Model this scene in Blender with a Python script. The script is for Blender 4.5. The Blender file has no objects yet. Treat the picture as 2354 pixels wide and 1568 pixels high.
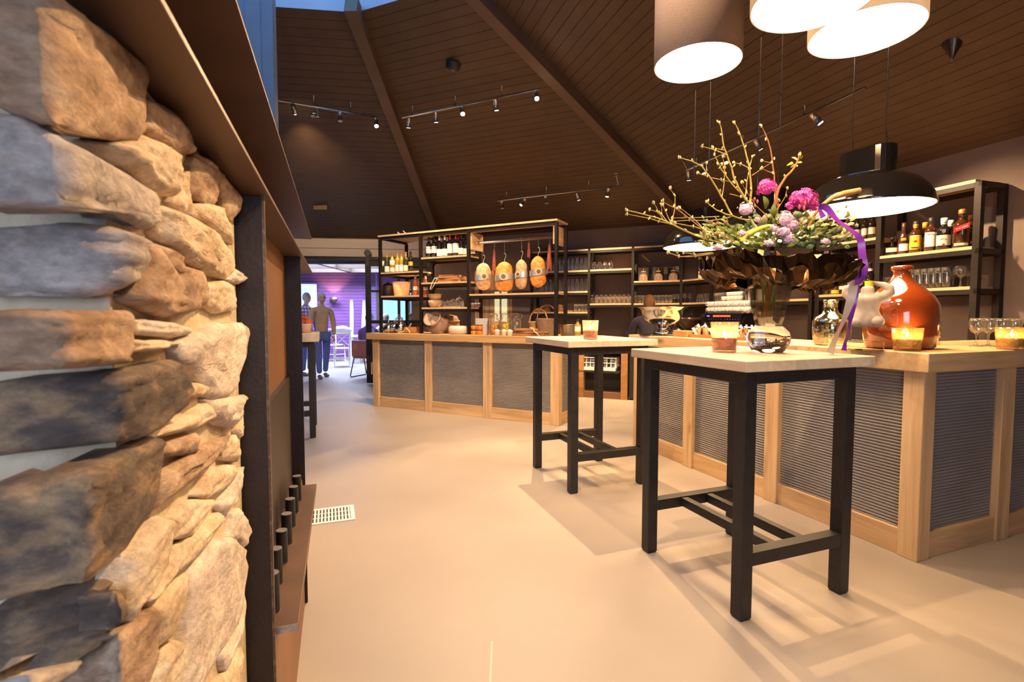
import bpy, math, random
from mathutils import Vector, Matrix, noise
random.seed(11)
SC = bpy.context.scene
COL = SC.collection
PI = math.pi

# ------------------------------------------------------------------ camera
EYE = 1.30
FPX, CU, CV = 1150.0, 1177.0, 784.0
PITCH = math.atan(60.0 / 1150.0)
cam = bpy.data.cameras.new('camera')
cam.sensor_width = 36.0
cam.lens = FPX / 2354.0 * 36.0
cam.clip_start = 0.02
cam.clip_end = 200
cam.dof.use_dof = True
cam.dof.focus_distance = 3.0
cam.dof.aperture_fstop = 9.0
camo = bpy.data.objects.new('camera', cam)
camo.location = (0, 0, EYE)
camo.rotation_euler = (PI / 2 - PITCH, 0, 0)
COL.objects.link(camo)
SC.camera = camo

# ------------------------------------------------------------------ view, sky
SC.view_settings.view_transform = 'Standard'
SC.view_settings.look = 'None'
SC.view_settings.gamma = 1.0
SC.view_settings.exposure = 0.44
SC.view_settings.use_curve_mapping = False
SC.cycles.use_denoising = True
SC.cycles.max_bounces = 7
SC.cycles.diffuse_bounces = 4
SC.cycles.glossy_bounces = 4
SC.cycles.transmission_bounces = 6
SC.cycles.transparent_max_bounces = 24
SC.cycles.sample_clamp_indirect = 4.0
SC.cycles.caustics_reflective = False
SC.cycles.caustics_refractive = False
world = bpy.data.worlds.new('overcast_sky')
SC.world = world
world.use_nodes = True
wb = world.node_tree.nodes['Background']
wb.inputs['Color'].default_value = (0.24, 0.51, 1.0, 1)
wb.inputs['Strength'].default_value = 2.4

def area_light(name, loc, target, sx, sy, power, color):
    l = bpy.data.lights.new(name, 'AREA')
    l.shape = 'RECTANGLE'; l.size = sx; l.size_y = sy; l.energy = power; l.color = color
    o = bpy.data.objects.new(name, l)
    o.location = loc
    o.rotation_euler = (Vector(target) - Vector(loc)).to_track_quat('-Z', 'Y').to_euler()
    COL.objects.link(o)
    return o
# daylight coming through the windows behind the photographer and into the side room
area_light('window_daylight', (.35, -1.92, 1.75), (-.5, 1.0, 1.2), 1.7, 1.5, 32, (0.97, 0.96, 1.0))
area_light('side_room_daylight', (-4.6, 12.9, 2.95), (-4.6, 12.8, 0), 2.6, 1.8, 430, (0.62, 0.74, 1.0))

WARM = (1.0, 0.645, 0.335)

# ------------------------------------------------------------------ pixel geometry (measured on the photograph)
def ray(u, v):
    a = (u - CU) / FPX; b = -(v - CV) / FPX
    c, s = math.cos(PITCH), math.sin(PITCH)
    return Vector((a, c + b * s, -s + b * c))
def at_z(u, v, z):
    r = ray(u, v); q = r * ((z - EYE) / r.z); q.z += EYE; return q
def at_y(u, v, y):
    r = ray(u, v); q = r * (y / r.y); q.z += EYE; return q
def at_plane(u, v, p0, nn):
    r = ray(u, v); t = (p0[0] * nn[0] + p0[1] * nn[1]) / (r.x * nn[0] + r.y * nn[1])
    q = r * t; q.z += EYE; return q
def at_plane3(u, v, p0, nn):
    r = ray(u, v); e = Vector((0, 0, EYE)); t = (Vector(p0) - e).dot(nn) / r.dot(nn)
    return e + r * t
def on_line(u, p0, a):
    """xy where the vertical plane through the eye and column u (at the horizon) meets the line p0 + t a"""
    k = (u - CU) / FPX
    t = (k * p0[1] - p0[0]) / (a[0] - k * a[1])
    return Vector((p0[0] + a[0] * t, p0[1] + a[1] * t))

# ------------------------------------------------------------------ mesh builder
class MB:
    def __init__(s): s.v = []; s.f = []; s.sm = []
    def add(s, vs, fs, smooth=False):
        o = len(s.v); s.v += [tuple(p) for p in vs]
        for f in fs: s.f.append(tuple(i + o for i in f)); s.sm.append(smooth)
        return s
    def box(s, x0, x1, y0, y1, z0, z1):
        vs = [(x, y, z) for z in (z0, z1) for y in (y0, y1) for x in (x0, x1)]
        return s.add(vs, [(0, 2, 3, 1), (4, 5, 7, 6), (0, 1, 5, 4), (2, 6, 7, 3), (0, 4, 6, 2), (1, 3, 7, 5)])
    def prism(s, poly, z0, z1):
        n = len(poly)
        a = sum(poly[i][0] * poly[(i + 1) % n][1] - poly[(i + 1) % n][0] * poly[i][1] for i in range(n))
        if a < 0: poly = poly[::-1]
        vs = [(p[0], p[1], z0) for p in poly] + [(p[0], p[1], z1) for p in poly]
        fs = [tuple(range(n))[::-1], tuple(range(n, 2 * n))]
        fs += [(i, (i + 1) % n, n + (i + 1) % n, n + i) for i in range(n)]
        return s.add(vs, fs)
    def tube(s, pts, rad, n=8, caps=True, smooth=True):
        pts = [Vector(p) for p in pts]
        if not hasattr(rad, '__len__'): rad = [rad] * len(pts)
        vs = []; up = None
        for i, p in enumerate(pts):
            t = (pts[min(i + 1, len(pts) - 1)] - pts[max(i - 1, 0)]).normalized()
            if up is None:
                up = Vector((0, 0, 1)) if abs(t.z) < .9 else Vector((1, 0, 0))
            x = t.cross(up)
            if x.length < 1e-4: x = t.orthogonal()
            x.normalize(); y = x.cross(t).normalized(); up = y
            for k in range(n):
                a = 2 * PI * k / n
                vs.append(p + (x * math.cos(a) + y * math.sin(a)) * rad[i])
        fs = []
        for i in range(len(pts) - 1):
            for k in range(n):
                k2 = (k + 1) % n
                fs.append((i * n + k, (i + 1) * n + k, (i + 1) * n + k2, i * n + k2))
        fs = [f[::-1] for f in fs]
        s.add(vs, fs, smooth)
        if caps:
            o = len(s.v) - len(vs)
            s.f.append(tuple(o + k for k in range(n))); s.sm.append(False)
            s.f.append(tuple(o + (len(pts) - 1) * n + k for k in range(n))[::-1]); s.sm.append(False)
        return s
    def cyl(s, p0, p1, r0, r1=None, n=16, caps=True):
        return s.tube([p0, p1], [r0, r0 if r1 is None else r1], n, caps)
    def lathe(s, prof, n=20, c=(0, 0, 0), smooth=True, sx=1, sy=1):
        vs = []
        for r, z in prof:
            for k in range(n):
                a = 2 * PI * k / n
                vs.append((c[0] + r * math.cos(a) * sx, c[1] + r * math.sin(a) * sy, c[2] + z))
        fs = []
        for i in range(len(prof) - 1):
            for k in range(n):
                k2 = (k + 1) % n
                fs.append((i * n + k, i * n + k2, (i + 1) * n + k2, (i + 1) * n + k))
        s.add(vs, fs, smooth)
        return s
    def ball(s, c, rx, ry=None, rz=None, nu=12, nv=8):
        ry = rx if ry is None else ry; rz = rx if rz is None else rz
        vs = [(c[0], c[1], c[2] - rz)]
        for j in range(1, nv):
            b = -PI / 2 + PI * j / nv
            for k in range(nu):
                a = 2 * PI * k / nu
                vs.append((c[0] + rx * math.cos(b) * math.cos(a), c[1] + ry * math.cos(b) * math.sin(a), c[2] + rz * math.sin(b)))
        vs.append((c[0], c[1], c[2] + rz)); L = len(vs) - 1
        fs = [(0, 1 + (k + 1) % nu, 1 + k) for k in range(nu)]
        for j in range(nv - 2):
            for k in range(nu):
                a = 1 + j * nu + k; b = 1 + j * nu + (k + 1) % nu
                fs.append((a, b, b + nu, a + nu))
        fs += [(L, L - nu + k, L - nu + (k + 1) % nu) for k in range(nu)]
        return s.add(vs, fs, True)
    def xf(s, m, start=0):
        s.v[start:] = [tuple(m @ Vector(p)) for p in s.v[start:]]
        return s
    def mesh(s, name, m=None):
        me = bpy.data.meshes.new(name)
        me.from_pydata(s.v, [], s.f)
        me.polygons.foreach_set('use_smooth', s.sm)
        if m: me.materials.append(m)
        me.validate(); me.update()
        return me

def link(name, data, parent=None, loc=None, rotz=0):
    o = bpy.data.objects.new(name, data); COL.objects.link(o)
    if parent: o.parent = parent
    if loc is not None: o.location = loc
    if rotz: o.rotation_euler = (0, 0, rotz)
    return o
def obj(name, mb, m, parent=None, loc=None, rotz=0, bevel=0, label=None):
    o = link(name, mb.mesh(name, m) if isinstance(mb, MB) else mb, parent, loc, rotz)
    if bevel:
        b = o.modifiers.new('edge', 'BEVEL'); b.width = bevel; b.segments = 2; b.limit_method = 'ANGLE'; b.angle_limit = math.radians(40)
    if label: o['label'] = label
    return o
def obj_w(name, mb, m, parent, bevel=0, label=None):
    """a part whose mesh is given in room coordinates, under an unrotated parent"""
    l = parent.location
    mb.v = [(p[0] - l.x, p[1] - l.y, p[2] - l.z) for p in mb.v]
    return obj(name, mb, m, parent, bevel=bevel, label=label)
def tag(o, label, cat, group=None):
    o['label'] = label; o['category'] = cat
    if group: o['group'] = group
    return o
def thing(name, label, cat, loc=(0, 0, 0), rotz=0, group=None):
    o = bpy.data.objects.new(name, None); COL.objects.link(o)
    o.empty_display_size = .05
    o.location = loc; o.rotation_euler = (0, 0, rotz)
    return tag(o, label, cat, group)
def struct(name, mb, m, parent=None, bevel=0):
    o = obj(name, mb, m, parent, bevel=bevel); o['kind'] = 'structure'; return o
def stuff(o): o['kind'] = 'stuff'; return o
def dup(root, loc, rotz=None, label=None, group=None, scale=None):
    r = root.copy(); COL.objects.link(r); r.location = loc
    if rotz is not None: r.rotation_euler = (0, 0, rotz)
    if label: r['label'] = label
    if group: r['group'] = group
    if scale: r.scale = scale
    for ch in KIDS.get(root.name, []):
        c = ch.copy(); COL.objects.link(c); c.parent = r
        for g in KIDS.get(ch.name, []):
            d = g.copy(); COL.objects.link(d); d.parent = c
    return r
KIDS = {}
def index_kids(root):
    KIDS[root.name] = [o for o in COL.objects if o.parent == root]
    for c in KIDS[root.name]:
        KIDS[c.name] = [o for o in COL.objects if o.parent == c]

# ------------------------------------------------------------------ materials
def nodes(name):
    m = bpy.data.materials.new(name); m.use_nodes = True
    nt = m.node_tree; b = nt.nodes['Principled BSDF']
    return m, nt, b
def N(nt, typ, **kw):
    n = nt.nodes.new(typ)
    for k, v in kw.items():
        if k in n.inputs: n.inputs[k].default_value = v
        else: setattr(n, k, v)
    return n
def col4(c): return (c[0], c[1], c[2], 1)
def pm(name, c1, c2=None, scale=8, rough=.5, metal=0, bump=0, detail=4, stretch=(1, 1, 1), coat=0, spec=.5, bscale=None, contrast=(.3, .7), rough2=None):
    """a procedural surface: two colours mixed by noise, with an optional noise relief"""
    m, nt, b = nodes(name)
    c2 = c2 or tuple(x * .8 for x in c1)
    tc = N(nt, 'ShaderNodeTexCoord'); mp = N(nt, 'ShaderNodeMapping'); mp.inputs['Scale'].default_value = stretch
    nt.links.new(tc.outputs['Object'], mp.inputs['Vector'])
    nz = N(nt, 'ShaderNodeTexNoise', Scale=scale, Detail=detail)
    nt.links.new(mp.outputs[0], nz.inputs['Vector'])
    cr = N(nt, 'ShaderNodeValToRGB')
    cr.color_ramp.elements[0].position = contrast[0]; cr.color_ramp.elements[1].position = contrast[1]
    cr.color_ramp.elements[0].color = col4(c1); cr.color_ramp.elements[1].color = col4(c2)
    nt.links.new(nz.outputs['Fac'], cr.inputs[0]); nt.links.new(cr.outputs[0], b.inputs['Base Color'])
    b.inputs['Roughness'].default_value = rough; b.inputs['Metallic'].default_value = metal
    b.inputs['Specular IOR Level'].default_value = spec
    if coat: b.inputs['Coat Weight'].default_value = coat; b.inputs['Coat Roughness'].default_value = .08
    if rough2 is not None:
        mr = N(nt, 'ShaderNodeMapRange'); mr.inputs['To Min'].default_value = rough; mr.inputs['To Max'].default_value = rough2
        nt.links.new(nz.outputs['Fac'], mr.inputs[0]); nt.links.new(mr.outputs[0], b.inputs['Roughness'])
    if bump:
        nb = nz
        if bscale:
            nb = N(nt, 'ShaderNodeTexNoise', Scale=bscale, Detail=6); nt.links.new(mp.outputs[0], nb.inputs['Vector'])
        bp = N(nt, 'ShaderNodeBump', Strength=bump, Distance=.01)
        nt.links.new(nb.outputs['Fac'], bp.inputs['Height']); nt.links.new(bp.outputs[0], b.inputs['Normal'])
    return m
def wood(name, c1, c2, axis=0, rough=.5, knots=True, scale=1.0, stave=0):
    m, nt, b = nodes(name)
    tc = N(nt, 'ShaderNodeTexCoord'); mp = N(nt, 'ShaderNodeMapping')
    st = [9 * scale] * 3; st[axis] = .7 * scale
    mp.inputs['Scale'].default_value = st
    nt.links.new(tc.outputs['Object'], mp.inputs['Vector'])
    n1 = N(nt, 'ShaderNodeTexNoise', Scale=1.6, Detail=7, Roughness=.62, Distortion=.6)
    nt.links.new(mp.outputs[0], n1.inputs['Vector'])
    cr = N(nt, 'ShaderNodeValToRGB'); e = cr.color_ramp.elements
    e[0].position = .32; e[1].position = .68; e[0].color = col4(c2); e[1].color = col4(c1)
    nt.links.new(n1.outputs['Fac'], cr.inputs[0])
    out = cr.outputs[0]
    if stave:
        mp3 = N(nt, 'ShaderNodeMapping'); s3 = [stave] * 3; s3[axis] = .9; mp3.inputs['Scale'].default_value = s3
        nt.links.new(tc.outputs['Object'], mp3.inputs['Vector'])
        sn = N(nt, 'ShaderNodeVectorMath', operation='FLOOR'); nt.links.new(mp3.outputs[0], sn.inputs[0])
        wn = N(nt, 'ShaderNodeTexWhiteNoise'); nt.links.new(sn.outputs[0], wn.inputs['Vector'])
        mr = N(nt, 'ShaderNodeMapRange'); mr.inputs['To Min'].default_value = .78; mr.inputs['To Max'].default_value = 1.08
        nt.links.new(wn.outputs['Value'], mr.inputs[0])
        mx = N(nt, 'ShaderNodeMix', data_type='RGBA', blend_type='MULTIPLY'); mx.inputs[0].default_value = 1
        nt.links.new(out, mx.inputs[6]); nt.links.new(mr.outputs[0], mx.inputs[7]); out = mx.outputs[2]
    if knots:
        mp2 = N(nt, 'ShaderNodeMapping'); s2 = [5.5] * 3; s2[axis] = 2.2; mp2.inputs['Scale'].default_value = s2
        nt.links.new(tc.outputs['Object'], mp2.inputs['Vector'])
        vo = N(nt, 'ShaderNodeTexVoronoi', Scale=.9); nt.links.new(mp2.outputs[0], vo.inputs['Vector'])
        k = N(nt, 'ShaderNodeValToRGB'); k.color_ramp.elements[0].position = .04; k.color_ramp.elements[1].position = .16
        k.color_ramp.elements[0].color = (.30, .17, .09, 1); k.color_ramp.elements[1].color = (1, 1, 1, 1)
        nt.links.new(vo.outputs['Distance'], k.inputs[0])
        mx = N(nt, 'ShaderNodeMix', data_type='RGBA', blend_type='MULTIPLY'); mx.inputs[0].default_value = .75
        nt.links.new(out, mx.inputs[6]); nt.links.new(k.outputs[0], mx.inputs[7]); out = mx.outputs[2]
    nt.links.new(out, b.inputs['Base Color'])
    b.inputs['Roughness'].default_value = rough
    bp = N(nt, 'ShaderNodeBump', Strength=.12, Distance=.004)
    nt.links.new(n1.outputs['Fac'], bp.inputs['Height']); nt.links.new(bp.outputs[0], b.inputs['Normal'])
    return m
def glow(name, c, strength):
    m, nt, b = nodes(name)
    b.inputs['Base Color'].default_value = col4(c)
    b.inputs['Emission Color'].default_value = col4(c); b.inputs['Emission Strength'].default_value = strength
    return m
def thin_glass(name, tint=(1, 1, 1), refl=.06, rough=.02, bumps=0, edge=.35, glow_c=None, glow_k=.17):
    m, nt, b = nodes(name)
    nt.nodes.remove(b); out = nt.nodes['Material Output']
    tr = N(nt, 'ShaderNodeBsdfTransparent', Color=col4(tint)); gl = N(nt, 'ShaderNodeBsdfGlossy', Roughness=rough)
    lw = N(nt, 'ShaderNodeLayerWeight', Blend=edge)
    mr = N(nt, 'ShaderNodeMapRange'); mr.inputs['To Min'].default_value = refl; mr.inputs['To Max'].default_value = .75
    nt.links.new(lw.outputs['Fresnel'], mr.inputs[0])
    mix = N(nt, 'ShaderNodeMixShader')
    nt.links.new(mr.outputs[0], mix.inputs[0]); nt.links.new(tr.outputs[0], mix.inputs[1]); nt.links.new(gl.outputs[0], mix.inputs[2])
    res = mix.outputs[0]
    if glow_c:   # frosted facets pass some of the candle's light on
        tl = N(nt, 'ShaderNodeBsdfTranslucent', Color=col4(glow_c)); m2 = N(nt, 'ShaderNodeMixShader'); m2.inputs[0].default_value = glow_k
        nt.links.new(res, m2.inputs[1]); nt.links.new(tl.outputs[0], m2.inputs[2]); res = m2.outputs[0]
    nt.links.new(res, out.inputs['Surface'])
    if bumps:
        vo = N(nt, 'ShaderNodeTexVoronoi', Scale=bumps); tc = N(nt, 'ShaderNodeTexCoord')
        nt.links.new(tc.outputs['Object'], vo.inputs['Vector'])
        bp = N(nt, 'ShaderNodeBump', Strength=.9, Distance=.006); nt.links.new(vo.outputs['Distance'], bp.inputs['Height'])
        nt.links.new(bp.outputs[0], gl.inputs['Normal']); nt.links.new(bp.outputs[0], lw.inputs['Normal'])
    return m
def solid_glass(name, c=(1, 1, 1), rough=0.0, ior=1.45):
    m, nt, b = nodes(name)
    b.inputs['Base Color'].default_value = col4(c); b.inputs['Roughness'].default_value = rough
    b.inputs['Transmission Weight'].default_value = 1; b.inputs['IOR'].default_value = ior
    return m

M = {}
M['oak_x'] = wood('oak_x', (.70, .48, .26), (.43, .255, .115), 0)
M['oak_y'] = wood('oak_y', (.70, .48, .26), (.43, .255, .115), 1)
M['oak_z'] = wood('oak_z', (.72, .51, .29), (.45, .275, .13), 2)
M['bleached_y'] = wood('bleached_oak', (.76, .62, .45), (.56, .42, .28), 1, .55, False, 1.0, 9)
M['shelf_oak'] = wood('shelf_oak', (.64, .46, .27), (.50, .33, .18), 1, .55, False)
M['board_oak'] = wood('board_oak', (.42, .22, .09), (.28, .13, .05), 0, .5, False)
M['steel'] = pm('black_steel', (.020, .018, .019), (.034, .030, .030), 30, .38, .3, rough2=.55, spec=.45)
M['rack_steel'] = pm('black_rack_steel', (.010, .007, .0065), (.016, .011, .010), 25, .5, spec=.3)
M['plate_steel'] = pm('hot_rolled_plate', (.085, .042, .023), (.125, .064, .035), 9, .42, .25, rough2=.6)
M['dark_plate'] = pm('dark_hot_rolled_plate', (.016, .009, .008), (.027, .017, .014), 14, .5, .25, bump=.12, bscale=90)
M['panel_brown'] = pm('warm_brown_plate', (.20, .085, .03), (.25, .11, .04), 4, .5, .2)
M['chrome'] = pm('polished_steel', (.75, .72, .68), (.65, .62, .58), 20, .12, 1)
M['nickel'] = pm('brushed_nickel', (.55, .52, .48), (.45, .43, .40), 40, .3, 1)
M['cut_steel'] = pm('sawn_steel', (.5, .48, .46), (.35, .33, .32), 120, .4, 1)
M['floor'] = pm('cast_floor', (.335, .285, .242), (.385, .33, .282), 1.3, .42, 0, detail=8, rough2=.58, bump=.02, bscale=40)
M['concrete'] = pm('troweled_concrete', (.125, .087, .070), (.19, .143, .122), 1.6, .72, 0, detail=9, bump=.12, bscale=18)
M['ceiling'] = pm('stained_ceiling', (.060, .035, .022), (.076, .046, .030), 5, .62, stretch=(1, 1, 1))
M['beam'] = pm('stained_beam', (.085, .053, .037), (.10, .065, .047), 4, .6)
M['cream'] = pm('cream_board', (.50, .43, .38), (.56, .49, .43), 3, .6)
M['white_paint'] = pm('white_paint', (.72, .72, .72), (.78, .78, .78), 6, .5)
M['ceramic'] = pm('white_ceramic', (.80, .78, .75), (.84, .82, .79), 5, .25, coat=.3)
M['rib'] = pm('ribbed_fibre_panel', (.20, .178, .165), (.26, .235, .22), 3, .75, detail=6)
M['mortar'] = pm('sandy_mortar', (.46, .37, .25), (.58, .48, .34), 26, .95, bump=.8, detail=8, bscale=45)
M['gloss_black'] = pm('glossy_black_enamel', (.008, .007, .007), (.010, .009, .009), 10, .08, coat=.6)
M['lamp_white'] = pm('white_enamel_inside', (.85, .82, .76), (.88, .85, .79), 6, .5)
M['black'] = pm('matt_black', (.015, .013, .013), (.022, .02, .02), 20, .5)
M['paper'] = pm('paper', (.80, .76, .70), (.85, .81, .75), 12, .8)
M['kraft'] = pm('kraft_paper', (.35, .24, .18), (.45, .33, .25), 9, .8, bump=.3)
M['wicker'] = pm('wicker', (.20, .12, .075), (.30, .19, .12), 60, .75, bump=.5)
M['wicker_light'] = pm('pale_wicker', (.50, .30, .11), (.60, .38, .16), 60, .7, bump=.5)
M['string'] = pm('white_string', (.80, .66, .48), (.7, .56, .4), 50, .8)
M['glass'] = thin_glass('clear_glass', (.97, .97, .96), .07, glow_c=(.9, .9, .88), glow_k=.07)
M['window_glass'] = thin_glass('window_glass', (.96, .98, .98), .04, edge=.2)
M['vase_glass'] = solid_glass('thick_vase_glass', (.98, .97, .95))
M['water'] = thin_glass('vase_water', (.93, .92, .80), .04)
M['votive'] = thin_glass('pressed_votive_glass', (1.0, .90, .78), .10, .06, 42, glow_c=(.95, .70, .50))
M['votive_amber'] = thin_glass('amber_votive_glass', (1.0, .88, .62), .10, .06, 42, glow_c=(.95, .62, .25), glow_k=.12)
M['green_glass'] = pm('green_bottle_glass', (.030, .034, .008), (.045, .05, .012), 4, .06, coat=.4)
M['yellow_glass'] = pm('straw_wine_bottle', (.35, .24, .03), (.42, .30, .05), 4, .06, coat=.4)
M['dark_glass'] = pm('dark_bottle_glass', (.012, .008, .007), (.016, .011, .009), 4, .06, coat=.4)
M['rose_glass'] = pm('rose_wine_bottle', (.45, .10, .03), (.5, .13, .04), 4, .06, coat=.4)
M['amber_glass'] = pm('amber_bottle_glass', (.038, .012, .004), (.06, .020, .006), 4, .06, coat=.4)
M['demijohn'] = pm('rust_red_glass', (.145, .026, .005), (.18, .034, .007), 2, .07, coat=.8)
M['stone_fig'] = pm('grey_soapstone', (.30, .24, .20), (.40, .33, .28), 14, .65, bump=.15)
M['purple_board'] = pm('purple_board', (.22, .075, .26), (.26, .095, .31), 3, .55)
M['flame'] = glow('candle_flame', (1.0, .62, .22), 60)
M['lens_lit'] = glow('lit_spot_lens', (1.0, .80, .52), 90)
M['lens_dim'] = glow('dim_spot_lens', (1.0, .70, .40), 6)
M['lens_off'] = pm('spot_lens', (.5, .46, .42), (.45, .42, .38), 10, .2)
M['lamp_disc'] = glow('lamp_diffuser', (1.0, .68, .37), 40)
M['pend_disc'] = glow('pendant_diffuser', (1.0, .66, .34), 30)
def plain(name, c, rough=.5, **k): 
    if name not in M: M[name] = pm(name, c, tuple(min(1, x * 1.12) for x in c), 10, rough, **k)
    return M[name]

# ================================================================== THE ROOM: an eight-sided hall under a pyramid roof
K = [(-5.5, 9.05), (-1.35, 9.54), (2.85, 7.78), (4.54, 2.57), (2.6, -1.3), (-2.0, -2.9), (-6.2, -.6), (-7.4, 4.05)]
EAVE = 2.72
APEX = at_y(606, -543, 3.3)
FCUT = .735
def kz(i, z=EAVE): return Vector((K[i % 8][0], K[i % 8][1], z))

fl = MB(); fl.add([(-9, -4, 0), (6.5, -4, 0), (6.5, 17, 0), (-9, 17, 0)], [(0, 1, 2, 3)])
struct('floor', fl, M['floor'])

def wall_strip(mb, a, b, z0, z1, th=.12):
    """a wall slab whose inside face runs a -> b, thickness outwards"""
    a = Vector(a); b = Vector(b); d = (b - a).normalized(); n = Vector((-d.y, d.x))
    if n.dot(Vector((-1.5, 3.4)) - (a + b) / 2) > 0: n = -n
    mb.prism([tuple(a), tuple(b), tuple(b + n * th), tuple(a + n * th)], z0, z1)
    return mb
def lerp2(a, b, t): return (a[0] + (b[0] - a[0]) * t, a[1] + (b[1] - a[1]) * t)

# --- wall with the doorway to the side room (K0 -> K1)
Wd = (Vector(K[1]) - Vector(K[0])).normalized()
wl = MB()
DOOR_T0 = .8; DOOR_T1 = 3.62; LINTEL = 2.34
pW = lambda t: (K[0][0] + Wd.x * t, K[0][1] + Wd.y * t)
Lw = (Vector(K[1]) - Vector(K[0])).length
wall_strip(wl, pW(0), pW(DOOR_T0), 0, LINTEL)
wall_strip(wl, pW(DOOR_T1), pW(Lw), 0, LINTEL)
wall_strip(wl, pW(0), pW(Lw), LINTEL, EAVE + .05)
ww = struct('wall_doorway', wl, M['concrete'])
for z0, z1 in ((2.355, 2.52), (2.527, 2.70)):
    b = MB(); nn = Vector((Wd.y, -Wd.x)) * .025
    a0, a1 = Vector(pW(.1)), Vector(pW(Lw - .03))
    b.prism([tuple(a0), tuple(a1), tuple(a1 + nn), tuple(a0 + nn)], z0, z1)
    obj('plank', b, M['cream'], ww, bevel=.003)
# --- concrete walls
wa = MB()
Ad = (Vector(K[2]) - Vector(K[1])).normalized(); La = (Vector(K[2]) - Vector(K[1])).length
pA = lambda t: (K[1][0] + Ad.x * t, K[1][1] + Ad.y * t)
tD0 = (on_line(1092, K[1], Ad) - Vector(K[1])).length; tD1 = (on_line(1178, K[1], Ad) - Vector(K[1])).length
wall_strip(wa, pA(0), pA(tD0), 0, 2.1); wall_strip(wa, pA(tD1), pA(La), 0, 2.1); wall_strip(wa, pA(0), pA(La), 2.1, EAVE + .05)
struct('wall_back', wa, M['concrete'])
wbm = MB(); wall_strip(wbm, K[2], K[3], 0, EAVE + .05); struct('wall_right', wbm, M['concrete'])
wc = MB(); wall_strip(wc, K[3], K[4], 0, EAVE + .05); struct('wall_front_right', wc, M['concrete'])
wd = MB(); 
kA, kB = lerp2(K[4], K[5], .28), lerp2(K[4], K[5], .72)
wall_strip(wd, K[4], kA, 0, EAVE + .05); wall_strip(wd, kB, K[5], 0, EAVE + .05); wall_strip(wd, kA, kB, 0, .8); wall_strip(wd, kA, kB, 2.5, EAVE + .05)
gw4 = MB(); wall_strip(gw4, kA, kB, .8, 2.5, .01); struct('window_4', gw4, M['window_glass']); struct('wall_front', wd, M['concrete'])
we = MB()
wall_strip(we, K[5], K[6], 0, .45); wall_strip(we, K[5], K[6], 2.45, EAVE + .05)
wall_strip(we, K[5], lerp2(K[5], K[6], .2), .45, 2.45); wall_strip(we, lerp2(K[5], K[6], .85), K[6], .45, 2.45)
struct('wall_window', we, M['concrete'])
gw = MB(); wall_strip(gw, lerp2(K[5], K[6], .2), lerp2(K[5], K[6], .85), .45, 2.45, .01); struct('window_1', gw, M['window_glass'])
wf = MB(); wall_strip(wf, K[6], K[7], 0, EAVE + .05); struct('wall_left', wf, M['concrete'])
wg = MB(); wall_strip(wg, K[7], K[0], 0, EAVE + .05); struct('wall_far_left', wg, M['concrete'])

# plank door with glass panes in the back wall, ajar light behind it
dr = MB(); dA = Vector(Ad); dN = Vector((-Ad.y, Ad.x))
def quadbar(mb, t0, t1, z0, z1, off0=-.01, off1=.05, p=pA, n=dN):
    a, b = Vector(p(t0)), Vector(p(t1))
    return mb.prism([tuple(a + n * off0), tuple(b + n * off0), tuple(b + n * off1), tuple(a + n * off1)], z0, z1)
door = thing('plank_door', 'warm plank door with two glass panes in the back wall behind the hanging hams', 'door', (0, 0, 0))
door['kind'] = 'structure'; del door['category']
door.name = 'door_1'
tw0 = (on_line(1137, K[1], Ad) - Vector(K[1])).length; tw1 = (on_line(1166, K[1], Ad) - Vector(K[1])).length
npl = 6
for i in range(npl):
    t0 = tD0 + (tw0 - tD0) * i / 4 if i < 4 else tw1 + (tD1 - tw1) * (i - 4) / 2
    t1 = tD0 + (tw0 - tD0) * (i + 1) / 4 if i < 4 else tw1 + (tD1 - tw1) * (i - 3) / 2
    obj('plank', quadbar(MB(), t0 + .004, t1 - .004, .01, 2.1), M['oak_z'], door)
obj('plank', quadbar(MB(), tw0, tw1, .01, 1.18), M['oak_z'], door); obj('plank', quadbar(MB(), tw0, tw1, 1.72, 2.1), M['oak_z'], door)
tm = (tw0 + tw1) / 2 - .02
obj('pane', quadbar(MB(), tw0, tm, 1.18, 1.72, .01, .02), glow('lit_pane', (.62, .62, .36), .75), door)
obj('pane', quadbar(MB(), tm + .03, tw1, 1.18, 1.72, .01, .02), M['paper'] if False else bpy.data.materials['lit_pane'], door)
obj('glazing_bar', quadbar(MB(), tm, tm + .03, 1.18, 1.72, -.01, .03), M['oak_z'], door)

# --- ceiling: planked pyramid sectors, open skylight at the top
ceil_b = MB()
for i in range(8):
    a, b = kz(i), kz(i + 1)
    c, d = b.lerp(APEX, FCUT), a.lerp(APEX, FCUT)
    up = Vector((0, 0, .03))
    ceil_b.add([a + up, b + up, c + up, d + up], [(0, 1, 2, 3)])
ceil = struct('ceiling', ceil_b, M['ceiling'])
for i, npk in ((7, 30), (0, 44), (1, 44), (2, 44), (3, 36)):
    a, b = kz(i), kz(i + 1)
    nrm = (b - a).cross(APEX - a).normalized()
    if nrm.z > 0: nrm = -nrm
    for k in range(npk):
        f0 = FCUT * k / npk; f1 = FCUT * (k + 1) / npk
        g = .0022 / (APEX - (a + b) / 2).length
        q = [a.lerp(APEX, f0 + g), b.lerp(APEX, f0 + g), b.lerp(APEX, f1 - g), a.lerp(APEX, f1 - g)]
        lo = [p + nrm * .000 for p in q]; hi = [p - nrm * .02 for p in q]
        obj('plank', MB().add(lo + hi, [(0, 1, 2, 3), (0, 4, 5, 1), (1, 5, 6, 2), (2, 6, 7, 3), (3, 7, 4, 0)]), M['ceiling'], ceil)
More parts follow.
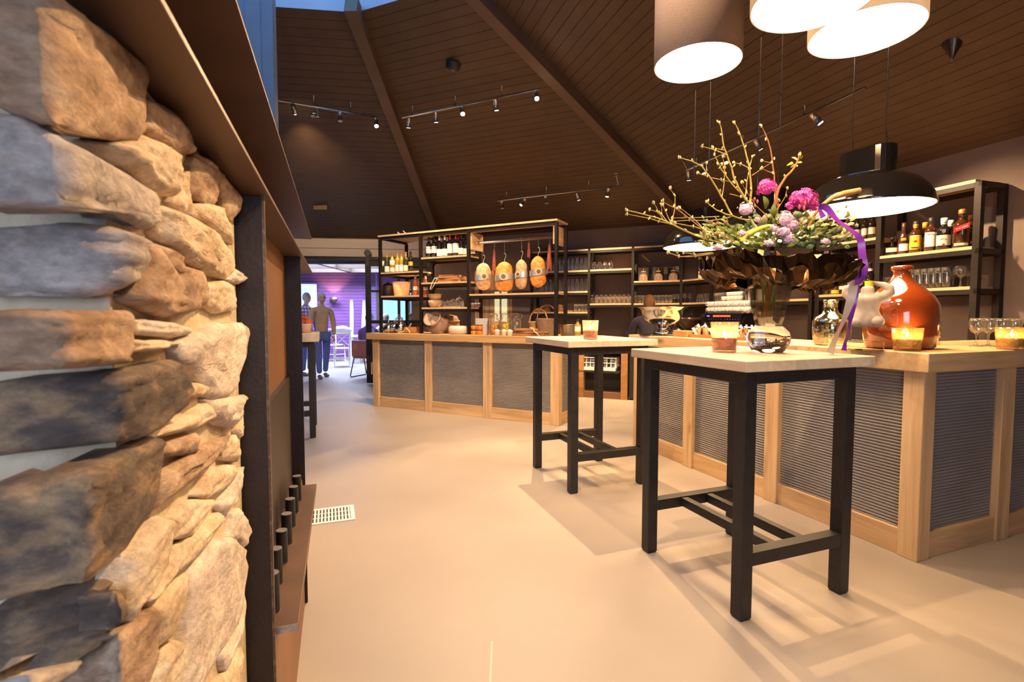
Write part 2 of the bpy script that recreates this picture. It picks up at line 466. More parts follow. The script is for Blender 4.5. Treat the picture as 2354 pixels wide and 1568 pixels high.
for i in range(8):   # hip rafters
    a = kz(i); b = a.lerp(APEX, FCUT + .02)
    ax = (b - a).normalized(); sd = ax.cross(Vector((0, 0, 1))).normalized(); dn = sd.cross(ax).normalized()
    if dn.z > 0: dn = -dn
    w, h = .06, .13
    vs = [p + sd * sx + dn * hz for p in (a, b) for sx, hz in ((-w, -.03), (w, -.03), (w, h), (-w, h))]
    o = struct('beam', MB().add(vs, [(0, 1, 5, 4), (1, 2, 6, 5), (2, 3, 7, 6), (3, 0, 4, 7), (0, 3, 2, 1), (4, 5, 6, 7)]), M['beam'])
    o.name = 'trim_%d' % (i + 1)
# skylight upstand and glass
UP = MB(); gl = MB(); top = []
for i in range(8):
    a, b = kz(i).lerp(APEX, FCUT), kz(i + 1).lerp(APEX, FCUT)
    h = Vector((0, 0, .55))
    UP.add([a, b, b + h, a + h], [(0, 1, 2, 3)]); top.append(a + h)
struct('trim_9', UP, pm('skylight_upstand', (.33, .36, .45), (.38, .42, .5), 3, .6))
gl.add(top, [tuple(range(8))]); struct('window_2', gl, M['window_glass'])

# centre post under the skylight
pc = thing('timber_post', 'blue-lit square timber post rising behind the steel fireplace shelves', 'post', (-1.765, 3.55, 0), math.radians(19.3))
obj('post_shaft', MB().box(-.12, .12, -.12, .12, 0, 4.45), plain('skylight_tinted_paint', (.17, .24, .34), .4), pc, bevel=.008)  # blue cast of the skylight is mixed into the post's paint colour
obj('cover_strip', MB().box(-.045, .045, -.132, -.115, 0, 4.45), M['skylight_tinted_paint'], pc, bevel=.003)

# ================================================================== side room seen through the doorway
sr = MB()
SB = [(-9, 14.6), (-4.62, 14.95), (-4.3, 15.1), (1.5, 15.9)]
def clap(a, b, z0, z1, pitch=.095):
    """horizontal boards with grooves between, one mesh"""
    mb = MB(); n = int((z1 - z0) / pitch)
    a, b = Vector(a), Vector(b); d = (b - a).normalized(); nn = Vector((d.y, -d.x))
    prof = []
    for i in range(n):
        z = z0 + i * pitch
        prof += [(0, z), (.014, z + .006), (.014, z + pitch - .006), (0, z + pitch)]
    vs = [];
    for o_, z in prof:
        p = a + nn * o_; q = b + nn * o_
        vs += [(p.x, p.y, z), (q.x, q.y, z)]
    return mb.add(vs, [(2 * i, 2 * i + 1, 2 * i + 3, 2 * i + 2) for i in range(len(prof) - 1)])
w_ = struct('wall_purple_left', clap((-10, 14.25), (-4.62, 14.95), 0, 2.62), M['purple_board'])
w_ = struct('wall_purple_right', clap((-4.62, 14.95), (-4.05, 15.0), 0, 2.62), M['purple_board'])
w_ = struct('wall_purple_end', clap((-1.2, 15.35), (1.6, 15.6), 0, 2.62), M['purple_board'])
lowm = MB(); lowm.box(-4.05, -1.2, 15.0, 15.1, 0, .72); lowm.box(-4.05, -1.2, 15.0, 15.1, 2.05, 2.62)
struct('wall_window_side', lowm, M['purple_board'])
wing = MB(); wing.box(-4.05, -1.2, 15.03, 15.05, .72, 2.05); struct('window_3', wing, M['window_glass'])
for i, x in enumerate((-4.02, -3.1, -2.15, -1.25)):
    struct('window_frame', MB().box(x - .03, x + .05, 14.98, 15.08, .72, 2.05), M['beam']).name = 'trim_%d' % (20 + i)
sc_ = MB()   # side room ceiling with a roof-light opening
Z2 = 2.62
sc_.box(-10, 2, 9.75, 11.7, Z2, Z2 + .1); sc_.box(-10, -6.4, 11.7, 14.0, Z2, Z2 + .1); sc_.box(-2.6, 2, 11.7, 14.0, Z2, Z2 + .1); sc_.box(-10, 2, 14.0, 16.2, Z2, Z2 + .1)
struct('ceiling_side', sc_, M['beam'])
for i, (x0, x1, y0, y1) in enumerate(((-6.4, -2.6, 11.62, 11.76), (-6.4, -2.6, 13.95, 14.12), (-6.4, -2.6, 12.75, 12.83), (-4.55, -4.45, 11.7, 14.0))):
    struct('beam', MB().box(x0, x1, y0, y1, Z2 - .14, Z2 + .04), M['beam']).name = 'trim_%d' % (30 + i)
struct('wall_side_left', MB().box(-10, -9.9, 9, 15, 0, Z2), M['purple_board'])
struct('wall_side_right', MB().box(1.5, 1.6, 9.8, 16, 0, Z2), M['purple_board'])
pf = MB(); o = at_y(700, 682, 14.4)
picf = thing('wall_panel_frame', 'pale framed panel on the purple wall at the left edge of the doorway', 'picture', (-6.15, 14.62, 1.28), math.radians(7.4))
obj('frame', MB().box(-.45, .45, -.03, .02, 0, .92), M['white_paint'], picf)
obj('panel', MB().box(-.36, .36, -.036, -.03, .07, .8), plain('pale_blue_panel', (.5, .58, .66)), picf)
# sconce
p = at_y(766, 692, 14.72)
sco = thing('wall_sconce', 'small dark wall sconce throwing a warm fan of light up the purple wall', 'lamp', (p.x, p.y, p.z))
obj('back_plate', MB().box(-.09, .03, -.05, .08, -.07, .07), M['black'], sco, bevel=.004)
obj('shade', MB().lathe([(.03, -.06), (.07, 0), (.11, .05), (.10, .05), (.06, 0), (.0, -.04)], 16, (.07, -.1, .01)), plain('bronze_shade', (.12, .06, .03), .4), sco)
obj('bulb', MB().ball((.08, -.11, .05), .06, nu=10, nv=6), glow('sconce_bulb', (1, .72, .4), 18), sco)
def spot(name, loc, target, power, angle=60, blend=.5, color=WARM, r=.03):
    l = bpy.data.lights.new(name, 'SPOT'); l.energy = power; l.color = color; l.spot_size = math.radians(angle); l.spot_blend = blend; l.shadow_soft_size = r
    o = bpy.data.objects.new(name, l); o.location = loc
    o.rotation_euler = (Vector(target) - Vector(loc)).to_track_quat('-Z', 'Y').to_euler(); COL.objects.link(o); return o
def point(name, loc, power, color=WARM, r=.03):
    l = bpy.data.lights.new(name, 'POINT'); l.energy = power; l.color = color; l.shadow_soft_size = r
    o = bpy.data.objects.new(name, l); o.location = loc; COL.objects.link(o); return o
spot('sconce_light', (p.x + .05, p.y - .16, p.z + .1), (p.x - .05, p.y + .15, p.z + 1.0), 26, 95, .6)
# birch trunks against the purple wall
for lab, u0, u1, v0, y in (('straight white birch trunk standing by the purple wall corner', 808.5, 808.5, 689, 14.3), ('leaning white birch trunk at the right edge of the doorway', 838, 832, 690, 13.9)):
    a, b = at_z(808.5 if u0 < 820 else 833, 828 if u0 < 820 else 834, 0), at_y(u0, v0, y)
    a = Vector((at_y(u1, 800, y).x, y, 0))
    t = thing('birch_trunk', lab, 'trunk', (a.x, a.y, 0))
    d = Vector(b) - a
    m_ = pm('birch_bark_%d' % u0, (.80, .79, .76), (.22, .2, .18), 7, .8, stretch=(1, 1, 9), contrast=(.55, .75))
    obj('trunk', MB().tube([d * (i / 6) for i in range(7)], [.062, .06, .058, .056, .055, .053, .05], 10), m_, t)

# ================================================================== sliding barn door and its rail
Wn = Vector((Wd.y, -Wd.x))     # into the hall
bt0 = (on_line(843, pW(0), Wd) - Vector(pW(0))).length; bt1 = bt0 + 1.62
door2 = thing('barn_door', 'dark steel-framed sliding barn door with glass panes, hung on a rail behind the far counter', 'door', (*pW(bt0), 0), math.atan2(Wd.y, Wd.x))
bd = M['rack_steel']
BW = 1.22
for x0, x1 in ((0, .10), (.58, .63), (BW - .10, BW)): obj('stile', MB().box(x0, x1, -.085, -.04, .03, 2.33), bd, door2)
for z0, z1 in ((.03, .75), (1.14, 1.20), (2.20, 2.33), (1.72, 1.76)): obj('crossbar', MB().box(.10, BW - .1, -.082, -.043, z0, z1), bd, door2)
for x0, x1 in ((.10, .58), (.63, BW - .1)):
    for z0, z1 in ((.75, 1.14), (1.20, 1.72), (1.76, 2.20)): obj('pane', MB().box(x0, x1, -.066, -.060, z0, z1), M['window_glass'], door2)
for x in (.05, BW - .06):
    hw = MB(); hw.box(x - .025, x + .025, -.10, -.085, 2.2, 2.46); hw.tube([(x, -.115, 2.44), (x, -.085, 2.44)], .062, 16); obj('roller', hw, M['black'], door2)
rail = thing('door_rail', 'long dark steel rail carrying the sliding barn door over the opening', 'rail', (*pW(.5), 2.34), math.atan2(Wd.y, Wd.x))
obj('rail_bar', MB().box(0, 4.2, -.10, -.06, -.03, .03), bd, rail)
for x in (.5, 1.5, 2.5, 3.5): obj('bolt', MB().tube([(x, -.11, 0), (x, -.02, 0)], .016, 8), M['black'], rail)

# floor grille
g0 = at_z(709, 1212, 0); 
fg = thing('floor_vent', 'white slotted floor vent let into the floor beside the fireplace', 'vent', (*at_z(744, 1187, 0).xy, 0), math.radians(20))
obj('frame', MB().box(-.19, -.165, -.13, .13, 0, .006).box(.165, .19, -.13, .13, 0, .006).box(-.165, .165, -.13, -.105, 0, .006).box(-.165, .165, .105, .13, 0, .006), M['white_paint'], fg)
for i in range(16):
    x = -.155 + i * .0207
    obj('slat', MB().box(x - .006, x + .006, -.105, .105, 0, .005), M['white_paint'], fg)
obj('cavity', MB().box(-.165, .165, -.105, .105, 0, .001), M['black'], fg)
obj('crossbar', MB().box(-.165, .165, -.04, -.032, .002, .0055).box(-.165, .165, .032, .04, .002, .0055), M['white_paint'], fg)
# expansion joint in the floor
a, b = at_z(1131, 1475, 0), at_z(1130, 1600, 0)
j = MB(); j.prism([(a.x - .004, a.y), (a.x + .004, a.y), (b.x + .004, b.y - .6), (b.x - .004, b.y - .6)], 0, .0012)
struct('trim_40', j, pm('joint_filler', (.52, .45, .37), (.56, .48, .40), 8, .5))

# ================================================================== FIREPLACE: stone pillar, hot rolled steel frame and shelves
TF = math.radians(19.4)
FD = Vector((-math.sin(TF), math.cos(TF), 0)); FN = Vector((math.cos(TF), math.sin(TF), 0))
F0 = Vector((-.5296, 1.08, 0)); FL = 1.186
MZ1, MZ2 = 1.553, 1.763
fp = thing('fireplace_frame', 'hot-rolled steel fireplace surround with two long shelves and a pegged log ledge', 'fireplace', F0, TF)
obj('side_fin', MB().box(-.42, 0, 0, .012, 0, MZ1), M['dark_plate'], fp, bevel=.0015)
obj('side_fin', MB().box(-.42, 0, FL, FL + .012, 0, MZ1), M['dark_plate'], fp, bevel=.0015)
obj('edge_strip', MB().box(-.004, .0012, -.0006, .0126, 0, MZ1), pm('sheared_edge', (.10, .07, .05), (.22, .15, .10), 60, .45, .6, contrast=(.5, .7)), fp)
obj('back_panel', MB().box(-.10, -.066, .012, FL, 1.035, MZ1), M['panel_brown'], fp)
obj('lower_panel', MB().box(-.10, -.05, .012, FL, .588, 1.035), M['dark_plate'], fp)
obj('plinth_panel', MB().box(-.10, -.012, .012, FL, 0, .567), M['panel_brown'], fp)
obj('mantel_shelf', MB().box(-.62, .012, -1.5, 2.14, MZ1, MZ1 + .008), M['plate_steel'], fp, bevel=.0012)
obj('upper_shelf', MB().box(-.75, .010, -1.5, 2.14, MZ2, MZ2 + .006), M['plate_steel'], fp, bevel=.001)
for y in (-.9, .3, 1.5): obj('bracket', MB().box(-.60, -.12, y, y + .006, MZ1 + .008, MZ2), M['dark_plate'], fp)
lp = MB(); lp.prism([(-.065, .034), (.047, .034), (.052, 1.05), (-.065, 1.05)], .567, .585); obj('log_ledge', lp, M['plate_steel'], fp, bevel=.0015)
obj('sawn_edge', MB().box(-.06, .0465, .0325, .0345, .5675, .5845), M['cut_steel'], fp)
pegs = [(628, 1405), (636, 1341), (649, 1293), (660, 1249), (668.5, 1210), (676, 1178), (683.5, 1150)]
for i, (u, v) in enumerate(pegs):
    q = at_z(u, v, .585) - F0; x, y = q.dot(FN), q.dot(FD)
    o = obj('peg', MB().cyl((x, y, .585), (x, y, .680), .0155, n=20), M['steel'], fp, bevel=.001)
    obj('peg_face', MB().cyl((x, y, .680), (x, y, .6812), .0148, n=20), M['cut_steel'], o)

# ---- stone pillar
pillar = thing('stone_pillar', 'rubble stone pillar with sandy mortar carrying the steel mantel shelves', 'pillar', (F0.x - .05, F0.y - .3, 0))
S0 = F0 - FN * .045
core = MB()
cdd = (at_plane(262, 724, S0, FN) - S0).dot(FD) + .021
c0 = S0 - FN * .010 + FD * cdd
cr = [c0, S0 - FN * .010 + FD * -.014, S0 - FN * 1.1 + FD * -.014, c0 - FN * 1.1]
core.prism([(p.x, p.y) for p in cr], 0, MZ1 - .002)
obj_w('mortar', core, M['mortar'], pillar)
core2 = MB(); q0 = S0 - FN * .08 + FD * .02; q1 = S0 - FN * .08 + FD * 2.1
core2.prism([(p.x, p.y) for p in (q0, q1, q1 - FN * 1.0, q0 - FN * 1.0)], 0, MZ1 - .002)
obj_w('core', core2, M['mortar'], pillar)
core3 = MB(); q0 = S0 - FN * .012 + FD * (FL + .02); q1 = S0 - FN * .012 + FD * 2.1
core3.prism([(p.x, p.y) for p in (q0, q1, q1 - FN * .2, q0 - FN * .2)], 0, MZ1 - .002)
obj_w('core', core3, M['mortar'], pillar)

def stone_mat(name, a, b, c, warm):
    m, nt, bs = nodes(name)
    tc = N(nt, 'ShaderNodeTexCoord'); mp = N(nt, 'ShaderNodeMapping'); mp.inputs['Scale'].default_value = (1, 1, 1.9)
    nt.links.new(tc.outputs['Object'], mp.inputs['Vector'])
    n1 = N(nt, 'ShaderNodeTexNoise', Scale=11, Detail=9, Roughness=.62); n2 = N(nt, 'ShaderNodeTexNoise', Scale=70, Detail=8, Roughness=.7)
    for n_ in (n1, n2): nt.links.new(mp.outputs[0], n_.inputs['Vector'])
    cr = N(nt, 'ShaderNodeValToRGB'); e = cr.color_ramp.elements
    e[0].position = .36; e[0].color = col4(a); e[1].position = .66; e[1].color = col4(c)
    k = cr.color_ramp.elements.new(.5); k.color = col4(b)
    nt.links.new(n1.outputs['Fac'], cr.inputs[0])
    mr = N(nt, 'ShaderNodeMapRange'); mr.inputs['From Min'].default_value = .3; mr.inputs['From Max'].default_value = .7; mr.inputs['To Min'].default_value = .62; mr.inputs['To Max'].default_value = 1.25
    nt.links.new(n2.outputs['Fac'], mr.inputs[0])
    mx = N(nt, 'ShaderNodeMix', data_type='RGBA', blend_type='MULTIPLY'); mx.inputs[0].default_value = 1
    nt.links.new(cr.outputs[0], mx.inputs[6]); nt.links.new(mr.outputs[0], mx.inputs[7]); nt.links.new(mx.outputs[2], bs.inputs['Base Color'])
    bs.inputs['Roughness'].default_value = .88
    bp = N(nt, 'ShaderNodeBump', Strength=.8, Distance=.005); nt.links.new(n2.outputs['Fac'], bp.inputs['Height']); nt.links.new(bp.outputs[0], bs.inputs['Normal'])
    return m
SM = {
    'g': stone_mat('grey_stone', (0.317, 0.268, 0.244), (0.464, 0.403, 0.366), (0.610, 0.525, 0.464), 0),
    'b': stone_mat('brown_stone', (0.244, 0.146, 0.091), (0.415, 0.268, 0.171), (0.561, 0.415, 0.293), 0),
    'd': stone_mat('dark_stone', (0.067, 0.051, 0.046), (0.146, 0.104, 0.079), (0.439, 0.281, 0.146), 0),
    's': stone_mat('sandy_stone', (0.512, 0.366, 0.232), (0.659, 0.512, 0.354), (0.756, 0.634, 0.488), 0),
    'p': stone_mat('pale_stone', (0.537, 0.439, 0.366), (0.683, 0.573, 0.488), (0.781, 0.683, 0.586), 0),
}
def surf(u, v, uc, bulge=0):
    """point on the pillar's face: side plane right of the stone's corner column uc, end plane left of it"""
    side = at_plane(min(u, 590), v, S0, FN)
    if uc is None or u >= uc: return side, FN
    c = at_plane(uc, 724, S0, FN)
    return at_plane(u, v, c, FD), -FD
def stone(poly, mat, h=.012, uc=None, seed=0, mp=None, res=1.0):
    """one stone: its outline filled with a grid, domed towards the edges, split-faced by layered noise"""
    sv = Vector((seed * 3.7, seed * 1.3, seed * 2.1))
    P = []
    for i in range(len(poly)):
        a, b = Vector(poly[i]), Vector(poly[(i + 1) % len(poly)]); nn = Vector((-(b - a).y, (b - a).x)).normalized()
        for k in range(4):
            q = a.lerp(b, k / 4); P.append(q + nn * (3.2 * noise.noise(Vector((q.x * .05, q.y * .05, seed)))))
    cen = sum(P, Vector((0, 0))) / len(P)
    P = [cen + (q - cen) * 1.035 for q in P]; m = len(P)
    v0, v1 = min(q.y for q in P) + .6, max(q.y for q in P) - .6
    NV, N1, N2 = int(22 * res), (14 if uc else 0), (16 if uc else int(26 * res))
    tilt = Vector((random.uniform(-.25, .25), random.uniform(-.45, .15)))
    def dist(q):
        best = 1e9
        for i in range(m):
            a, b = P[i], P[(i + 1) % m]; ab = b - a; t = max(0, min(1, (q - a).dot(ab) / max(1e-6, ab.length_squared)))
            best = min(best, (a + ab * t - q).length)
        return best
    W = min(20, .30 * min(v1 - v0, max(q.x for q in P) - min(q.x for q in P)))
    grid = []
    for j in range(NV):
        f = j / (NV - 1); f = .5 - .5 * math.cos(f * PI); v = v0 + (v1 - v0) * f
        xs = []
        for i in range(m):
            a, b = P[i], P[(i + 1) % m]
            if (a.y - v) * (b.y - v) < 0: xs.append(a.x + (b.x - a.x) * (v - a.y) / (b.y - a.y))
        l, r = (min(xs), max(xs)) if xs else (cen.x, cen.x)
        ease = lambda t: .6 * t + .4 * (.5 - .5 * math.cos(t * PI))
        if uc:
            c = max(l, min(r, uc))
            us = [l + (c - l) * ease(k / N1) for k in range(N1)] + [c + (r - c) * ease(k / N2) for k in range(N2 + 1)]
        else: us = [l + (r - l) * ease(k / N2) for k in range(N2 + 1)]
        grid.append([(u, v) for u in us])
    C_ = len(grid[0]); vs = []
    def pt(u, v, back=None):
        q3, nr = mp(u, v) if mp else surf(u, v, uc)
        if uc and abs(u - uc) < 1.5: nr = (FN - FD).normalized() * 1.2
        d = dist(Vector((u, v))); e = min(1, d / W); dome = 1 - (1 - e) ** 2.2
        rel = (Vector((u, v)) - cen) / 150
        big = noise.fractal(q3 * 13 + sv, 1.0, 2.0, 3); lay = noise.fractal(Vector((q3.x * 22, q3.y * 22, q3.z * 120)) + sv, 1.0, 2.0, 4); fine_ = noise.fractal(q3 * 150 + sv, 1.0, 2.0, 3)
        off = back if back is not None else h * (dome * (1 + tilt.dot(rel)) + (.48 * big + .52 * lay) * (.25 + .75 * e)) + .0007 * fine_
        p = q3 + nr * off
        if p.z > MZ1 - .004: p.z = MZ1 - .004
        return p
    for row in grid:
        for u, v in row: vs.append(pt(u, v))
    fs = [(j * C_ + k, (j + 1) * C_ + k, (j + 1) * C_ + k + 1, j * C_ + k + 1) for j in range(NV - 1) for k in range(C_ - 1)]
    loop = [(0, k) for k in range(C_)] + [(j, C_ - 1) for j in range(1, NV)] + [(NV - 1, k) for k in range(C_ - 2, -1, -1)] + [(j, 0) for j in range(NV - 2, 0, -1)]
    o = len(vs); n = len(loop)
    for j, k in loop: vs.append(pt(*grid[j][k], back=-.026))
    ids = [j * C_ + k for j, k in loop]
    fs += [(ids[i], ids[(i + 1) % n], o + (i + 1) % n, o + i) for i in range(n)]
    return obj_w('stone', MB().add(vs, fs, True), SM[mat], pillar)
STN = [
 ('b', .010, 122, [(-30, 5), (130, 3), (150, 20), (240, 80), (318, 138), (332, 180), (322, 215), (320, 290), (300, 326), (200, 312), (140, 292), (0, 242), (-30, 236)]),
 ('g', .012, 150, [(-30, 262), (0, 264), (70, 275), (105, 300), (180, 345), (260, 390), (330, 430), (350, 460), (352, 510), (322, 525), (270, 502), (235, 467), (160, 460), (60, 470), (0, 482), (-30, 485)]),
 ('g', .013, 262, [(-30, 528), (0, 528), (70, 523), (160, 513), (250, 523), (318, 545), (325, 580), (305, 640), (240, 675), (180, 682), (100, 674), (0, 677), (-30, 678)]),
 ('b', .010, 130, [(-30, 716), (0, 715), (60, 711), (140, 717), (290, 714), (298, 740), (296, 800), (285, 836), (150, 846), (0, 852), (-30, 852)]),
 ('d', .014, 255, [(-30, 880), (0, 876), (90, 868), (180, 863), (260, 853), (385, 830), (409, 850), (410, 900), (402, 940), (345, 985), (290, 1014), (200, 1022), (90, 1032), (0, 1046), (-30, 1050)]),
 ('d', .013, 176, [(-30, 1110), (0, 1104), (80, 1098), (175, 1088), (230, 1063), (340, 1008), (354, 1015), (353, 1080), (349, 1170), (300, 1232), (200, 1332), (175, 1338), (90, 1348), (0, 1372), (-30, 1380)]),
 ('d', .017, 256, [(-30, 1415), (0, 1405), (110, 1383), (210, 1352), (256, 1360), (264, 1400), (259, 1440), (230, 1482), (150, 1524), (60, 1550), (0, 1566), (-30, 1570)]),
 ('b', .010, 262, [(150, 1600), (100, 1590), (215, 1506), (258, 1472), (300, 1432), (345, 1396), (352, 1430), (346, 1520), (322, 1600)]),
 ('b', .010, None, [(326, 232), (345, 228), (400, 258), (430, 300), (446, 347), (420, 354), (385, 342), (322, 300)]),
 ('s', .014, None, [(250, 330), (330, 312), (390, 345), (402, 370), (402, 420), (390, 450), (350, 440), (330, 422), (270, 378)]),
 ('b', .010, None, [(438, 382), (447, 362), (490, 390), (503, 420), (498, 462), (485, 477), (455, 462), (435, 442)]),
 ('b', .012, None, [(449, 357), (470, 360), (510, 400), (555, 452), (550, 482), (532, 507), (515, 490), (502, 432)]),
 ('s', .010, None, [(440, 470), (480, 467), (515, 478), (522, 510), (534, 540), (532, 562), (510, 540), (470, 510), (440, 500)]),
 ('s', .014, None, [(350, 477), (370, 475), (430, 495), (500, 538), (532, 590), (535, 620), (516, 640), (470, 626), (415, 597), (362, 547), (360, 510)]),
 ('b', .014, None, [(325, 567), (350, 560), (400, 575), (415, 590), (414, 610), (455, 620), (472, 650), (478, 690), (440, 717), (370, 728), (330, 707), (290, 692), (298, 652), (318, 612)]),
 ('p', .012, None, [(516, 642), (540, 618), (569, 640), (547, 654), (530, 652)]),
 ('s', .009, None, [(470, 652), (515, 645), (538, 660), (543, 711), (500, 720), (475, 702)]),
 ('p', .009, None, [(300, 735), (330, 735), (400, 742), (437, 755), (434, 768), (395, 776), (340, 773), (302, 766)]),
 ('s', .008, None, [(298, 782), (360, 781), (402, 785), (407, 792), (360, 806), (298, 810)]),
 ('p', .013, None, [(405, 790), (440, 770), (500, 745), (555, 744), (568, 762), (562, 800), (549, 850), (542, 890), (520, 912), (480, 917), (463, 890), (440, 850), (408, 830)]),
 ('s', .009, None, [(412, 882), (450, 879), (475, 885), (479, 905), (450, 913), (410, 922)]),
 ('p', .012, None, [(475, 917), (520, 914), (558, 908), (571, 915), (557, 935), (553, 960), (535, 982), (505, 977), (480, 952)]),
 ('s', .010, None, [(350, 1008), (362, 990), (440, 950), (470, 927), (497, 960), (440, 990), (400, 996)]),
 ('b', .009, None, [(356, 1037), (400, 1010), (447, 996), (449, 1040), (420, 1046), (360, 1052)]),
 ('b', .012, None, [(352, 1087), (400, 1070), (430, 1047), (500, 1010), (527, 1000), (507, 1040), (482, 1062), (470, 1080), (420, 1120), (354, 1168)]),
 ('s', .009, None, [(505, 1020), (540, 1000), (550, 1040), (546, 1062), (510, 1056)]),
 ('s', .009, None, [(490, 1072), (541, 1070), (545, 1090), (525, 1115), (498, 1138), (470, 1150), (452, 1140), (468, 1105)]),
 ('s', .010, None, [(398, 1195), (425, 1152), (455, 1148), (490, 1150), (470, 1185), (440, 1232), (420, 1238), (400, 1238)]),
 ('p', .010, None, [(546, 1086), (560, 1074), (552, 1130), (537, 1162), (516, 1182), (503, 1160), (528, 1115)]),
 ('p', .012, None, [(535, 1182), (549, 1168), (579, 1225), (566, 1250), (556, 1262), (525, 1237)]),
 ('s', .010, None, [(358, 1190), (395, 1200), (387, 1260), (380, 1300), (340, 1362), (305, 1425), (290, 1400), (290, 1365), (304, 1285)]),
 ('s', .009, None, [(386, 1292), (392, 1252), (420, 1244), (470, 1218), (500, 1180), (515, 1192), (472, 1260), (412, 1312), (345, 1385), (335, 1380)]),
 ('p', .013, None, [(470, 1252), (500, 1240), (530, 1240), (556, 1270), (559, 1340), (551, 1420), (502, 1500), (440, 1600), (400, 1600), (422, 1480), (427, 1400), (434, 1330)]),
 ('s', .009, None, [(346, 1402), (400, 1332), (427, 1318), (420, 1400), (400, 1462), (353, 1492)]),
 ('s', .010, None, [(355, 1502), (400, 1472), (417, 1500), (398, 1600), (330, 1600)]),
 ('p', .009, None, [(558, 1352), (564, 1400), (553, 1470), (520, 1542), (512, 1502), (550, 1420)]),
 ('s', .009, None, [(530, 1532), (553, 1490), (561, 1512), (549, 1600), (470, 1600)]),
 ('s', .006, None, [(400, 420), (432, 395), (440, 470), (420, 492), (395, 470)]),
 ('s', .006, None, [(545, 985), (557, 940), (556, 1000), (550, 1010)]),
 ('g', .007, 60, [(-30, 1575), (0, 1570), (90, 1545), (180, 1520), (150, 1560), (90, 1600), (-30, 1620)]),
]
for i, (m_, h, uc, poly) in enumerate(STN): stone(poly, m_, h, uc, i)
# the rest of the pillar, below and left of the picture (millimetres along the face and up)
SE0 = S0 + FD * (cdd - .012)
side_map = lambda u, v: (Vector((S0.x, S0.y, 0)) + FD * (u / 1000) + Vector((0, 0, -v / 1000)), FN)
end_map = lambda u, v: (Vector((SE0.x, SE0.y, 0)) - FN * (u / 1000) + Vector((0, 0, -v / 1000)), -FD)
def fill(mp, u0, u1, ok, z1):
    z = .004; k = 0
    while z < z1 - .04:
        hgt = random.uniform(.055, .095); u = u0
        while u < u1 - 40:
            w = min(random.uniform(110, 240), u1 - u); zt = min(z1, z + hgt)
            if ok((u, u + w), zt):
                j = lambda a: random.uniform(-a, a)
                p = [(u + 4 + j(4), -z * 1000 - 4), (u + w * .5, -z * 1000 - 1 + j(5)), (u + w - 4, -z * 1000 - 6 + j(4)), (u + w - 1, -(z + zt) * 500), (u + w - 7, -zt * 1000 + 5 + j(5)), (u + w * .45, -zt * 1000 + j(5)), (u + 8, -zt * 1000 + 8 + j(4)), (u, -(z + zt) * 500)]
                stone(p, 'sbpgds'[int(random.random() * 6)], .013, None, 100 + k + int(u), mp, .5)
            k += 1; u += w
        z += hgt
fill(side_map, cdd * 1000, -18, lambda us, zt: zt < 1.3 - .765 * (S0.y + FD.y * us[0] / 1000 + .12), 1.2)
fill(end_map, 0, 1050, lambda us, zt: us[0] > 105 or zt < .93, 1.54)
# stones of the far flank, past the steel frame
for i in range(14):
    z = .06 + i * .107; y = FL + .03 + random.random() * .1
    mb = MB(); mb.ball((0, 0, 0), random.uniform(.035, .055), random.uniform(.16, .3), random.uniform(.04, .056), 14, 9)
    mb.v = [tuple(Vector(p) * (1 + .25 * noise.noise(Vector(p) * 14 + Vector((i, 0, 0))))) for p in mb.v]
    c = S0 + FD * (y + .2) + FN * (-.050 if i % 4 else -.028)
    o = obj('stone', mb, SM['p' if i % 2 else 's'], pillar, (c.x - pillar.location.x, c.y - pillar.location.y, z), TF)

# ================================================================== HIGH TABLES
TB = math.radians(20.4)
TD = Vector((-math.sin(TB), math.cos(TB), 0)); TN = Vector((math.cos(TB), math.sin(TB), 0))
def high_table(corner, label, hx=.325, hy=.355, top=1.115, th=.046, ov=.05):
    """corner = floor point of the near leg's outer corner; local x = TN, y = TD"""
    c = Vector((corner[0], corner[1], 0)) + TN * hx + TD * hy
    t = thing('high_table', label, 'table', c, TB)
    z1 = top - th; s = .06
    for sx in (-1, 1):
        for sy in (-1, 1):
            x0, x1 = sorted((sx * hx, sx * (hx - s))); y0, y1 = sorted((sy * hy, sy * (hy - s)))
            l = obj('leg', MB().box(x0, x1, y0, y1, .006, z1 - .002), M['steel'], t, bevel=.003)
            obj('foot', MB().box(x0 + .004, x1 - .004, y0 + .004, y1 - .004, 0, .006), M['black'], l)
    e = .001
    for sx in (-1, 1):
        x0, x1 = sorted((sx * (hx - e), sx * (hx - s + e)))
        obj('rail', MB().box(x0, x1, -hy + s, hy - s, z1 - .058, z1 - .003), M['steel'], t, bevel=.003)
    for sy in (-1, 1):
        y0, y1 = sorted((sy * (hy - e), sy * (hy - s + e)))
        obj('rail', MB().box(-hx + s, hx - s, y0, y1, z1 - .058, z1 - .003), M['steel'], t, bevel=.003)
        obj('stretcher', MB().box(-hx + s, hx - s, y0, y1, .232, .290), M['steel'], t, bevel=.003)
    for x in (-.085, .085):
        obj('foot_bar', MB().box(x - .02, x + .02, -hy + s, hy - s, .236, .284), M['steel'], t, bevel=.003)
    obj('tabletop', MB().box(-hx - ov, hx + ov, -hy - ov, hy + ov, z1, top), M['bleached_y'], t, bevel=.004)
    return t
high_table((.966, 2.05), 'nearest high table, pale oak top on black steel legs, holding the vase of flowers')
high_table((.425, 3.561), 'high bar table with pale oak top behind the flower table, one pink votive on it')
cc = Vector((-2.075, 5.235, 0)) - TN * .65
high_table(cc, 'high table half hidden behind the fireplace frame by the side room doorway', top=1.105, th=.085)

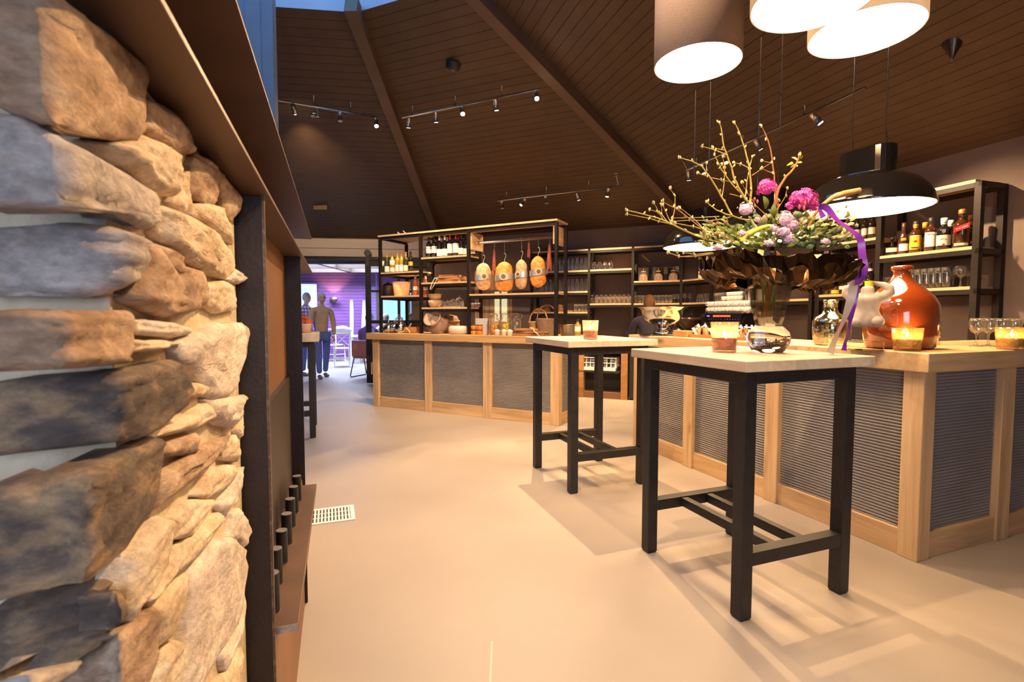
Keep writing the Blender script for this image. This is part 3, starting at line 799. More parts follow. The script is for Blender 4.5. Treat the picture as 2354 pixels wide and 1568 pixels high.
# ================================================================== BAR (right)
B0 = Vector((2.124, 2.562, 0)); TBAR = math.radians(20.7)
BD = Vector((-math.sin(TBAR), math.cos(TBAR), 0)); BN = Vector((math.cos(TBAR), math.sin(TBAR), 0))
def bar_pt(n, d, z=0): 
    p = B0 + BN * n + BD * d; return Vector((p.x, p.y, z))
def ribs_y(x, y0, y1, z0, z1, pitch, depth, flip=False):
    """horizontally ribbed sheet facing -x (or -y when flip)"""
    n = max(1, round((z1 - z0) / pitch)); p = (z1 - z0) / n; prof = []
    for i in range(n):
        z = z0 + i * p
        prof += [(depth, z), (depth * .25, z + p * .13), (0, z + p * .32), (0, z + p * .68), (depth * .25, z + p * .87)]
    prof.append((depth, z1))
    vs = []
    for o, z in prof:
        vs += [(x + o, y0, z), (x + o, y1, z)] if not flip else [(y0, x + o, z), (y1, x + o, z)]
    fs = [(2 * i, 2 * i + 2, 2 * i + 3, 2 * i + 1) for i in range(len(prof) - 1)]
    if flip: fs = [f[::-1] for f in fs]
    return MB().add(vs, fs, True)
bar = thing('bar_counter', 'oak bar counter with ribbed grey panels between posts, behind the flower table', 'counter', B0, TBAR)
ZB = 1.005
PY = [(0, .10), (.875, .985), (1.725, 1.835), (2.47, 2.575)]
for i, (a, b) in enumerate(PY): obj('post', MB().box(0, .10, a, b, 0, ZB), M['oak_z'], bar, bevel=.004)
for (a, b), (c, d) in zip(PY[:-1], PY[1:]):
    obj('ribbed_panel', ribs_y(.034, b, c, .135, ZB, .0178, .010), M['rib'], bar)
    obj('kickboard', MB().box(.012, .05, b, c, 0, .14), M['oak_y'], bar, bevel=.002)
PX = [(.70, .82), (1.50, 1.62), (1.80, 1.92)]
for a, b in PX: obj('post', MB().box(a, b, 0, .10, 0, ZB), M['oak_z'], bar, bevel=.004)
for (a, b), (c, d) in zip([(0, .10)] + PX[:-1], PX):
    obj('ribbed_panel', ribs_y(.034, b, c, .135, ZB, .0178, .010, True), M['rib'], bar)
    obj('kickboard', MB().box(b, c, .012, .05, 0, .14), M['oak_x'], bar, bevel=.002)
obj('carcass', MB().prism([(.06, .06), (1.90, .06), (1.90, .62), (.6, .62), (.6, 2.56), (.06, 2.56)], .02, ZB), M['black'], bar)
bt = thing('bar_worktop', 'thick oak worktop along the bar counter under the rust-red demijohn', 'worktop', B0, TBAR)
obj('slab', MB().box(-.035, .66, .72, 2.62, ZB, ZB + .10), M['oak_y'], bt, bevel=.005)
obj('slab', MB().box(-.035, 1.95, -.035, .72, ZB, ZB + .10), M['oak_x'], bt, bevel=.005)
BT = ZB + .10

# ================================================================== FAR COUNTER with delicatessen rack
C0 = Vector((-1.987, 7.105, 0)); TC = math.radians(-27.45)
CX_ = Vector((math.cos(TC), math.sin(TC), 0)); CY_ = Vector((-math.sin(TC), math.cos(TC), 0))
ZC = .955; CT = 1.045
ct = thing('far_counter', 'oak counter with ribbed grey panels at the back, beneath the black shelf rack', 'counter', C0, TC)
PC = [(0, .105), (.915, 1.02), (1.825, 1.945), (2.745, 2.857)]
for a, b in PC: obj('post', MB().box(a, b, 0, .10, 0, ZC), M['oak_z'], ct, bevel=.004)
for (a, b), (c, d) in zip(PC[:-1], PC[1:]):
    obj('ribbed_panel', ribs_y(.034, b, c, .135, ZC, .0178, .010, True), M['rib'], ct)
    obj('kickboard', MB().box(b, c, .012, .05, 0, .14), M['oak_x'], ct, bevel=.002)
rp = ribs_y(-2.85, -.10, -.64, .135, ZC, .0178, .010); rp.v = [(-x, -y, z) for x, y, z in rp.v]
obj('ribbed_panel', rp, M['rib'], ct)
obj('kickboard', MB().box(2.81, 2.852, .10, .64, 0, .14), M['oak_y'], ct)
obj('carcass', MB().box(.02, 2.83, .055, .64, .02, ZC), M['black'], ct)
obj('side_block', MB().box(-.05, 0, .02, .09, .45, .62), M['oak_z'], ct)
cw = thing('counter_worktop', 'knotty oak worktop on the far counter below the hanging hams', 'worktop', C0, TC)
obj('slab', MB().box(-.07, 2.905, -.05, .74, ZC, CT), wood('oak_knotty', (.62, .39, .18), (.44, .26, .11), 0, .5, True, .8), cw, bevel=.005)

RY = .11
RP0 = C0 + CY_ * RY          # rack front line
def zc(u, v): return at_plane(u, v, (RP0.x, RP0.y), (CY_.x, CY_.y)).z
def xc(u, back=0):           # local x on the rack line set back by back
    q = on_line(u, (RP0.x + CY_.x * back, RP0.y + CY_.y * back), (CX_.x, CX_.y)); return (q - Vector((C0.x, C0.y))).dot(Vector((CX_.x, CX_.y)))
X = [xc(874.5), xc(967), xc(1076.5), xc(1277)]
RD = .34
XL = xc(938, .70); 
rk = thing('shelf_rack', 'black steel shelf rack with oak boards standing on the far counter, hams hanging in it', 'rack', (C0.x, C0.y, CT), TC)
ZT = zc(1100, 524) - CT
s = .019
def post(x, y, z1=ZT - .012): obj('post', MB().box(x - s, x + s, y - s, y + s, 0, z1), M['rack_steel'], rk)
for x in X: post(x, RY + s)
post(XL, RY + .70 - s)
for x in X[1:]: post(x, RY + RD - s)
def rshelf(u, v, poly):
    z = zc(u, v) - CT
    x0 = min(p[0] for p in poly); x1 = max(p[0] for p in poly)
    obj('shelf_board', MB().prism(poly, z - .022, z), M['shelf_oak'], rk)
    fr = MB()
    for i in range(len(poly)):
        a, b = Vector(poly[i]), Vector(poly[(i + 1) % len(poly)]); d = (b - a).normalized(); n = Vector((-d.y, d.x)) * .018
        c = sum((Vector(p) for p in poly), Vector((0, 0))) / len(poly)
        if n.dot(c - a) < 0: n = -n
        fr.prism([tuple(a), tuple(b), tuple(b + n), tuple(a + n)], z - .056, z - .022)
    obj('shelf_frame', fr, M['rack_steel'], rk)
    return z + CT
def bay(i, d=RD):
    if i == 0: return [(X[0] + s, RY), (X[1] - s, RY), (X[1] - s, RY + RD), (XL + s, RY + .70)]
    return [(X[i] + s, RY), (X[i + 1] - s, RY), (X[i + 1] - s, RY + d), (X[i] + s, RY + d)]
Z1A = rshelf(920, 624.5, bay(0)); Z1B = rshelf(920, 679.5, bay(0))
Z2A = rshelf(1020, 589, bay(1)); Z2B = rshelf(1020, 648, bay(1)); Z2C = rshelf(1020, 706.5, bay(1))
Z3A = rshelf(1175, 674, bay(2))
topb = [(X[0] - s, RY - .01), (X[3] + s, RY - .01), (X[3] + s, RY + RD), (X[1], RY + RD), (XL, RY + .70)]
obj('top_board', MB().prism(topb, ZT, ZT + .022), M['shelf_oak'], rk)
tf = MB()
for (a, b) in ((0, 1), (1, 2), (2, 3)):
    tf.box(X[a] + s, X[b] - s, RY + .002, RY + .03, ZT - .04, ZT)
    if a: tf.box(X[a] + s, X[b] - s, RY + RD - .03, RY + RD - .002, ZT - .04, ZT)
tf.box(X[0] - s + .002, X[0] + s - .002, RY + .04, RY + .6, ZT - .035, ZT)
obj('top_frame', tf, M['rack_steel'], rk)
HZ = zc(1180, 547) - CT
for x0, x1 in ((X[2] + s + .002, X[2] + s + .022), (X[3] - s - .03, X[3] - s - .008)):
    obj('end_board', MB().box(x0, x1, RY + .03, RY + RD - .03, HZ - .10, ZT - .04), M['oak_y'], rk)
RODY = RY + .17
obj('rod', MB().tube([(X[2] + s + .02, RODY, HZ), (X[3] - s - .03, RODY, HZ)], .016, 14), M['nickel'], rk)
obj('rod_socket', MB().tube([(X[2] + s + .02, RODY, HZ), (X[2] + s + .06, RODY, HZ)], .024, 14), M['nickel'], rk)

# ================================================================== WALL SHELVING behind the bar
nA = Vector((Ad.y, -Ad.x)); Bd = (Vector(K[3]) - Vector(K[2])).normalized(); nB = Vector((Bd.y, -Bd.x))
if nA.dot(Vector((-1, -1))) < 0: nA = -nA
if nB.dot(Vector((-1, -.3))) < 0: nB = -nB
SD = .34
A0 = Vector(K[1]) + nA * SD; Bq = Vector(K[2]) + nB * SD
A1 = Vector(K[1]) + nA * .02; Bq1 = Vector(K[2]) + nB * .02
fA = lambda u, back=0: on_line(u, A0 - nA * back, Ad)
fB = lambda u, back=0: on_line(u, Bq - nB * back, Bd)
zA = lambda u, v: at_plane(u, v, A0, nA).z
zB = lambda u, v: at_plane(u, v, Bq, nB).z
def isect(p, d, q, e):
    k = d.x * e.y - d.y * e.x; w = q - p; t = (w.x * e.y - w.y * e.x) / k; return p + d * t
CORF = isect(A0, Ad, Bq, Bd); CORB = isect(A1, Ad, Bq1, Bd)
aw = thing('shelving_unit', 'black steel shelving with oak boards full of glassware along the back concrete wall', 'shelving', (CORF.x, CORF.y, 0))
def wpost(par, p, nrm, z0, z1, w=.02):
    d = Vector((-nrm.y, nrm.x)); q = [p + d * w, p - d * w, p - d * w - nrm * 2 * w, p + d * w - nrm * 2 * w]
    obj_w('post', MB().prism([tuple(x) for x in q], z0, z1), M['rack_steel'], par)
ZTA = zA(1400, 570)
UA = [1222, 1353, 1453, 1564]
for u in UA:
    zf = 0 if u < 1300 else .922; wpost(aw, fA(u), nA, zf, ZTA - .02); wpost(aw, fA(u) - nA * (SD - .07), nA, zf, ZTA - .02)
UB = [1631, 1728, 1860]
for u in UB:
    wpost(aw, fB(u), nB, .922, ZTA - .02); wpost(aw, fB(u) - nB * (SD - .07), nB, .922, ZTA - .02)
def wshelf(par, front, back, z, nrm):
    poly = [tuple(p) for p in front] + [tuple(p) for p in reversed(back)]
    obj_w('shelf_board', MB().prism(poly, z - .025, z), M['shelf_oak'], par)
    fr = MB()
    for a, b, nn in ((front[i], front[i + 1], nrm[i]) for i in range(len(front) - 1)):
        fr.prism([tuple(a), tuple(b), tuple(b - nn * .03), tuple(a - nn * .03)], z - .065, z - .025)
    for a, b, nn in ((back[i], back[i + 1], nrm[i]) for i in range(len(back) - 1)):
        fr.prism([tuple(a), tuple(b), tuple(b + nn * .03), tuple(a + nn * .03)], z - .065, z - .025)
    obj_w('shelf_frame', fr, M['rack_steel'], par)
    return z
def shelfA(u0, u1, u, v):
    f0, f1 = fA(u0) + Ad * .02, fA(u1) - Ad * .02
    return wshelf(aw, [f0, f1], [f0 - nA * (SD - .02), f1 - nA * (SD - .02)], zA(u, v), [nA])
def shelfC(z):
    f0, f1 = fA(1564) + Ad * .02, fB(1631) - Bd * .02
    return wshelf(aw, [f0, CORF, f1], [f0 - nA * (SD - .02), CORB, f1 - nB * (SD - .02)], z, [nA, nB])
def shelfB(par, u0, u1, z):
    f0, f1 = fB(u0) + Bd * .02, fB(u1) - Bd * .02
    return wshelf(par, [f0, f1], [f0 - nB * (SD - .02), f1 - nB * (SD - .02)], z, [nB])
SA1 = shelfA(1222, 1353, 1330, 621.5); SA2 = shelfA(1222, 1353, 1330, 669.5); SA3 = shelfA(1222, 1353, 1330, 717)
SB1 = shelfA(1353, 1453, 1400, 618.5); SB2 = shelfA(1353, 1453, 1400, 697.5)
SC1 = shelfA(1453, 1564, 1510, 645); SC2 = shelfA(1453, 1564, 1510, 697)
shelfC(SC1); shelfC(SC2); SE1 = shelfB(aw, 1631, 1728, SC1); SE2 = shelfB(aw, 1631, 1728, SC2); 
shelfB(aw, 1728, 1860, SC1); shelfB(aw, 1728, 1860, SC2)
for a, b in ((1222, 1353), (1353, 1453), (1453, 1564)): shelfA(a, b, 1400, 570)
shelfC(ZTA); shelfB(aw, 1631, 1728, ZTA); shelfB(aw, 1728, 1860, ZTA)
# taller unit on the right-hand wall
rw = thing('bottle_shelving', 'tall black steel bottle shelving with oak boards on the right concrete wall', 'shelving', (*fB(2230), 0))
ZTR = zB(2229, 415); UR = [1876, 2011, 2233]
for u in UR:
    wpost(rw, fB(u), nB, .922, ZTR - .02, .024); wpost(rw, fB(u) - nB * (SD - .06), nB, .922, ZTR - .02, .024)
SR1 = shelfB(rw, 2011, 2233, zB(2110, 579.5)); SR2 = shelfB(rw, 2011, 2233, zB(2160, 661.5))
SM1 = shelfB(rw, 1876, 2011, zB(1985, 549.5)); SM2 = shelfB(rw, 1876, 2011, zB(1930, 676))
shelfB(rw, 2011, 2233, ZTR); shelfB(rw, 1876, 2011, ZTR)
p = fB(2233)
for z in (SR1, SR2, ZTR): 
    e1 = MB(); e1.prism([tuple(p + Bd * .0 ), tuple(p + Bd * .024), tuple(p + Bd * .024 - nB * (SD - .02)), tuple(p - nB * (SD - .02))], z - .06, z - .02); obj_w('end_frame', e1, M['rack_steel'], rw)

# back counter under the shelving
ZBC = .92
bc = thing('back_counter', 'dark back counter under the wall shelving with the coffee machine on it', 'counter', (CORF.x, CORF.y, 0))
def ao(u, off): return on_line(u, Vector(K[1]) + nA * off, Ad)
def bo(u, off): return on_line(u, Vector(K[2]) + nB * off, Bd)
OFF = .62
corF = isect(Vector(K[1]) + nA * OFF, Ad, Vector(K[2]) + nB * OFF, Bd); corB = isect(Vector(K[1]) + nA * .01, Ad, Vector(K[2]) + nB * .01, Bd)
l0 = ao(1330, OFF); r0 = Vector(K[2]) + nB * OFF + Bd * 4.2
top_poly = [l0, corF, r0, r0 - nB * (OFF - .01), corB, l0 - nA * (OFF - .01)]
obj_w('top', MB().prism([tuple(p) for p in top_poly], ZBC - .04, ZBC), plain('dark_worktop', (.10, .075, .06), .5), bc, bevel=.003)
rA = ao(1447, OFF)
body = [rA - nA * .03, corF - (nA + nB) * .02, r0 - nB * .03, r0 - nB * (OFF - .02), corB, rA - nA * (OFF - .01)]
obj_w('body', MB().prism([tuple(p) for p in body], .02, ZBC - .04), M['black'], bc)
for u in (1335, 1436):
    p = ao(u, OFF); q = [p + Ad * .05, p - Ad * .05, p - Ad * .05 - nA * .10, p + Ad * .05 - nA * .10]
    obj_w('post', MB().prism([tuple(x) for x in q], 0, ZBC - .04), M['board_oak'], bc)
p0_, p1_ = ao(1341, OFF - .5), ao(1430, OFF - .5)
obj_w('back_panel', MB().prism([tuple(p0_), tuple(p1_), tuple(p1_ - nA * .02), tuple(p0_ - nA * .02)], .1, ZBC - .04), M['black'], bc)
p0_, p1_ = ao(1341, OFF - .02), ao(1430, OFF - .02)
obj_w('plinth', MB().prism([tuple(p0_), tuple(p1_), tuple(p1_ - nA * .45), tuple(p0_ - nA * .45)], 0, .10), plain('brown_plinth', (.16, .08, .04), .6), bc)

# ================================================================== LAMPS
def face_cam(p):
    c = Vector((-p[0], -p[1])).normalized(); return math.atan2(c.x, -c.y)
def ceil_z(x, y):
    best = 99
    for i in range(8):
        a, b = kz(i), kz(i + 1); n = (b - a).cross(APEX - a)
        if abs(n.z) > 1e-6: best = min(best, a.z - (n.x * (x - a.x) + n.y * (y - a.y)) / n.z)
    return best
def on_ceiling(u, v, k=1.0):
    r = ray(u, v); best = None
    for i in range(8):
        a, b = kz(i), kz(i + 1); n = (b - a).cross(APEX - a)
        d = r.dot(n)
        if abs(d) < 1e-9: continue
        t = (a - Vector((0, 0, EYE))).dot(n) / d
        if t > 0:
            p = Vector((0, 0, EYE)) + r * t
            if abs(ceil_z(p.x, p.y) - p.z) < .02 and (best is None or t < best): best = t
    return Vector((0, 0, EYE)) + r * (best or 6) * k

M['drum_taupe'] = pm('taupe_linen_shade', (.22, .165, .14), (.27, .205, .175), 60, .85, bump=.25, stretch=(1, 1, 4))
def linen(name, c):
    m, nt, b = nodes(name); nt.nodes.remove(b); out = nt.nodes['Material Output']
    wv = N(nt, 'ShaderNodeTexNoise', Scale=90, Detail=3); cr = N(nt, 'ShaderNodeValToRGB')
    cr.color_ramp.elements[0].color = col4(tuple(x * .85 for x in c)); cr.color_ramp.elements[1].color = col4(c)
    nt.links.new(wv.outputs['Fac'], cr.inputs[0])
    d = N(nt, 'ShaderNodeBsdfDiffuse'); t = N(nt, 'ShaderNodeBsdfTranslucent'); mx = N(nt, 'ShaderNodeMixShader'); mx.inputs[0].default_value = .25
    nt.links.new(cr.outputs[0], d.inputs[0]); nt.links.new(cr.outputs[0], t.inputs[0])
    nt.links.new(d.outputs[0], mx.inputs[1]); nt.links.new(t.outputs[0], mx.inputs[2]); nt.links.new(mx.outputs[0], out.inputs[0])
    return m
M['drum_cream'] = linen('cream_linen_shade', (.78, .70, .58))
def drum(u, v, y, r, h, mat, label):
    p = at_y(u, v, y)
    t = thing('drum_pendant', label, 'lamp', p)
    obj('shade', MB().lathe([(r - .004, .0), (r, 0), (r, h), (r - .004, h), (r - .004, 0)], 56), mat, t)
    obj('diffuser', MB().lathe([(0, .05), (r - .006, .05)], 56), M['lamp_disc'], t)
    obj('lid', MB().lathe([(r - .006, h - .02), (.03, h - .02), (.0, h - .02)], 40), M['lamp_white'], t)
    obj('cord', MB().tube([(0, 0, h - .02), (0, 0, ceil_z(p.x, p.y) - p.z)], .006, 8), M['black'], t)
    return p
d1 = drum(1603, 148, 2.9, .236, .62, M['drum_taupe'], 'taupe linen drum pendant lamp hanging left of the two cream ones')
d3 = drum(1988, 77, 2.2, .213, .42, M['drum_cream'], 'cream linen drum pendant lamp, lower of the glowing pair at the top')
p2_ = at_z(1868, 4, d3.z - .10)
d2 = drum(1868, 4, p2_.y, .200, .42, M['drum_cream'], 'cream linen drum pendant lamp at the top, overlapping the lower glowing one')

def stadium(a, r, n=10):
    return [(a + r * math.sin(k * PI / n), -r * math.cos(k * PI / n)) for k in range(n + 1)] + [(-a - r * math.sin(k * PI / n), r * math.cos(k * PI / n)) for k in range(n + 1)]
def pendant(u, v, y, R, label):
    p = at_y(u, v, y)
    t = thing('dome_pendant', label, 'lamp', p, TBAR)
    k = R / .34
    prof = [(R - .004, .004), (R, 0), (R + .004, .006), (R - .002, .02), (R * .97, .055), (R * .90, .10), (R * .78, .145), (R * .60, .182), (R * .40, .20), (R * .2, .208)]
    obj('dome', MB().lathe(prof, 56), M['gloss_black'], t)
    obj('liner', MB().lathe([(R - .006, .004), (R * .95, .05), (R * .87, .095), (R * .74, .138), (R * .3, .19), (0, .195)][::-1], 48), M['lamp_white'], t)
    obj('diffuser', MB().lathe([(R * .90, .06), (0, .06)], 48), M['pend_disc'], t)
    st = [(y_, x_) for x_, y_ in stadium(.072 * k, .085 * k)]
    obj('neck', MB().prism(st, .19, .35), M['gloss_black'], t, bevel=.006)
    for sy in (-1, 1):
        yy = sy * .10 * k; X0 = Vector(p) + TD * yy
        obj('wire', MB().tube([(0, yy, .35), (0, yy, ceil_z(X0.x, X0.y) - p.z - .01)], .0035, 6), M['nickel'], t)
        obj('cable', MB().tube([(.02, yy, .35), (.006, yy + .006, .48), (.006, yy + .006, ceil_z(X0.x, X0.y) - p.z - .01)], .0025, 6), M['black'], t)
        for q in range(1, 5): 
            zq = .48 + q * .28
            if zq < ceil_z(X0.x, X0.y) - p.z - .05: obj('clip', MB().tube([(.003, yy + .003, zq), (.003, yy + .003, zq + .012)], .007, 6), M['black'], t)
    return p
e3 = pendant(1990, 482, 3.05, .335, 'glossy black dome pendant lamp nearest, hanging by the bottle shelving')
e2 = pendant(1762, 548, 3.9, .335, 'glossy black dome pendant lamp in the middle of its row, behind the flowers')
e1_ = pendant(1609, 569, 4.75, .335, 'glossy black dome pendant lamp farthest away, left of the flower wrap')
# ceiling rose without lamp
q = on_ceiling(2190, 103)
cn = thing('ceiling_rose', 'dark metal cone-shaped ceiling rose on the planks at upper right', 'ceiling rose', q)
obj('cone', MB().lathe([(.0, -.10), (.008, -.098), (.012, -.085), (.065, .02), (.065, .03), (0, .03)], 24), plain('bronze_metal', (.10, .07, .05), .3, metal=.8), cn)
obj('nipple', MB().tube([(0, 0, -.13), (0, 0, -.09)], .005, 8), M['nickel'], cn)
# smoke detector
q = on_ceiling(1042, 150, .995)
sdt = thing('smoke_detector', 'round dark detector with green light on the sloping planks', 'detector', q, 0)
sdt.rotation_euler = (math.radians(20), math.radians(12), 0)
obj('body', MB().lathe([(0, -.05), (.05, -.05), (.072, -.035), (.075, 0), (.075, .03)], 28), M['black'], sdt)
obj('sensor', MB().lathe([(0, -.055), (.022, -.054), (.022, -.045)], 20, (0, -.015, 0)), M['lens_off'], sdt)
obj('light', MB().ball((.02, -.06, -.03), .007), glow('green_led', (.05, 1, .2), 6), sdt)
qj = on_ceiling(737, 475, .998)
obj_ = thing('junction_plate', 'small dark rectangular cover plate on the planks above the doorway', 'plate', qj)
obj('cover', MB().box(-.11, .11, -.02, .03, -.05, .05), M['beam'], obj_)

# ---- spotlight rails under the ceiling
def track(label, a, b, spots, canopies=(), k=.972, lit_power=26):
    A_, B_ = on_ceiling(*a, k), on_ceiling(*b, k)
    t = thing('spot_rail', label, 'spotlight rail', A_)
    L_ = B_ - A_; d = L_.normalized()
    obj('rail_bar', MB().tube([(0, 0, 0), L_], .011, 8), M['nickel'], t)
    nst = 3
    for i in range(nst):
        w = A_ + L_ * ((i + .25) / nst); l = w - A_
        obj('standoff', MB().tube([l, l + Vector((0, 0, ceil_z(w.x, w.y) - w.z))], .007, 6), M['nickel'], t)
    for u, v, lit, aim in spots:
        # nearest point of the rail to that column
        f = max(0, min(1, (u - a[0]) / (b[0] - a[0])))
        c = A_ + L_ * f - A_
        w = A_ + c
        dr = (Vector(aim) - w).normalized() if aim else Vector((.1, -.25, -1)).normalized()
        hang = c + Vector((0, 0, -.05))
        o = obj('spot_head', MB().tube([hang - dr * .035, hang + dr * .075], .026, 16), M['nickel'], t)
        obj('bracket', MB().tube([c, hang], .008, 6), M['nickel'], o)
        obj('lens', MB().tube([hang + dr * .0755, hang + dr * .079], .022, 16), M['lens_lit'] if lit >= 2 else M['lens_dim'] if lit else M['lens_off'], o)
        if lit and aim:
            spot('spot_light', A_ + hang + dr * .085, aim, 5.5 * lit_power * (1.85 if lit == 3 else 1.0 if lit == 2 else .6), 78, .35 if lit == 3 else .9, r=.014 if lit == 3 else .03)
    for u, v in canopies:
        q = on_ceiling(u, v, .998) - A_
        obj('canopy', MB().tube([q, q + Vector((0, 0, .03))], .05, 18), M['nickel'], t)
        f = max(0, min(1, (u - a[0]) / (b[0] - a[0]))); e = L_ * f
        m_ = (q + e) / 2 + Vector((.03, 0, -.04))
        obj('feed_cable', MB().tube([q, m_, e], .006, 6), M['nickel'], t)
CAMP = (-1.4, 5.8, 0)
track('spotlight rail at upper left with a blazing spot at its right end', (610, 226), (868, 270),
      [(672, 257, 2, (-3.2, 9.4, 1.6)), (778, 268, 0, None), (864, 283, 2, (-.9, 4.4, 0))], [(724, 268)], lit_power=34)
track('spotlight rail with four lit spots in the middle of the ceiling', (925, 271), (1240, 205),
      [(941, 277, 1, (-1.5, 7.0, 1.8)), (1009, 262, 1, (-.8, 6.7, 1.5)), (1073, 252, 2, (-.1, 3.4, 0)), (1148, 231, 1, (.1, 6.2, 1.6)), (1233, 216, 3, (.75, 2.7, 0))], lit_power=52)
track('spotlight rail over the hanging hams, three of five spots lit', (1143, 462), (1432, 427),
      [(1155, 468, 0, None), (1209, 463, 1, (-.9, 6.9, 1.3)), (1263, 457, 0, None), (1334, 453, 1, (1.6, 7.9, 1.4)), (1401, 441, 1, (1.0, 7.0, 1.0))], [(1417, 405)], lit_power=130)
track('long spotlight rail on the right ceiling slope with one lit spot near its upper end', (1578, 392), (1990, 201),
      [(1585, 400, 1, (2.6, 6.9, 1.2)), (1635, 374, 1, (2.5, 5.5, 1.0)), (1701, 345, 1, (2.4, 4.6, 1.0)), (1785, 312, 1, (3.4, 5.2, 1.5)), (1906, 255, 2, (3.9, 4.0, 1.4))], [(1568, 366)], lit_power=60)

# rail over the photographer's head, its beams on the stone pillar and the floor in front of it
for k, (pos, aim, pw, ang, lab) in enumerate((((1.0, 1.15, 3.05), (-.48, .72, 1.0), 215, 46, 'spotlight overhead aimed down at the stone pillar'), ((.95, .2, 3.1), (.1, 2.6, 0), 70, 70, 'spotlight overhead aimed at the floor before the tables'), ((.35, 2.3, 3.62), (-.7, 6.6, .75), 620, 52, 'spotlight overhead aimed at the front of the far counter'), ((-.2, 1.9, 3.75), (2.2, 3.9, .5), 260, 70, 'spotlight overhead aimed at the panelled side of the bar'))):
    t = thing('ceiling_spot', lab, 'spotlight', pos)
    dr = (Vector(aim) - Vector(pos)).normalized()
    obj('spot_head', MB().tube([-dr * .06, dr * .05], .026, 16), M['nickel'], t); obj('lens', MB().tube([dr * .0505, dr * .054], .022, 16), M['lens_dim'], t)
    obj('stem', MB().tube([(0, 0, 0), (0, 0, ceil_z(pos[0], pos[1]) - pos[2])], .006, 6), M['nickel'], t)
    spot('spot_light', Vector(pos) + dr * .06, aim, pw, ang, .5, r=.02)

# ================================================================== SMALL THINGS
TDIR = (0, 0, 0)
class Proto:
    """build one of a kind with its parts, then copy it"""
    def __init__(s, build): s.build = build; s.root = None
    def put(s, loc, label, group=None, rotz=0, scale=None):
        if s.root is None:
            s.root = s.build(); index_kids(s.root)
            r = s.root; r.location = loc; r.rotation_euler = (0, 0, rotz); r['label'] = label
            if group: r['group'] = group
            if scale: r.scale = scale
            return r
        return dup(s.root, loc, rotz, label, group, scale)
def solo(name, cat, mb, mat):
    o = obj(name, mb, mat); o['category'] = cat; return o
# -------- glassware (thin shells)
P_tall = Proto(lambda: solo('beer_glass', 'glass', MB().lathe([(0, .006), (.027, .004), (.030, 0), (.033, .05), (.037, .12), (.040, .175), (.039, .176), (.036, .12), (.031, .05), (.028, .014), (0, .012)], 14), M['glass']))
P_inv = Proto(lambda: solo('beer_glass', 'glass', MB().lathe([(.036, 0), (.035, .08), (.030, .15), (.020, .185), (.024, .2), (.026, .205), (0, .207)], 14), M['glass']))
P_squat = Proto(lambda: solo('tumbler', 'glass', MB().lathe([(.042, 0), (.046, .04), (.043, .08), (.030, .105), (.024, .112), (.030, .125), (0, .127)], 14), M['glass']))
P_tumb = Proto(lambda: solo('tumbler', 'glass', MB().lathe([(0, .008), (.032, .006), (.034, 0), (.037, .06), (.040, .125), (.039, .125), (.036, .06), (.033, .014), (0, .014)], 14), M['glass']))
def wineglass(k=1.0):
    return MB().lathe([(0, .002), (.034, 0), (.034, .003), (.012, .008), (.006, .02), (.0045, .05), (.0055, .075), (.010, .085), (.026, .098), (.037, .120), (.0405, .145), (.037, .172), (.033, .188), (.032, .188), (.036, .17), (.039, .145), (.035, .120), (.024, .1), (0, .09)], 22)
P_wine = Proto(lambda: solo('wine_glass', 'glass', wineglass(), M['glass']))
P_gob = Proto(lambda: solo('goblet', 'glass', MB().lathe([(.034, 0), (.040, .03), (.038, .06), (.022, .085), (.006, .095), (.005, .12), (.026, .135), (.030, .14), (0, .141)], 14), M['glass']))
ORD = 'first second third fourth fifth sixth seventh eighth ninth tenth eleventh twelfth thirteenth fourteenth'.split()
def rowA(proto, u0, u1, n, z, backs, label, group, f=None):
    for i in range(n):
        u = u0 + (u1 - u0) * i / max(1, n - 1)
        for k, b in enumerate(backs):
            p = (f or fA)(u, b); row = ('front row, ', 'back row, ')[k] if len(backs) > 1 else ''
            proto.put((p.x, p.y, z), '%s, %s%s from the left' % (label, row, ORD[i]), group)
def rowB(*a): rowA(*a, f=fB)
rowA(P_inv, 1235, 1346, 12, SA1, (.08, .20), 'upturned beer glass on the upper left back shelf', 'beer glasses on the upper left back shelf')
rowA(P_inv, 1235, 1346, 12, SA2, (.08, .20), 'upturned beer glass on the second left back shelf', 'beer glasses on the second left back shelf')
rowA(P_tumb, 1324, 1347, 4, SA3, (.08, .19), 'small glass on the lowest left back shelf', 'small glasses on the lowest left back shelf')
rowA(P_squat, 1365, 1402, 4, SB1, (.09, .20), 'squat glass alone on the second-bay upper shelf', 'squat glasses on the second-bay upper shelf')
rowA(P_gob, 1361, 1444, 9, SB2, (.08, .19), 'short goblet on the second-bay lower shelf', 'goblets on the second-bay lower shelf')
rowA(P_tumb, 1461, 1540, 10, SC2, (.09, .20), 'tumbler on the shelf below the black boxes', 'tumblers below the three black boxes')
for i, u in enumerate((1549, 1558)):
    p = fA(u, .09); P_wine.put((p.x, p.y, SC2), 'stemmed glass, %s one at the right end of the tumbler row' % ('left', 'right')[i], 'stemmed glasses beside the tumblers', scale=(.8, .8, .72))
for u in (1573, 1585):
    p = fA(u, .12); P_wine.put((p.x, p.y, SC2), ('left' if u < 1580 else 'right') + ' one of two stemmed glasses on the lower corner shelf', 'stemmed glasses on the corner shelf', scale=(.85, .85, .78))
rowB(P_squat, 1607, 1625, 3, SC2, (.10,), 'squat glass at the right of the corner shelf', 'squat glasses on the corner shelf')
rowB(P_tumb, 1638, 1664, 5, SE2, (.09, .19), 'tumbler left of the stacked white cups', 'tumblers beside the white cups')
P_bigcup = Proto(lambda: solo('white_cup', 'cup', MB().lathe([(0, .005), (.025, .003), (.027, 0), (.040, .03), (.043, .07), (.041, .07), (.037, .03), (.024, .012), (0, .011)], 18), M['ceramic']))
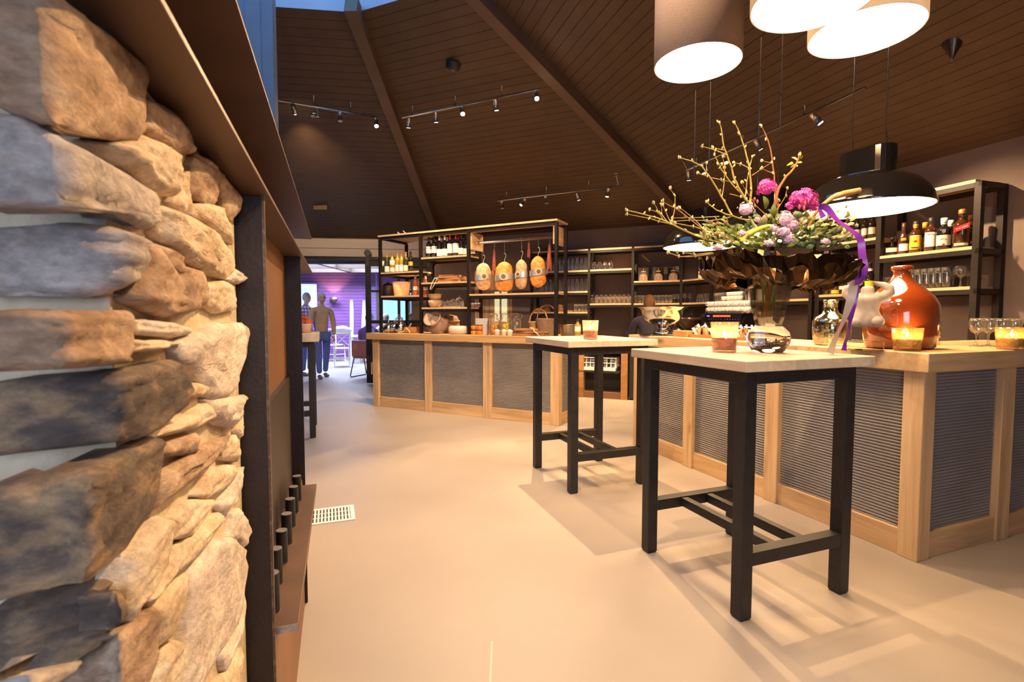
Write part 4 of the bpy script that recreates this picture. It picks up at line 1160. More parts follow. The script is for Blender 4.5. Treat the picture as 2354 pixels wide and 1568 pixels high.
for i, (u, dz) in enumerate(((1664, 0), (1676, 0), (1684, 0), (1692, 0), (1700, 0), (1676, .055), (1684, .055), (1692, .055), (1700, .055))):
    p = fB(u, .09); P_bigcup.put((p.x, p.y, SE2 + dz), 'white cup on the shelf over the coffee machine, %s of the %s layer' % (ORD[i if i < 5 else i - 5], 'lower' if i < 5 else 'upper'), 'white cups on the shelf over the coffee machine')
P_jug = Proto(lambda: solo('glass_pitcher', 'pitcher', MB().lathe([(0, .01), (.05, .008), (.052, 0), (.055, .1), (.050, .19), (.048, .19), (.052, .1), (.048, .016), (0, .016)], 18), M['glass']))
for u in (1709, 1719):
    p = fB(u, .14); P_jug.put((p.x, p.y, SE2), ('left' if u < 1715 else 'right') + ' one of two clear pitchers right of the white cups', 'clear pitchers beside the white cups')
# paper stack seen left of the vase
p = fB(1750, .15); t = thing('napkin_stack', 'pale stack of folded napkins on the shelf just left of the vase', 'napkins', (p.x, p.y, SE2), math.atan2(Bd.y, Bd.x))
for i in range(9): obj('napkin', MB().box(-.13, .13 - (i % 2) * .004, -.09, .09, i * .016, i * .016 + .014), M['paper'], t)
# right unit glasses
rowB(P_tall, 2092, 2170, 6, SR2, (.09, .19), 'tall beer glass below the spirit bottles', 'beer glasses on the bottle shelving')
rowB(P_tumb, 2027, 2052, 3, SR2, (.10,), 'small tumbler left of the demijohn neck', 'tumblers left of the demijohn neck')
for i, (u, b) in enumerate(((2186, .16), (2203, .09), (2220, .19))):
    p = fB(u, b); P_wine.put((p.x, p.y, SR2), 'round stemmed glass, %s at the right end of the lower bottle shelf' % ORD[i], 'stemmed glasses on the bottle shelving', scale=(1.1, 1.1, .95))

# -------- bottles
def lab_patch(mb, r, z0, z1, ha, n=10, off=.0008, sx=1, sy=1):
    vs = []
    for z in (z0, z1):
        for k in range(n + 1):
            a = -PI / 2 - ha + 2 * ha * k / n
            vs.append((math.cos(a) * (r + off) * sx, math.sin(a) * (r + off) * sy, z))
    return mb.add(vs, [(k, k + 1, n + 2 + k, n + 1 + k) for k in range(n)], True)
SHAPES = {   # (radius, height) as fractions of r and h
    'wine': [(0, .01), (.9, 0), (1, .01), (1, .60), (.93, .66), (.62, .74), (.37, .80), (.33, .95), (.36, .955), (.36, .985), (.30, 1), (0, 1)],
    'burg': [(0, .01), (.9, 0), (1, .01), (1, .46), (.9, .56), (.55, .70), (.36, .80), (.32, .95), (.36, .955), (.36, .985), (.30, 1), (0, 1)],
    'spirit': [(0, .01), (.92, 0), (1, .012), (1, .58), (.95, .64), (.6, .71), (.38, .76), (.36, .84), (.42, .85), (.42, 1), (0, 1)],
    'cognac': [(0, .01), (.92, 0), (1, .012), (1, .22), (.9, .42), (.6, .60), (.36, .68), (.32, .80), (.36, .82), (.36, 1), (0, 1)],
    'flask': [(0, .01), (.92, 0), (1.0, .04), (1.02, .16), (.9, .28), (.5, .46), (.2, .56), (.15, .85), (.2, .86), (.2, 1), (0, 1)],
    'round': [(0, .01), (.95, 0), (1, .02), (1, .62), (.9, .70), (.4, .78), (.36, .9), (.42, .91), (.42, 1), (0, 1)],
}
CAPZ = {'wine': .80, 'burg': .80, 'spirit': .80, 'cognac': .76, 'flask': .84, 'round': .88}
def shape_r(sh, zf):
    P = SHAPES[sh]
    for (r0, z0), (r1, z1) in zip(P[1:], P[2:]):
        if z0 <= zf <= z1: return r0 + (r1 - r0) * (zf - z0) / max(1e-6, z1 - z0)
    return 1
def bottle(p, h, r, shape, glass, cap, labels, label, group=None, sx=1, sy=1, turn=0, name='bottle'):
    if abs(p[2] - SR1) < 1e-4: h *= 1.08; r *= 1.05
    t = thing(name, label, 'bottle', p, face_cam(p) + turn, group)
    P = SHAPES[shape]; cz = CAPZ[shape]
    obj('glass_body', MB().lathe([(q * r, z * h) for q, z in P], 20, sx=sx, sy=sy), glass, t)
    if cap:
        cp = [(shape_r(shape, cz) * r + .0012, cz * h)] + [(q * r + .0012, z * h) for q, z in P if z > cz and q > 0] + [(0, h + .0012)]
        obj('cap', MB().lathe(cp, 16), cap, t)
    for z0, z1, ha, m_ in labels:
        rr = max(shape_r(shape, z0), shape_r(shape, z1)) * r
        obj('label', lab_patch(MB(), rr, z0 * h, z1 * h, ha, sx=sx, sy=sy), m_, t)
    return t
def text(body, size, mat, parent, loc, rot=(PI / 2, 0, 0), shear=0, name='lettering', ext=.0004):
    c = bpy.data.curves.new('lettering', 'FONT'); c.body = body; c.size = size; c.align_x = 'CENTER'; c.align_y = 'CENTER'; c.extrude = ext; c.shear = shear
    c.resolution_u = 2
    o = bpy.data.objects.new('tmp', c); COL.objects.link(o)
    dg = bpy.context.evaluated_depsgraph_get()
    me = bpy.data.meshes.new_from_object(o.evaluated_get(dg)); bpy.data.objects.remove(o); bpy.data.curves.remove(c)
    me.materials.clear(); me.materials.append(mat)
    n = link(name, me, parent, loc); n.rotation_euler = rot
    return n
wht, crm = M['paper'], plain('cream_label', (.75, .68, .52), .7)
gold, red, teal = plain('gold_foil', (.75, .42, .06), .35, metal=.4), plain('red_capsule', (.40, .02, .015), .4), plain('teal_label', (.12, .38, .34), .6)
blk, silver, yel = M['black'], M['nickel'], plain('yellow_label', (.85, .55, .02), .6)
copper = plain('copper_foil', (.62, .28, .06), .35, metal=.5)
def rp(u, back, z):   # point on the counter rack
    x = xc(u, back); q = C0 + CX_ * x + CY_ * (RY + back); return (q.x, q.y, z)
# white wines, rack's left bay
WW = [(878.5, 'green_glass', silver, [(.42, .62, 1.2, wht), (.36, .42, 1.2, teal)], 'green wine bottle with a white and teal label, first of the white wines'),
      (890, 'green_glass', gold, [(.06, .34, 1.2, wht)], 'green wine bottle with gold capsule and low white label, second of the white wines'),
      (902, 'yellow_glass', copper, [(.40, .62, 1.2, wht), (.06, .26, 1.2, crm)], 'pale wine bottle with orange capsule and high white label, third of the white wines'),
      (914, 'yellow_glass', gold, [(.06, .38, 1.2, wht)], 'golden wine bottle with yellow capsule, fourth of the white wines'),
      (923, 'yellow_glass', copper, [(.06, .38, 1.2, wht)], 'slim golden wine bottle with orange capsule, fifth of the white wines'),
      (933, 'green_glass', gold, [(.06, .34, 1.2, crm)], 'green wine bottle with pinkish label, sixth of the white wines'),
      (944, 'dark_glass', blk, [(.3, .5, 1.0, gold)], 'dark wine bottle with a narrow gold label, last of the white wines')]
for u, g, c, l, lab in WW: bottle(rp(u + 1.5, .12, Z1A), .285, .037, 'wine', M[g], c, l, lab, 'white wines on the rack', name='wine_bottle')
# red wines, middle bay
RWN = [(986, blk, [(.22, .44, 1.2, wht), (.46, .54, 1.2, crm)], 'dark wine bottle with white and cream label, first in the red wine row'),
       (998, blk, [(.22, .44, 1.2, wht), (.46, .54, 1.2, crm)], 'dark wine bottle with white and cream label, second in the red wine row'),
       (1010, wht, [(.06, .38, 1.2, wht)], 'dark wine bottle with white neck capsule, third in the red wine row'),
       (1022, wht, [(.06, .38, 1.2, wht)], 'dark wine bottle with white neck capsule, fourth in the red wine row'),
       (1034, red, [(.16, .60, 1.2, wht)], 'dark wine bottle with red capsule and tall white label, fifth in the red wine row'),
       (1047, red, [(.16, .60, 1.2, wht)], 'dark wine bottle with red capsule and tall white label, sixth in the red wine row'),
       (1060, blk, [(.08, .36, 1.2, wht)], 'dark wine bottle with low white label, seventh in the red wine row'),
       (1071, blk, [(.06, .32, 1.2, crm)], 'dark wine bottle half behind the rack post, last in the red wine row')]
for u, c, l, lab in RWN: bottle(rp(u + 1.5, .10, Z2A), .285, .038, 'wine', M['dark_glass'], c, l, lab, 'red wines on the rack', name='wine_bottle')
for u, b, lab in ((1016, .22, 'dark wine bottle with pale capsule in the back row behind the third red wine'), (1029, .22, 'dark wine bottle with pale capsule in the back row behind the fifth red wine'), (1055, .22, 'dark wine bottle with red capsule in the back row behind the seventh red wine'), (1087, .16, 'dark wine bottle standing right of the rack post behind the ham board')):
    bottle(rp(u, b, Z2A), .285, .037, 'wine', M['dark_glass'], red if u == 1055 else wht if u < 1040 else blk, [(.1, .4, 1.2, crm)], lab, name='wine_bottle')
# rosé
for u, b, lab in ((956, .10, 'rosé bottle with square white label beside the wicker lantern'), (979, .18, 'rosé bottle with cream label behind the rack post'), (967, .30, 'rosé bottle in the back beside the rack post')):
    bottle(rp(u, b, Z1B), .29, .041, 'burg', M['rose_glass'], crm, [(.26, .44, .8, wht)], lab, name='wine_bottle')
# dark lidded pot + lantern
p = rp(893, .22, Z1B); t = thing('lidded_pot', 'black rounded lidded pot left of the lantern on the rack', 'pot', p)
obj('body', MB().lathe([(0, 0), (.08, 0), (.10, .03), (.105, .1), (.095, .15), (.07, .17)], 22), M['black'], t); obj('lid', MB().lathe([(.085, .165), (.05, .19), (.012, .2), (.012, .215), (0, .217)], 20), M['gloss_black'], t)
def candle(p, r, h, mat, wax, label, power=1.2, wax_h=.5, group=None):
    t = thing('votive_candle', label, 'candle', p, 0, group)
    obj('glass_cup', MB().lathe([(0, .004), (r * .80, .0), (r * .84, .004), (r * .90, h * .4), (r, h), (r - .004, h), (r * .90 - .004, h * .4), (r * .80 - .003, .012), (0, .012)], 36), mat, t)
    obj('wax', MB().lathe([(0, .013), (r * .72, .013), (r * .78, h * wax_h * .8), (r * .77, h * wax_h), (r * .4, h * wax_h - .004), (0, h * wax_h - .006)], 24), wax, t)
    obj('wick', MB().tube([(0, 0, h * wax_h - .008), (.001, 0, h * wax_h + .008)], .001, 6), M['black'], t)
    obj('flame', MB().lathe([(0, 0), (.005, .004), (.0075, .011), (.006, .020), (.002, .031), (0, .036)], 12, (0, 0, h * wax_h + .004)), M['flame'], t)
    point('candle_light', (p[0], p[1], p[2] + h * wax_h + .028), power * 1.6, (1, .55, .2), .012)
    return t
pink = pm('pink_wax', (.80, .30, .34), (.86, .36, .40), 10, .5); white_wax = pm('ivory_wax', (.92, .84, .68), (.94, .87, .72), 10, .5)
p = rp(924, .16, Z1B); t = thing('paper_lantern', 'glowing paper lantern with two candles on the rack shelf', 'lantern', p, TC)
obj('shade', MB().lathe([(.095, 0), (.10, .01), (.128, .2), (.125, .2), (.094, .01)], 28), linen('lantern_paper', (.85, .62, .38)), t)
for x in (-.045, .045):
    c = obj('candle', MB().lathe([(0, 0), (.025, 0), (.025, .06), (0, .062)], 14, (x, 0, 0)), white_wax, t); obj('flame', MB().ball((x, 0, .085), .010, .010, .02), M['flame'], c)
point('lantern_light', (p[0], p[1], p[2] + .11), 7, (1, .55, .2), .03)
for u, v0, v1, lab in ((923, 538.5, 533, 'white stick poking up over the left edge of the rack top'), (936, 536, 529, 'taller white stick poking up over the rack top, right of the other')):
    q = rp(u, .10, CT + ZT + .024); t = thing('white_stick', lab, 'stick', q, TC)
    obj('stick', MB().tube([(0, 0, .006), (-.05, 0, (v0 - v1) * .0075)], .006, 8), M['paper'], t); obj('tip', MB().ball((-.05, 0, (v0 - v1) * .0075), .0065), M['paper'], t)

# hanging hams and sausages
def ham(u, v0, v1, w, mat, lab, tw=0, band=True):
    q = at_plane(u, (v0 + v1) / 2, (RP0 + CY_ * .17).xy, (CY_.x, CY_.y)); dist = q.y
    h = (v1 - v0) / FPX * dist; r = w / FPX * dist / 2
    t = thing('cured_ham', lab, 'ham', q, face_cam(q) + tw)
    mb = MB(); mb.ball((0, 0, 0), r, r * .72, h / 2, 26, 20)
    vs = []
    for x, y, z in mb.v:
        f = 1 + .12 * math.cos(z / h * 2 * PI) * (-1) + .10 * noise.fractal(Vector((x, y, z)) * 14 + Vector((u, 0, 0)), 1, 2, 3)
        vs.append((x * f * (1.06 - .22 * z / h), y * f, z))
    mb.v = vs
    obj('ham_body', mb, mat, t)
    if band:
        b = MB(); prof = []
        for k in range(21):
            a = -PI * 1.0 + k / 20 * PI * 1.0
            prof.append((math.cos(a) * r * 1.03, math.sin(a) * r * .80))
        vs = [(x, y, z - .01 + x * .12) for z in (-.035, .035) for x, y in prof]
        b.add(vs, [(k, k + 1, 22 + k, 21 + k) for k in range(20)], True); obj('foil_band', b, pm('silver_foil', (.75, .74, .72), (.62, .61, .60), 25, .36, .75, bump=.3) if 'silver_foil' not in bpy.data.materials else bpy.data.materials['silver_foil'], t)
        obj('round_tag', MB().tube([(-r * .12, -r * .84, .0), (-r * .12, -r * .9, 0)], r * .42, 20), plain('tag_pink', (.6, .42, .34), .5), t)
        obj('tag_print', MB().tube([(-r * .12, -r * .9, -.004), (-r * .12, -r * .905, -.004)], r * .26, 18), plain('tag_dark', (.10, .09, .03), .5), t)
    rz = HZ + CT - q.z
    hk = MB(); 
    hk.tube([(0, 0, h * .46), (0, 0, h / 2 + .02), (.012, 0, h / 2 + .05), (.022, 0, h / 2 + .08), (.012, 0, h / 2 + .105), (-.008, 0, h / 2 + .10)], .0028, 6)
    obj('string', hk, M['string'], t)
    h2 = MB(); h2.tube([(.012, 0, h / 2 + .085), (.004, 0, h / 2 + .11), (0, 0, rz - .015), (0, -.018, rz + .004), (0, -.004, rz + .022), (0, .018, rz + .01)], .0028, 6)
    obj('hook', h2, M['nickel'], t)
def ham_mat(name, a, b, c):
    return pm(name, a, b, 22, .6, bump=.5, detail=6, contrast=(.38, .62))
HO = ham_mat('amber_ham_rind', (.62, .20, .02), (.75, .38, .10), 0); HT = ham_mat('pale_ham_rind', (.42, .25, .12), (.66, .45, .26), 0)
ham(1111, 605, 667, 38, HT, 'pale mottled ham with foil band, hanging at the left end of the rod', .25)
ham(1159.5, 602, 671, 43, HO, 'large orange ham with round tag, second from the left on the rod')
ham(1198.5, 597, 665, 31, HT, 'slim pale ham with foil band, third on the rod', -.5)
ham(1237, 589, 661, 38, HO, 'orange ham with white paper wrap around the middle, right end of the rod', .2)
def sausages(u, v0, v1, n, lab, d=.012):
    q = at_plane(u, v0, (RP0 + CY_ * .17).xy, (CY_.x, CY_.y)); L = (v1 - v0) / FPX * q.y
    t = thing('sausage_bunch', lab, 'sausages', q, face_cam(q))
    rz = HZ + CT - q.z
    obj('hook', MB().tube([(0, 0, -.01), (.006, 0, .03), (0, 0, rz - .015), (0, -.018, rz + .004), (0, -.004, rz + .022), (0, .018, rz + .01)], .0028, 6), M['nickel'], t)
    for i in range(n):
        a = 2 * PI * i / n; ll = L * random.uniform(.7, 1.0)
        x, y = math.cos(a) * d, math.sin(a) * d
        pts = [(x * (.4 + 1.2 * k / 6) + random.uniform(-.003, .003), y * (.4 + 1.2 * k / 6), -ll * k / 6) for k in range(7)]
        obj('sausage', MB().tube(pts, [.004, .0085, .009, .009, .009, .0085, .004], 7), pm('dried_sausage', (.18, .03, .015), (.38, .09, .05), 50, .5, bump=.4) if 'dried_sausage' not in bpy.data.materials else bpy.data.materials['dried_sausage'], t)
sausages(1136, 572, 642, 6, 'bunch of dried red sausages between the first two hams'); sausages(1215.5, 557, 603, 4, 'short bunch of dried red sausages before the last ham', .008)
sausages(1263, 561, 630, 9, 'thick bunch of thin dried sausages nearest the right rack post', .016)
sausages(1228, 580, 592, 2, 'stub of string and sausage behind the last ham', .004) if False else None

# boards, bowls, cloches in the middle bay
for i, (u, w_, ln) in enumerate(((1040, .20, .34), (1038, .19, .36), (1036, .20, .33), (1032, .15, .22))):
    p = rp(u, .16, Z2B + i * .026); t = thing('chopping_board', ['thick wooden chopping board at the bottom of the rack stack', 'wooden chopping board second from the bottom of the rack stack', 'wooden chopping board third in the rack stack', 'small wooden board on top of the rack stack'][i], 'chopping board', p, TC + (.06, -.08, .05, .15)[i], 'chopping boards on the rack')
    obj('board', MB().box(-ln / 2, ln / 2, -w_ / 2, w_ / 2, 0, .024), M['board_oak'], t, bevel=.005)
    obj('handle', MB().box(ln / 2, ln / 2 + .07, -.025, .025, .003, .021), M['board_oak'], t, bevel=.004)
p = rp(1001, .02, Z2B); t = thing('string_loop', 'white knotted cord loop hanging over the middle rack shelf edge', 'cord', p, TC)
obj('cord', MB().tube([(.02, .08, .03), (.0, -.005, .06), (-.02, -.03, .0), (-.06, -.032, -.09), (-.045, -.03, -.10), (.01, -.03, -.03), (.03, .0, .045)], .005, 8), M['string'], t)
p = rp(1000, .15, Z2C); 
for i, (r_, h_, m_) in enumerate(((.098, .10, 'pale wooden bowl standing on the rack below the boards'), (.092, .07, 'woven bowl stacked in the pale wooden bowl'), (.10, .035, 'shallow woven tray on top of the stacked bowls'))):
    t = tag(obj('bowl', MB().lathe([(0, 0), (r_ * .6, 0), (r_ * .85, h_ * .4), (r_, h_), (r_ - .008, h_), (r_ * .8, h_ * .4), (r_ * .5, .012), (0, .012)], 26), (M['shelf_oak'], M['wicker_light'], M['wicker_light'])[i], loc=(p[0], p[1], p[2] + (0, .095, .15)[i])), m_, 'bowl')
for u, r_, h_, lab in ((1030, .055, .10, 'small glass cloche left on the rack shelf with the bowls'), (1042, .062, .12, 'round-knobbed glass cloche in the middle of the shelf with the bowls'), (1056, .062, .15, 'tall glass cloche right on the rack shelf with the bowls'), (1020, .04, .09, 'low amber glass jar beside the stacked bowls')):
    p = rp(u, .14, Z2C); t = thing('glass_cloche', lab, 'cloche', p)
    obj('dome', MB().lathe([(r_, 0), (r_, h_ * .45), (r_ * .85, h_ * .7), (r_ * .5, h_ * .86), (0, h_ * .9)], 20), M['glass'], t)
    obj('knob', MB().ball((0, 0, h_ * .95), .014), M['glass'], t); obj('plate', MB().lathe([(0, -.0), (r_ + .015, .0), (r_ + .015, .008), (0, .008)], 20), M['shelf_oak'], t)
for i, (u, b) in enumerate(((1080, .1), (1087, .1), (1094, .1), (1101, .1), (1083, .17), (1091, .17))):
    p = rp(u, b, Z2C)
    q = thing('small_jar', 'small white-lidded jar right of the rack post, ' + ('front row, %s from the left' % ORD[i] if i < 4 else 'back row, %s one' % ('left', 'right')[i - 4]), 'jar', p, 0, 'small clear jars left of the plank door')
    obj('jar', MB().lathe([(0, 0), (.022, 0), (.022, .04), (.018, .045)], 12), M['glass'], q); obj('lid', MB().lathe([(.02, .044), (.02, .055), (0, .056)], 12), M['ceramic'], q)

# on the far counter
def cp_(u, back, z=CT): 
    x = xc(u, back - RY); q = C0 + CX_ * x + CY_ * back; return (q.x, q.y, z)
def teapot(u, b, k, lab):
    p = cp_(u, b); t = thing('silver_pot', lab, 'pot', p, .4)
    obj('body', MB().lathe([(0, 0), (.05 * k, 0), (.075 * k, .03 * k), (.08 * k, .07 * k), (.06 * k, .11 * k), (.04 * k, .125 * k)], 24), M['chrome'], t)
    obj('lid', MB().lathe([(.044 * k, .124 * k), (.03 * k, .145 * k), (.008 * k, .15 * k), (.014 * k, .165 * k), (0, .178 * k)], 20), M['chrome'], t)
    obj('spout', MB().tube([(.07 * k, 0, .05 * k), (.11 * k, 0, .08 * k), (.125 * k, 0, .12 * k)], [.016 * k, .011 * k, .008 * k], 10), M['chrome'], t)
    obj('handle', MB().tube([(-.07 * k, 0, .04 * k), (-.115 * k, 0, .06 * k), (-.11 * k, 0, .10 * k), (-.06 * k, 0, .11 * k)], .007 * k, 8), M['chrome'], t)
teapot(893, .2, .95, 'silver pot with lid at the left end of the far counter'); teapot(921, .2, 1.15, 'largest silver pot, third on the far counter'); teapot(906, .25, 1.05, 'silver pot between two others on the far counter')
p = cp_(918, .36); t = thing('glass_dome', 'clear glass dome with round knob behind the silver pots', 'cloche', p)
obj('dome', MB().lathe([(.07, 0), (.07, .16), (.055, .21), (.02, .23), (0, .232)], 22), M['glass'], t); obj('knob', MB().ball((0, 0, .25), .02), M['glass'], t)
p = cp_(950, .2); t = thing('wooden_crate', 'small orange wooden tray with a cord, on the counter left of the rack post', 'tray', p, TC)
obj('base', MB().box(-.10, .10, -.07, .07, 0, .02), M['board_oak'], t); obj('front', MB().box(-.10, .10, -.075, -.06, .012, .085), plain('orange_wood', (.45, .20, .05), .5), t); obj('back', MB().box(-.10, .10, .06, .075, .012, .085), plain('orange_wood', (.45, .20, .05)), t)
obj('cord', MB().tube([(-.20, -.09, .006), (-.1, -.09, .02), (-.05, -.09, .075), (-.0, -.09, .03), (.01, -.09, .006)], .006, 8), M['string'], t)
p = cp_(1006, .24); t = thing('kraft_sack', 'crumpled brown paper sack lying on the counter in the middle bay', 'sack', p, TC)
mb = MB(); mb.ball((0, 0, .11), .15, .12, .13, 22, 14)
mb.v = [tuple(Vector(q) * 1 + Vector(q).normalized() * .06 * noise.noise(Vector(q) * 11)) for q in mb.v]; mb.v = [(x, y, max(0, z)) for x, y, z in mb.v]
obj('sack_body', mb, M['kraft'], t)
mb = MB(); mb.lathe([(.05, -.02), (.10, .05), (.13, .12), (.10, .06)], 16); mb.xf(Matrix.Translation((.02, -.06, .16)) @ Matrix.Rotation(1.0, 4, 'X')); obj('sack_mouth', mb, M['kraft'], t)
p = cp_(1036, .46); t = thing('woven_basket', 'rounded woven basket leaning behind the paper sack', 'basket', p, TC)
obj('basket_body', MB().lathe([(0, 0), (.10, 0), (.13, .08), (.12, .18), (.09, .24), (.0, .26)], 24), M['wicker'], t); obj('rim', MB().lathe([(.125, .16), (.135, .17), (.125, .18)], 24), M['wicker_light'], t)
p = cp_(1056, .2); t = thing('cheese_wheel', 'pale cheese wheel with rounded sides on the counter beside the sack', 'cheese', p)
obj('wheel', MB().lathe([(0, 0), (.12, 0), (.14, .02), (.145, .055), (.14, .09), (.12, .11), (0, .112)], 32), pm('cheese_rind', (.62, .48, .42), (.70, .56, .48), 8, .6), t, bevel=.002)
orange_jam = pm('orange_preserve', (.55, .13, .01), (.65, .20, .02), 12, .15, coat=.5)
for i, (u, k, b) in enumerate(((1089, 0, .16), (1103, 0, .16), (1089, 1, .16), (1103, 1, .16))):
    p = cp_(u, b, CT + k * .066); t = thing('jam_jar', ['orange jam jar, lower left of a stack of four', 'orange jam jar, lower right of a stack of four', 'orange jam jar, upper left of a stack of four', 'orange jam jar, upper right of a stack of four'][i], 'jar', p, 0, 'jam jars on the far counter')
    obj('jam', MB().lathe([(0, 0), (.038, 0), (.041, .006), (.041, .045), (.036, .05)], 18), orange_jam, t); obj('lid', MB().lathe([(.037, .05), (.037, .062), (0, .063)], 18), blk, t)
p = cp_(1108, .30); t = thing('menu_card', 'folded white menu card standing behind the jam jars', 'card', p, TC)
obj('leaf', MB().box(-.10, .09, -.003, 0, 0, .21), M['paper'], t); c_ = MB().box(0, .10, -.0015, .0015, 0, .21); c_.xf(Matrix.Translation((.09, 0, 0)) @ Matrix.Rotation(-.9, 4, 'Z')); obj('leaf', c_, M['paper'], t)
def clipjar(u, b, mat, lab):
    p = cp_(u, b); t = thing('preserving_jar', lab, 'jar', p)
    obj('jar', MB().lathe([(0, .004), (.075, 0), (.08, .01), (.08, .17), (.065, .20), (.055, .215), (.055, .23)], 24), M['glass'], t)
    obj('lid', MB().lathe([(.06, .232), (.06, .25), (.045, .275), (0, .28)], 22), M['glass'], t); obj('clip', MB().tube([(.058, 0, .20), (.085, 0, .22), (.085, 0, .26), (.06, 0, .275)], .003, 6), M['nickel'], t)
    if mat:
        f = MB()
        for k in range(9):
            a = k * 2.4; f.ball((math.cos(a) * .034 * (k % 3) * .6, math.sin(a) * .034 * (k % 3) * .6, .03 + (k // 3) * .04), .036, nu=10, nv=7)
        obj('fruit', f, mat, t)['kind'] = 'stuff'
clipjar(1134.5, .26, pm('orange_fruit', (.75, .30, .02), (.8, .38, .04), 9, .4), 'glass clip jar of orange fruit on the far counter'); clipjar(1161, .24, pm('yellow_fruit', (.80, .50, .02), (.85, .58, .05), 9, .4), 'glass clip jar of yellow lemons on the far counter'); clipjar(1184, .24, None, 'empty glass clip jar right of the two fruit jars')
for u, lab in ((1143, 'left white ramekin in front of the fruit jars'), (1159, 'middle white ramekin in front of the fruit jars'), (1172, 'right white ramekin in front of the fruit jars')):
    p = cp_(u, .06); t = thing('ramekin', lab, 'ramekin', p, 0, 'white ramekins on the far counter')
    obj('bowl', MB().lathe([(0, 0), (.032, 0), (.036, .05), (.040, .056), (.040, .062), (.036, .062), (.032, .05), (0, .012)], 22), M['ceramic'], t); obj('sugar', MB().ball((0, 0, .055), .032, .032, .022), M['ceramic'], t)
p = cp_(1126, .08); t = thing('jar_lid', 'flat pale jar lid lying left of the ramekins', 'lid', p); obj('lid', MB().lathe([(0, 0), (.042, 0), (.042, .018), (.03, .026), (0, .027)], 22), M['glass'], t)
for i, (u, w_, lab) in enumerate(((1216, .42, 'wide wooden serving board lowest in the pile before the baskets'), (1222, .36, 'wooden serving board in the middle of the pile before the baskets'), (1214, .3, 'wooden serving board on top of the pile before the baskets'))):
    p = cp_(u, .2, CT + i * .03); t = thing('serving_board', lab, 'board', p, TC + (.1, -.1, .2)[i], 'serving boards on the far counter')
    obj('board', MB().box(-w_ / 2, w_ / 2, -.11, .11, 0, .027), M['board_oak'], t, bevel=.006); obj('grip', MB().box(w_ / 2 - .002, w_ / 2 + .06, -.02, .02, .004, .022), M['board_oak'], t, bevel=.004)
p = cp_(1224, .1); t = thing('twine_coil', 'loose pale twine hanging over the serving boards', 'twine', (p[0], p[1], CT), TC)
obj('twine', MB().tube([(.0, .03, .095), (-.02, -.03, .10), (.02, -.05, .085), (.03, -.04, .10), (.05, -.06, .06), (.10, -.08, .03), (.14, -.1, .006)], .006, 8), M['string'], t)
def basket(u, b, r, h, mat, lab, k):
    p = cp_(u, b); t = thing('wicker_basket', lab, 'basket', p, TC)
    n = 10; mb = MB()
    pr = [(0, .0), (r * .75, 0)]
    for i in range(12): pr += [(r * (.78 + .22 * i / 11) + .004, h * i / 12), (r * (.78 + .22 * i / 11) - .003, h * (i + .5) / 12)]
    pr += [(r, h), (r - .012, h), (r * .74, .02), (0, .02)]
    obj('basket_body', mb.lathe(pr, 30), mat, t)
    obj('handle', MB().tube([(-r * .95, 0, h * .9)] + [(-math.cos(a) * r * .97, 0, h + math.sin(a) * k) for a in [PI * j / 12 for j in range(13)]] + [(r * .95, 0, h * .9)], .009, 8), mat, t)
    obj('rim', MB().lathe([(r - .004, h - .01), (r + .008, h), (r - .004, h + .012), (r - .016, h)], 30), mat, t)
basket(1238, .42, .13, .16, M['wicker_light'], 'pale basket with a tall hooped handle, left of the dark one', .17); basket(1257, .28, .135, .20, M['wicker'], 'dark round wicker basket with loop handle by the rack post', .18)
p = cp_(1306, .36); t = tag(obj('metal_pot', MB().lathe([(0, 0), (.085, 0), (.09, .005), (.095, .135), (.1, .14), (.092, .14), (.085, .01), (0, .01)], 26), M['nickel'], loc=p), 'plain metal pot on the counter right of the rack', 'pot')
bottle(cp_(1328, .2), .20, .04, 'round', M['yellow_glass'], blk, [(.3, .6, 1.0, wht)], 'short square oil bottle at the right end of the far counter')
# plates and trays on the lowest back shelf
for i, (u, n_, r_, lab) in enumerate(((1236, 5, .10, 'stack of dark wooden plates at the left of the lowest back shelf'), (1254, 7, .09, 'second stack of dark wooden plates on the lowest back shelf'), (1288, 8, .075, 'stack of thin reddish wooden boards on the lowest back shelf'), (1306, 2, .09, 'low round wooden bowl on the lowest back shelf'))):
    p = fA(u, .17); t = thing('plate_stack', lab, 'plates', (p.x, p.y, SA3))
    for k in range(n_): obj('plate', MB().lathe([(0, 0), (r_ * .9, 0), (r_, .012), (0, .013)], 20, (0, 0, k * .0155)), M['board_oak'], t)

# black gift boxes with a bottle print
def giftbox(u, lab):
    p = fA(u, .10); t = thing('bottle_box', lab, 'box', (p.x, p.y, SC1), face_cam(p) + .05, 'black bottle boxes on the shelf')
    obj('carton', MB().box(-.08, .08, -.05, .05, 0, .21), M['gloss_black'], t, bevel=.002)
    fm = plain('bottle_print', (.28, .17, .12), .6)
    pr = MB(); ph = [(-.062, .004), (.062, .004), (.062, .06), (.05, .095), (.02, .12), (-.02, .12), (-.05, .095), (-.062, .06)]
    pr.add([(x, -.0508, z) for x, z in ph], [tuple(range(8))]); obj('bottle_picture', pr, fm, t)
    mk = plain('pale_print', (.75, .62, .52), .6)
    text('NO\n3', .036, mk, t, (.0, -.0515, .062))
    obj('print_bar', MB().box(-.032, .032, -.0515, -.0506, .140, .150), mk, t); obj('print_stem', MB().box(-.006, .006, -.0515, -.0506, .152, .19), plain('red_print', (.5, .08, .03), .6), t)
for u, lab in ((1477, 'black bottle box with a printed bottle, left of three'), (1511, 'black bottle box with a printed bottle, middle of three'), (1545, 'black bottle box with a printed bottle, right of three')): giftbox(u, lab)
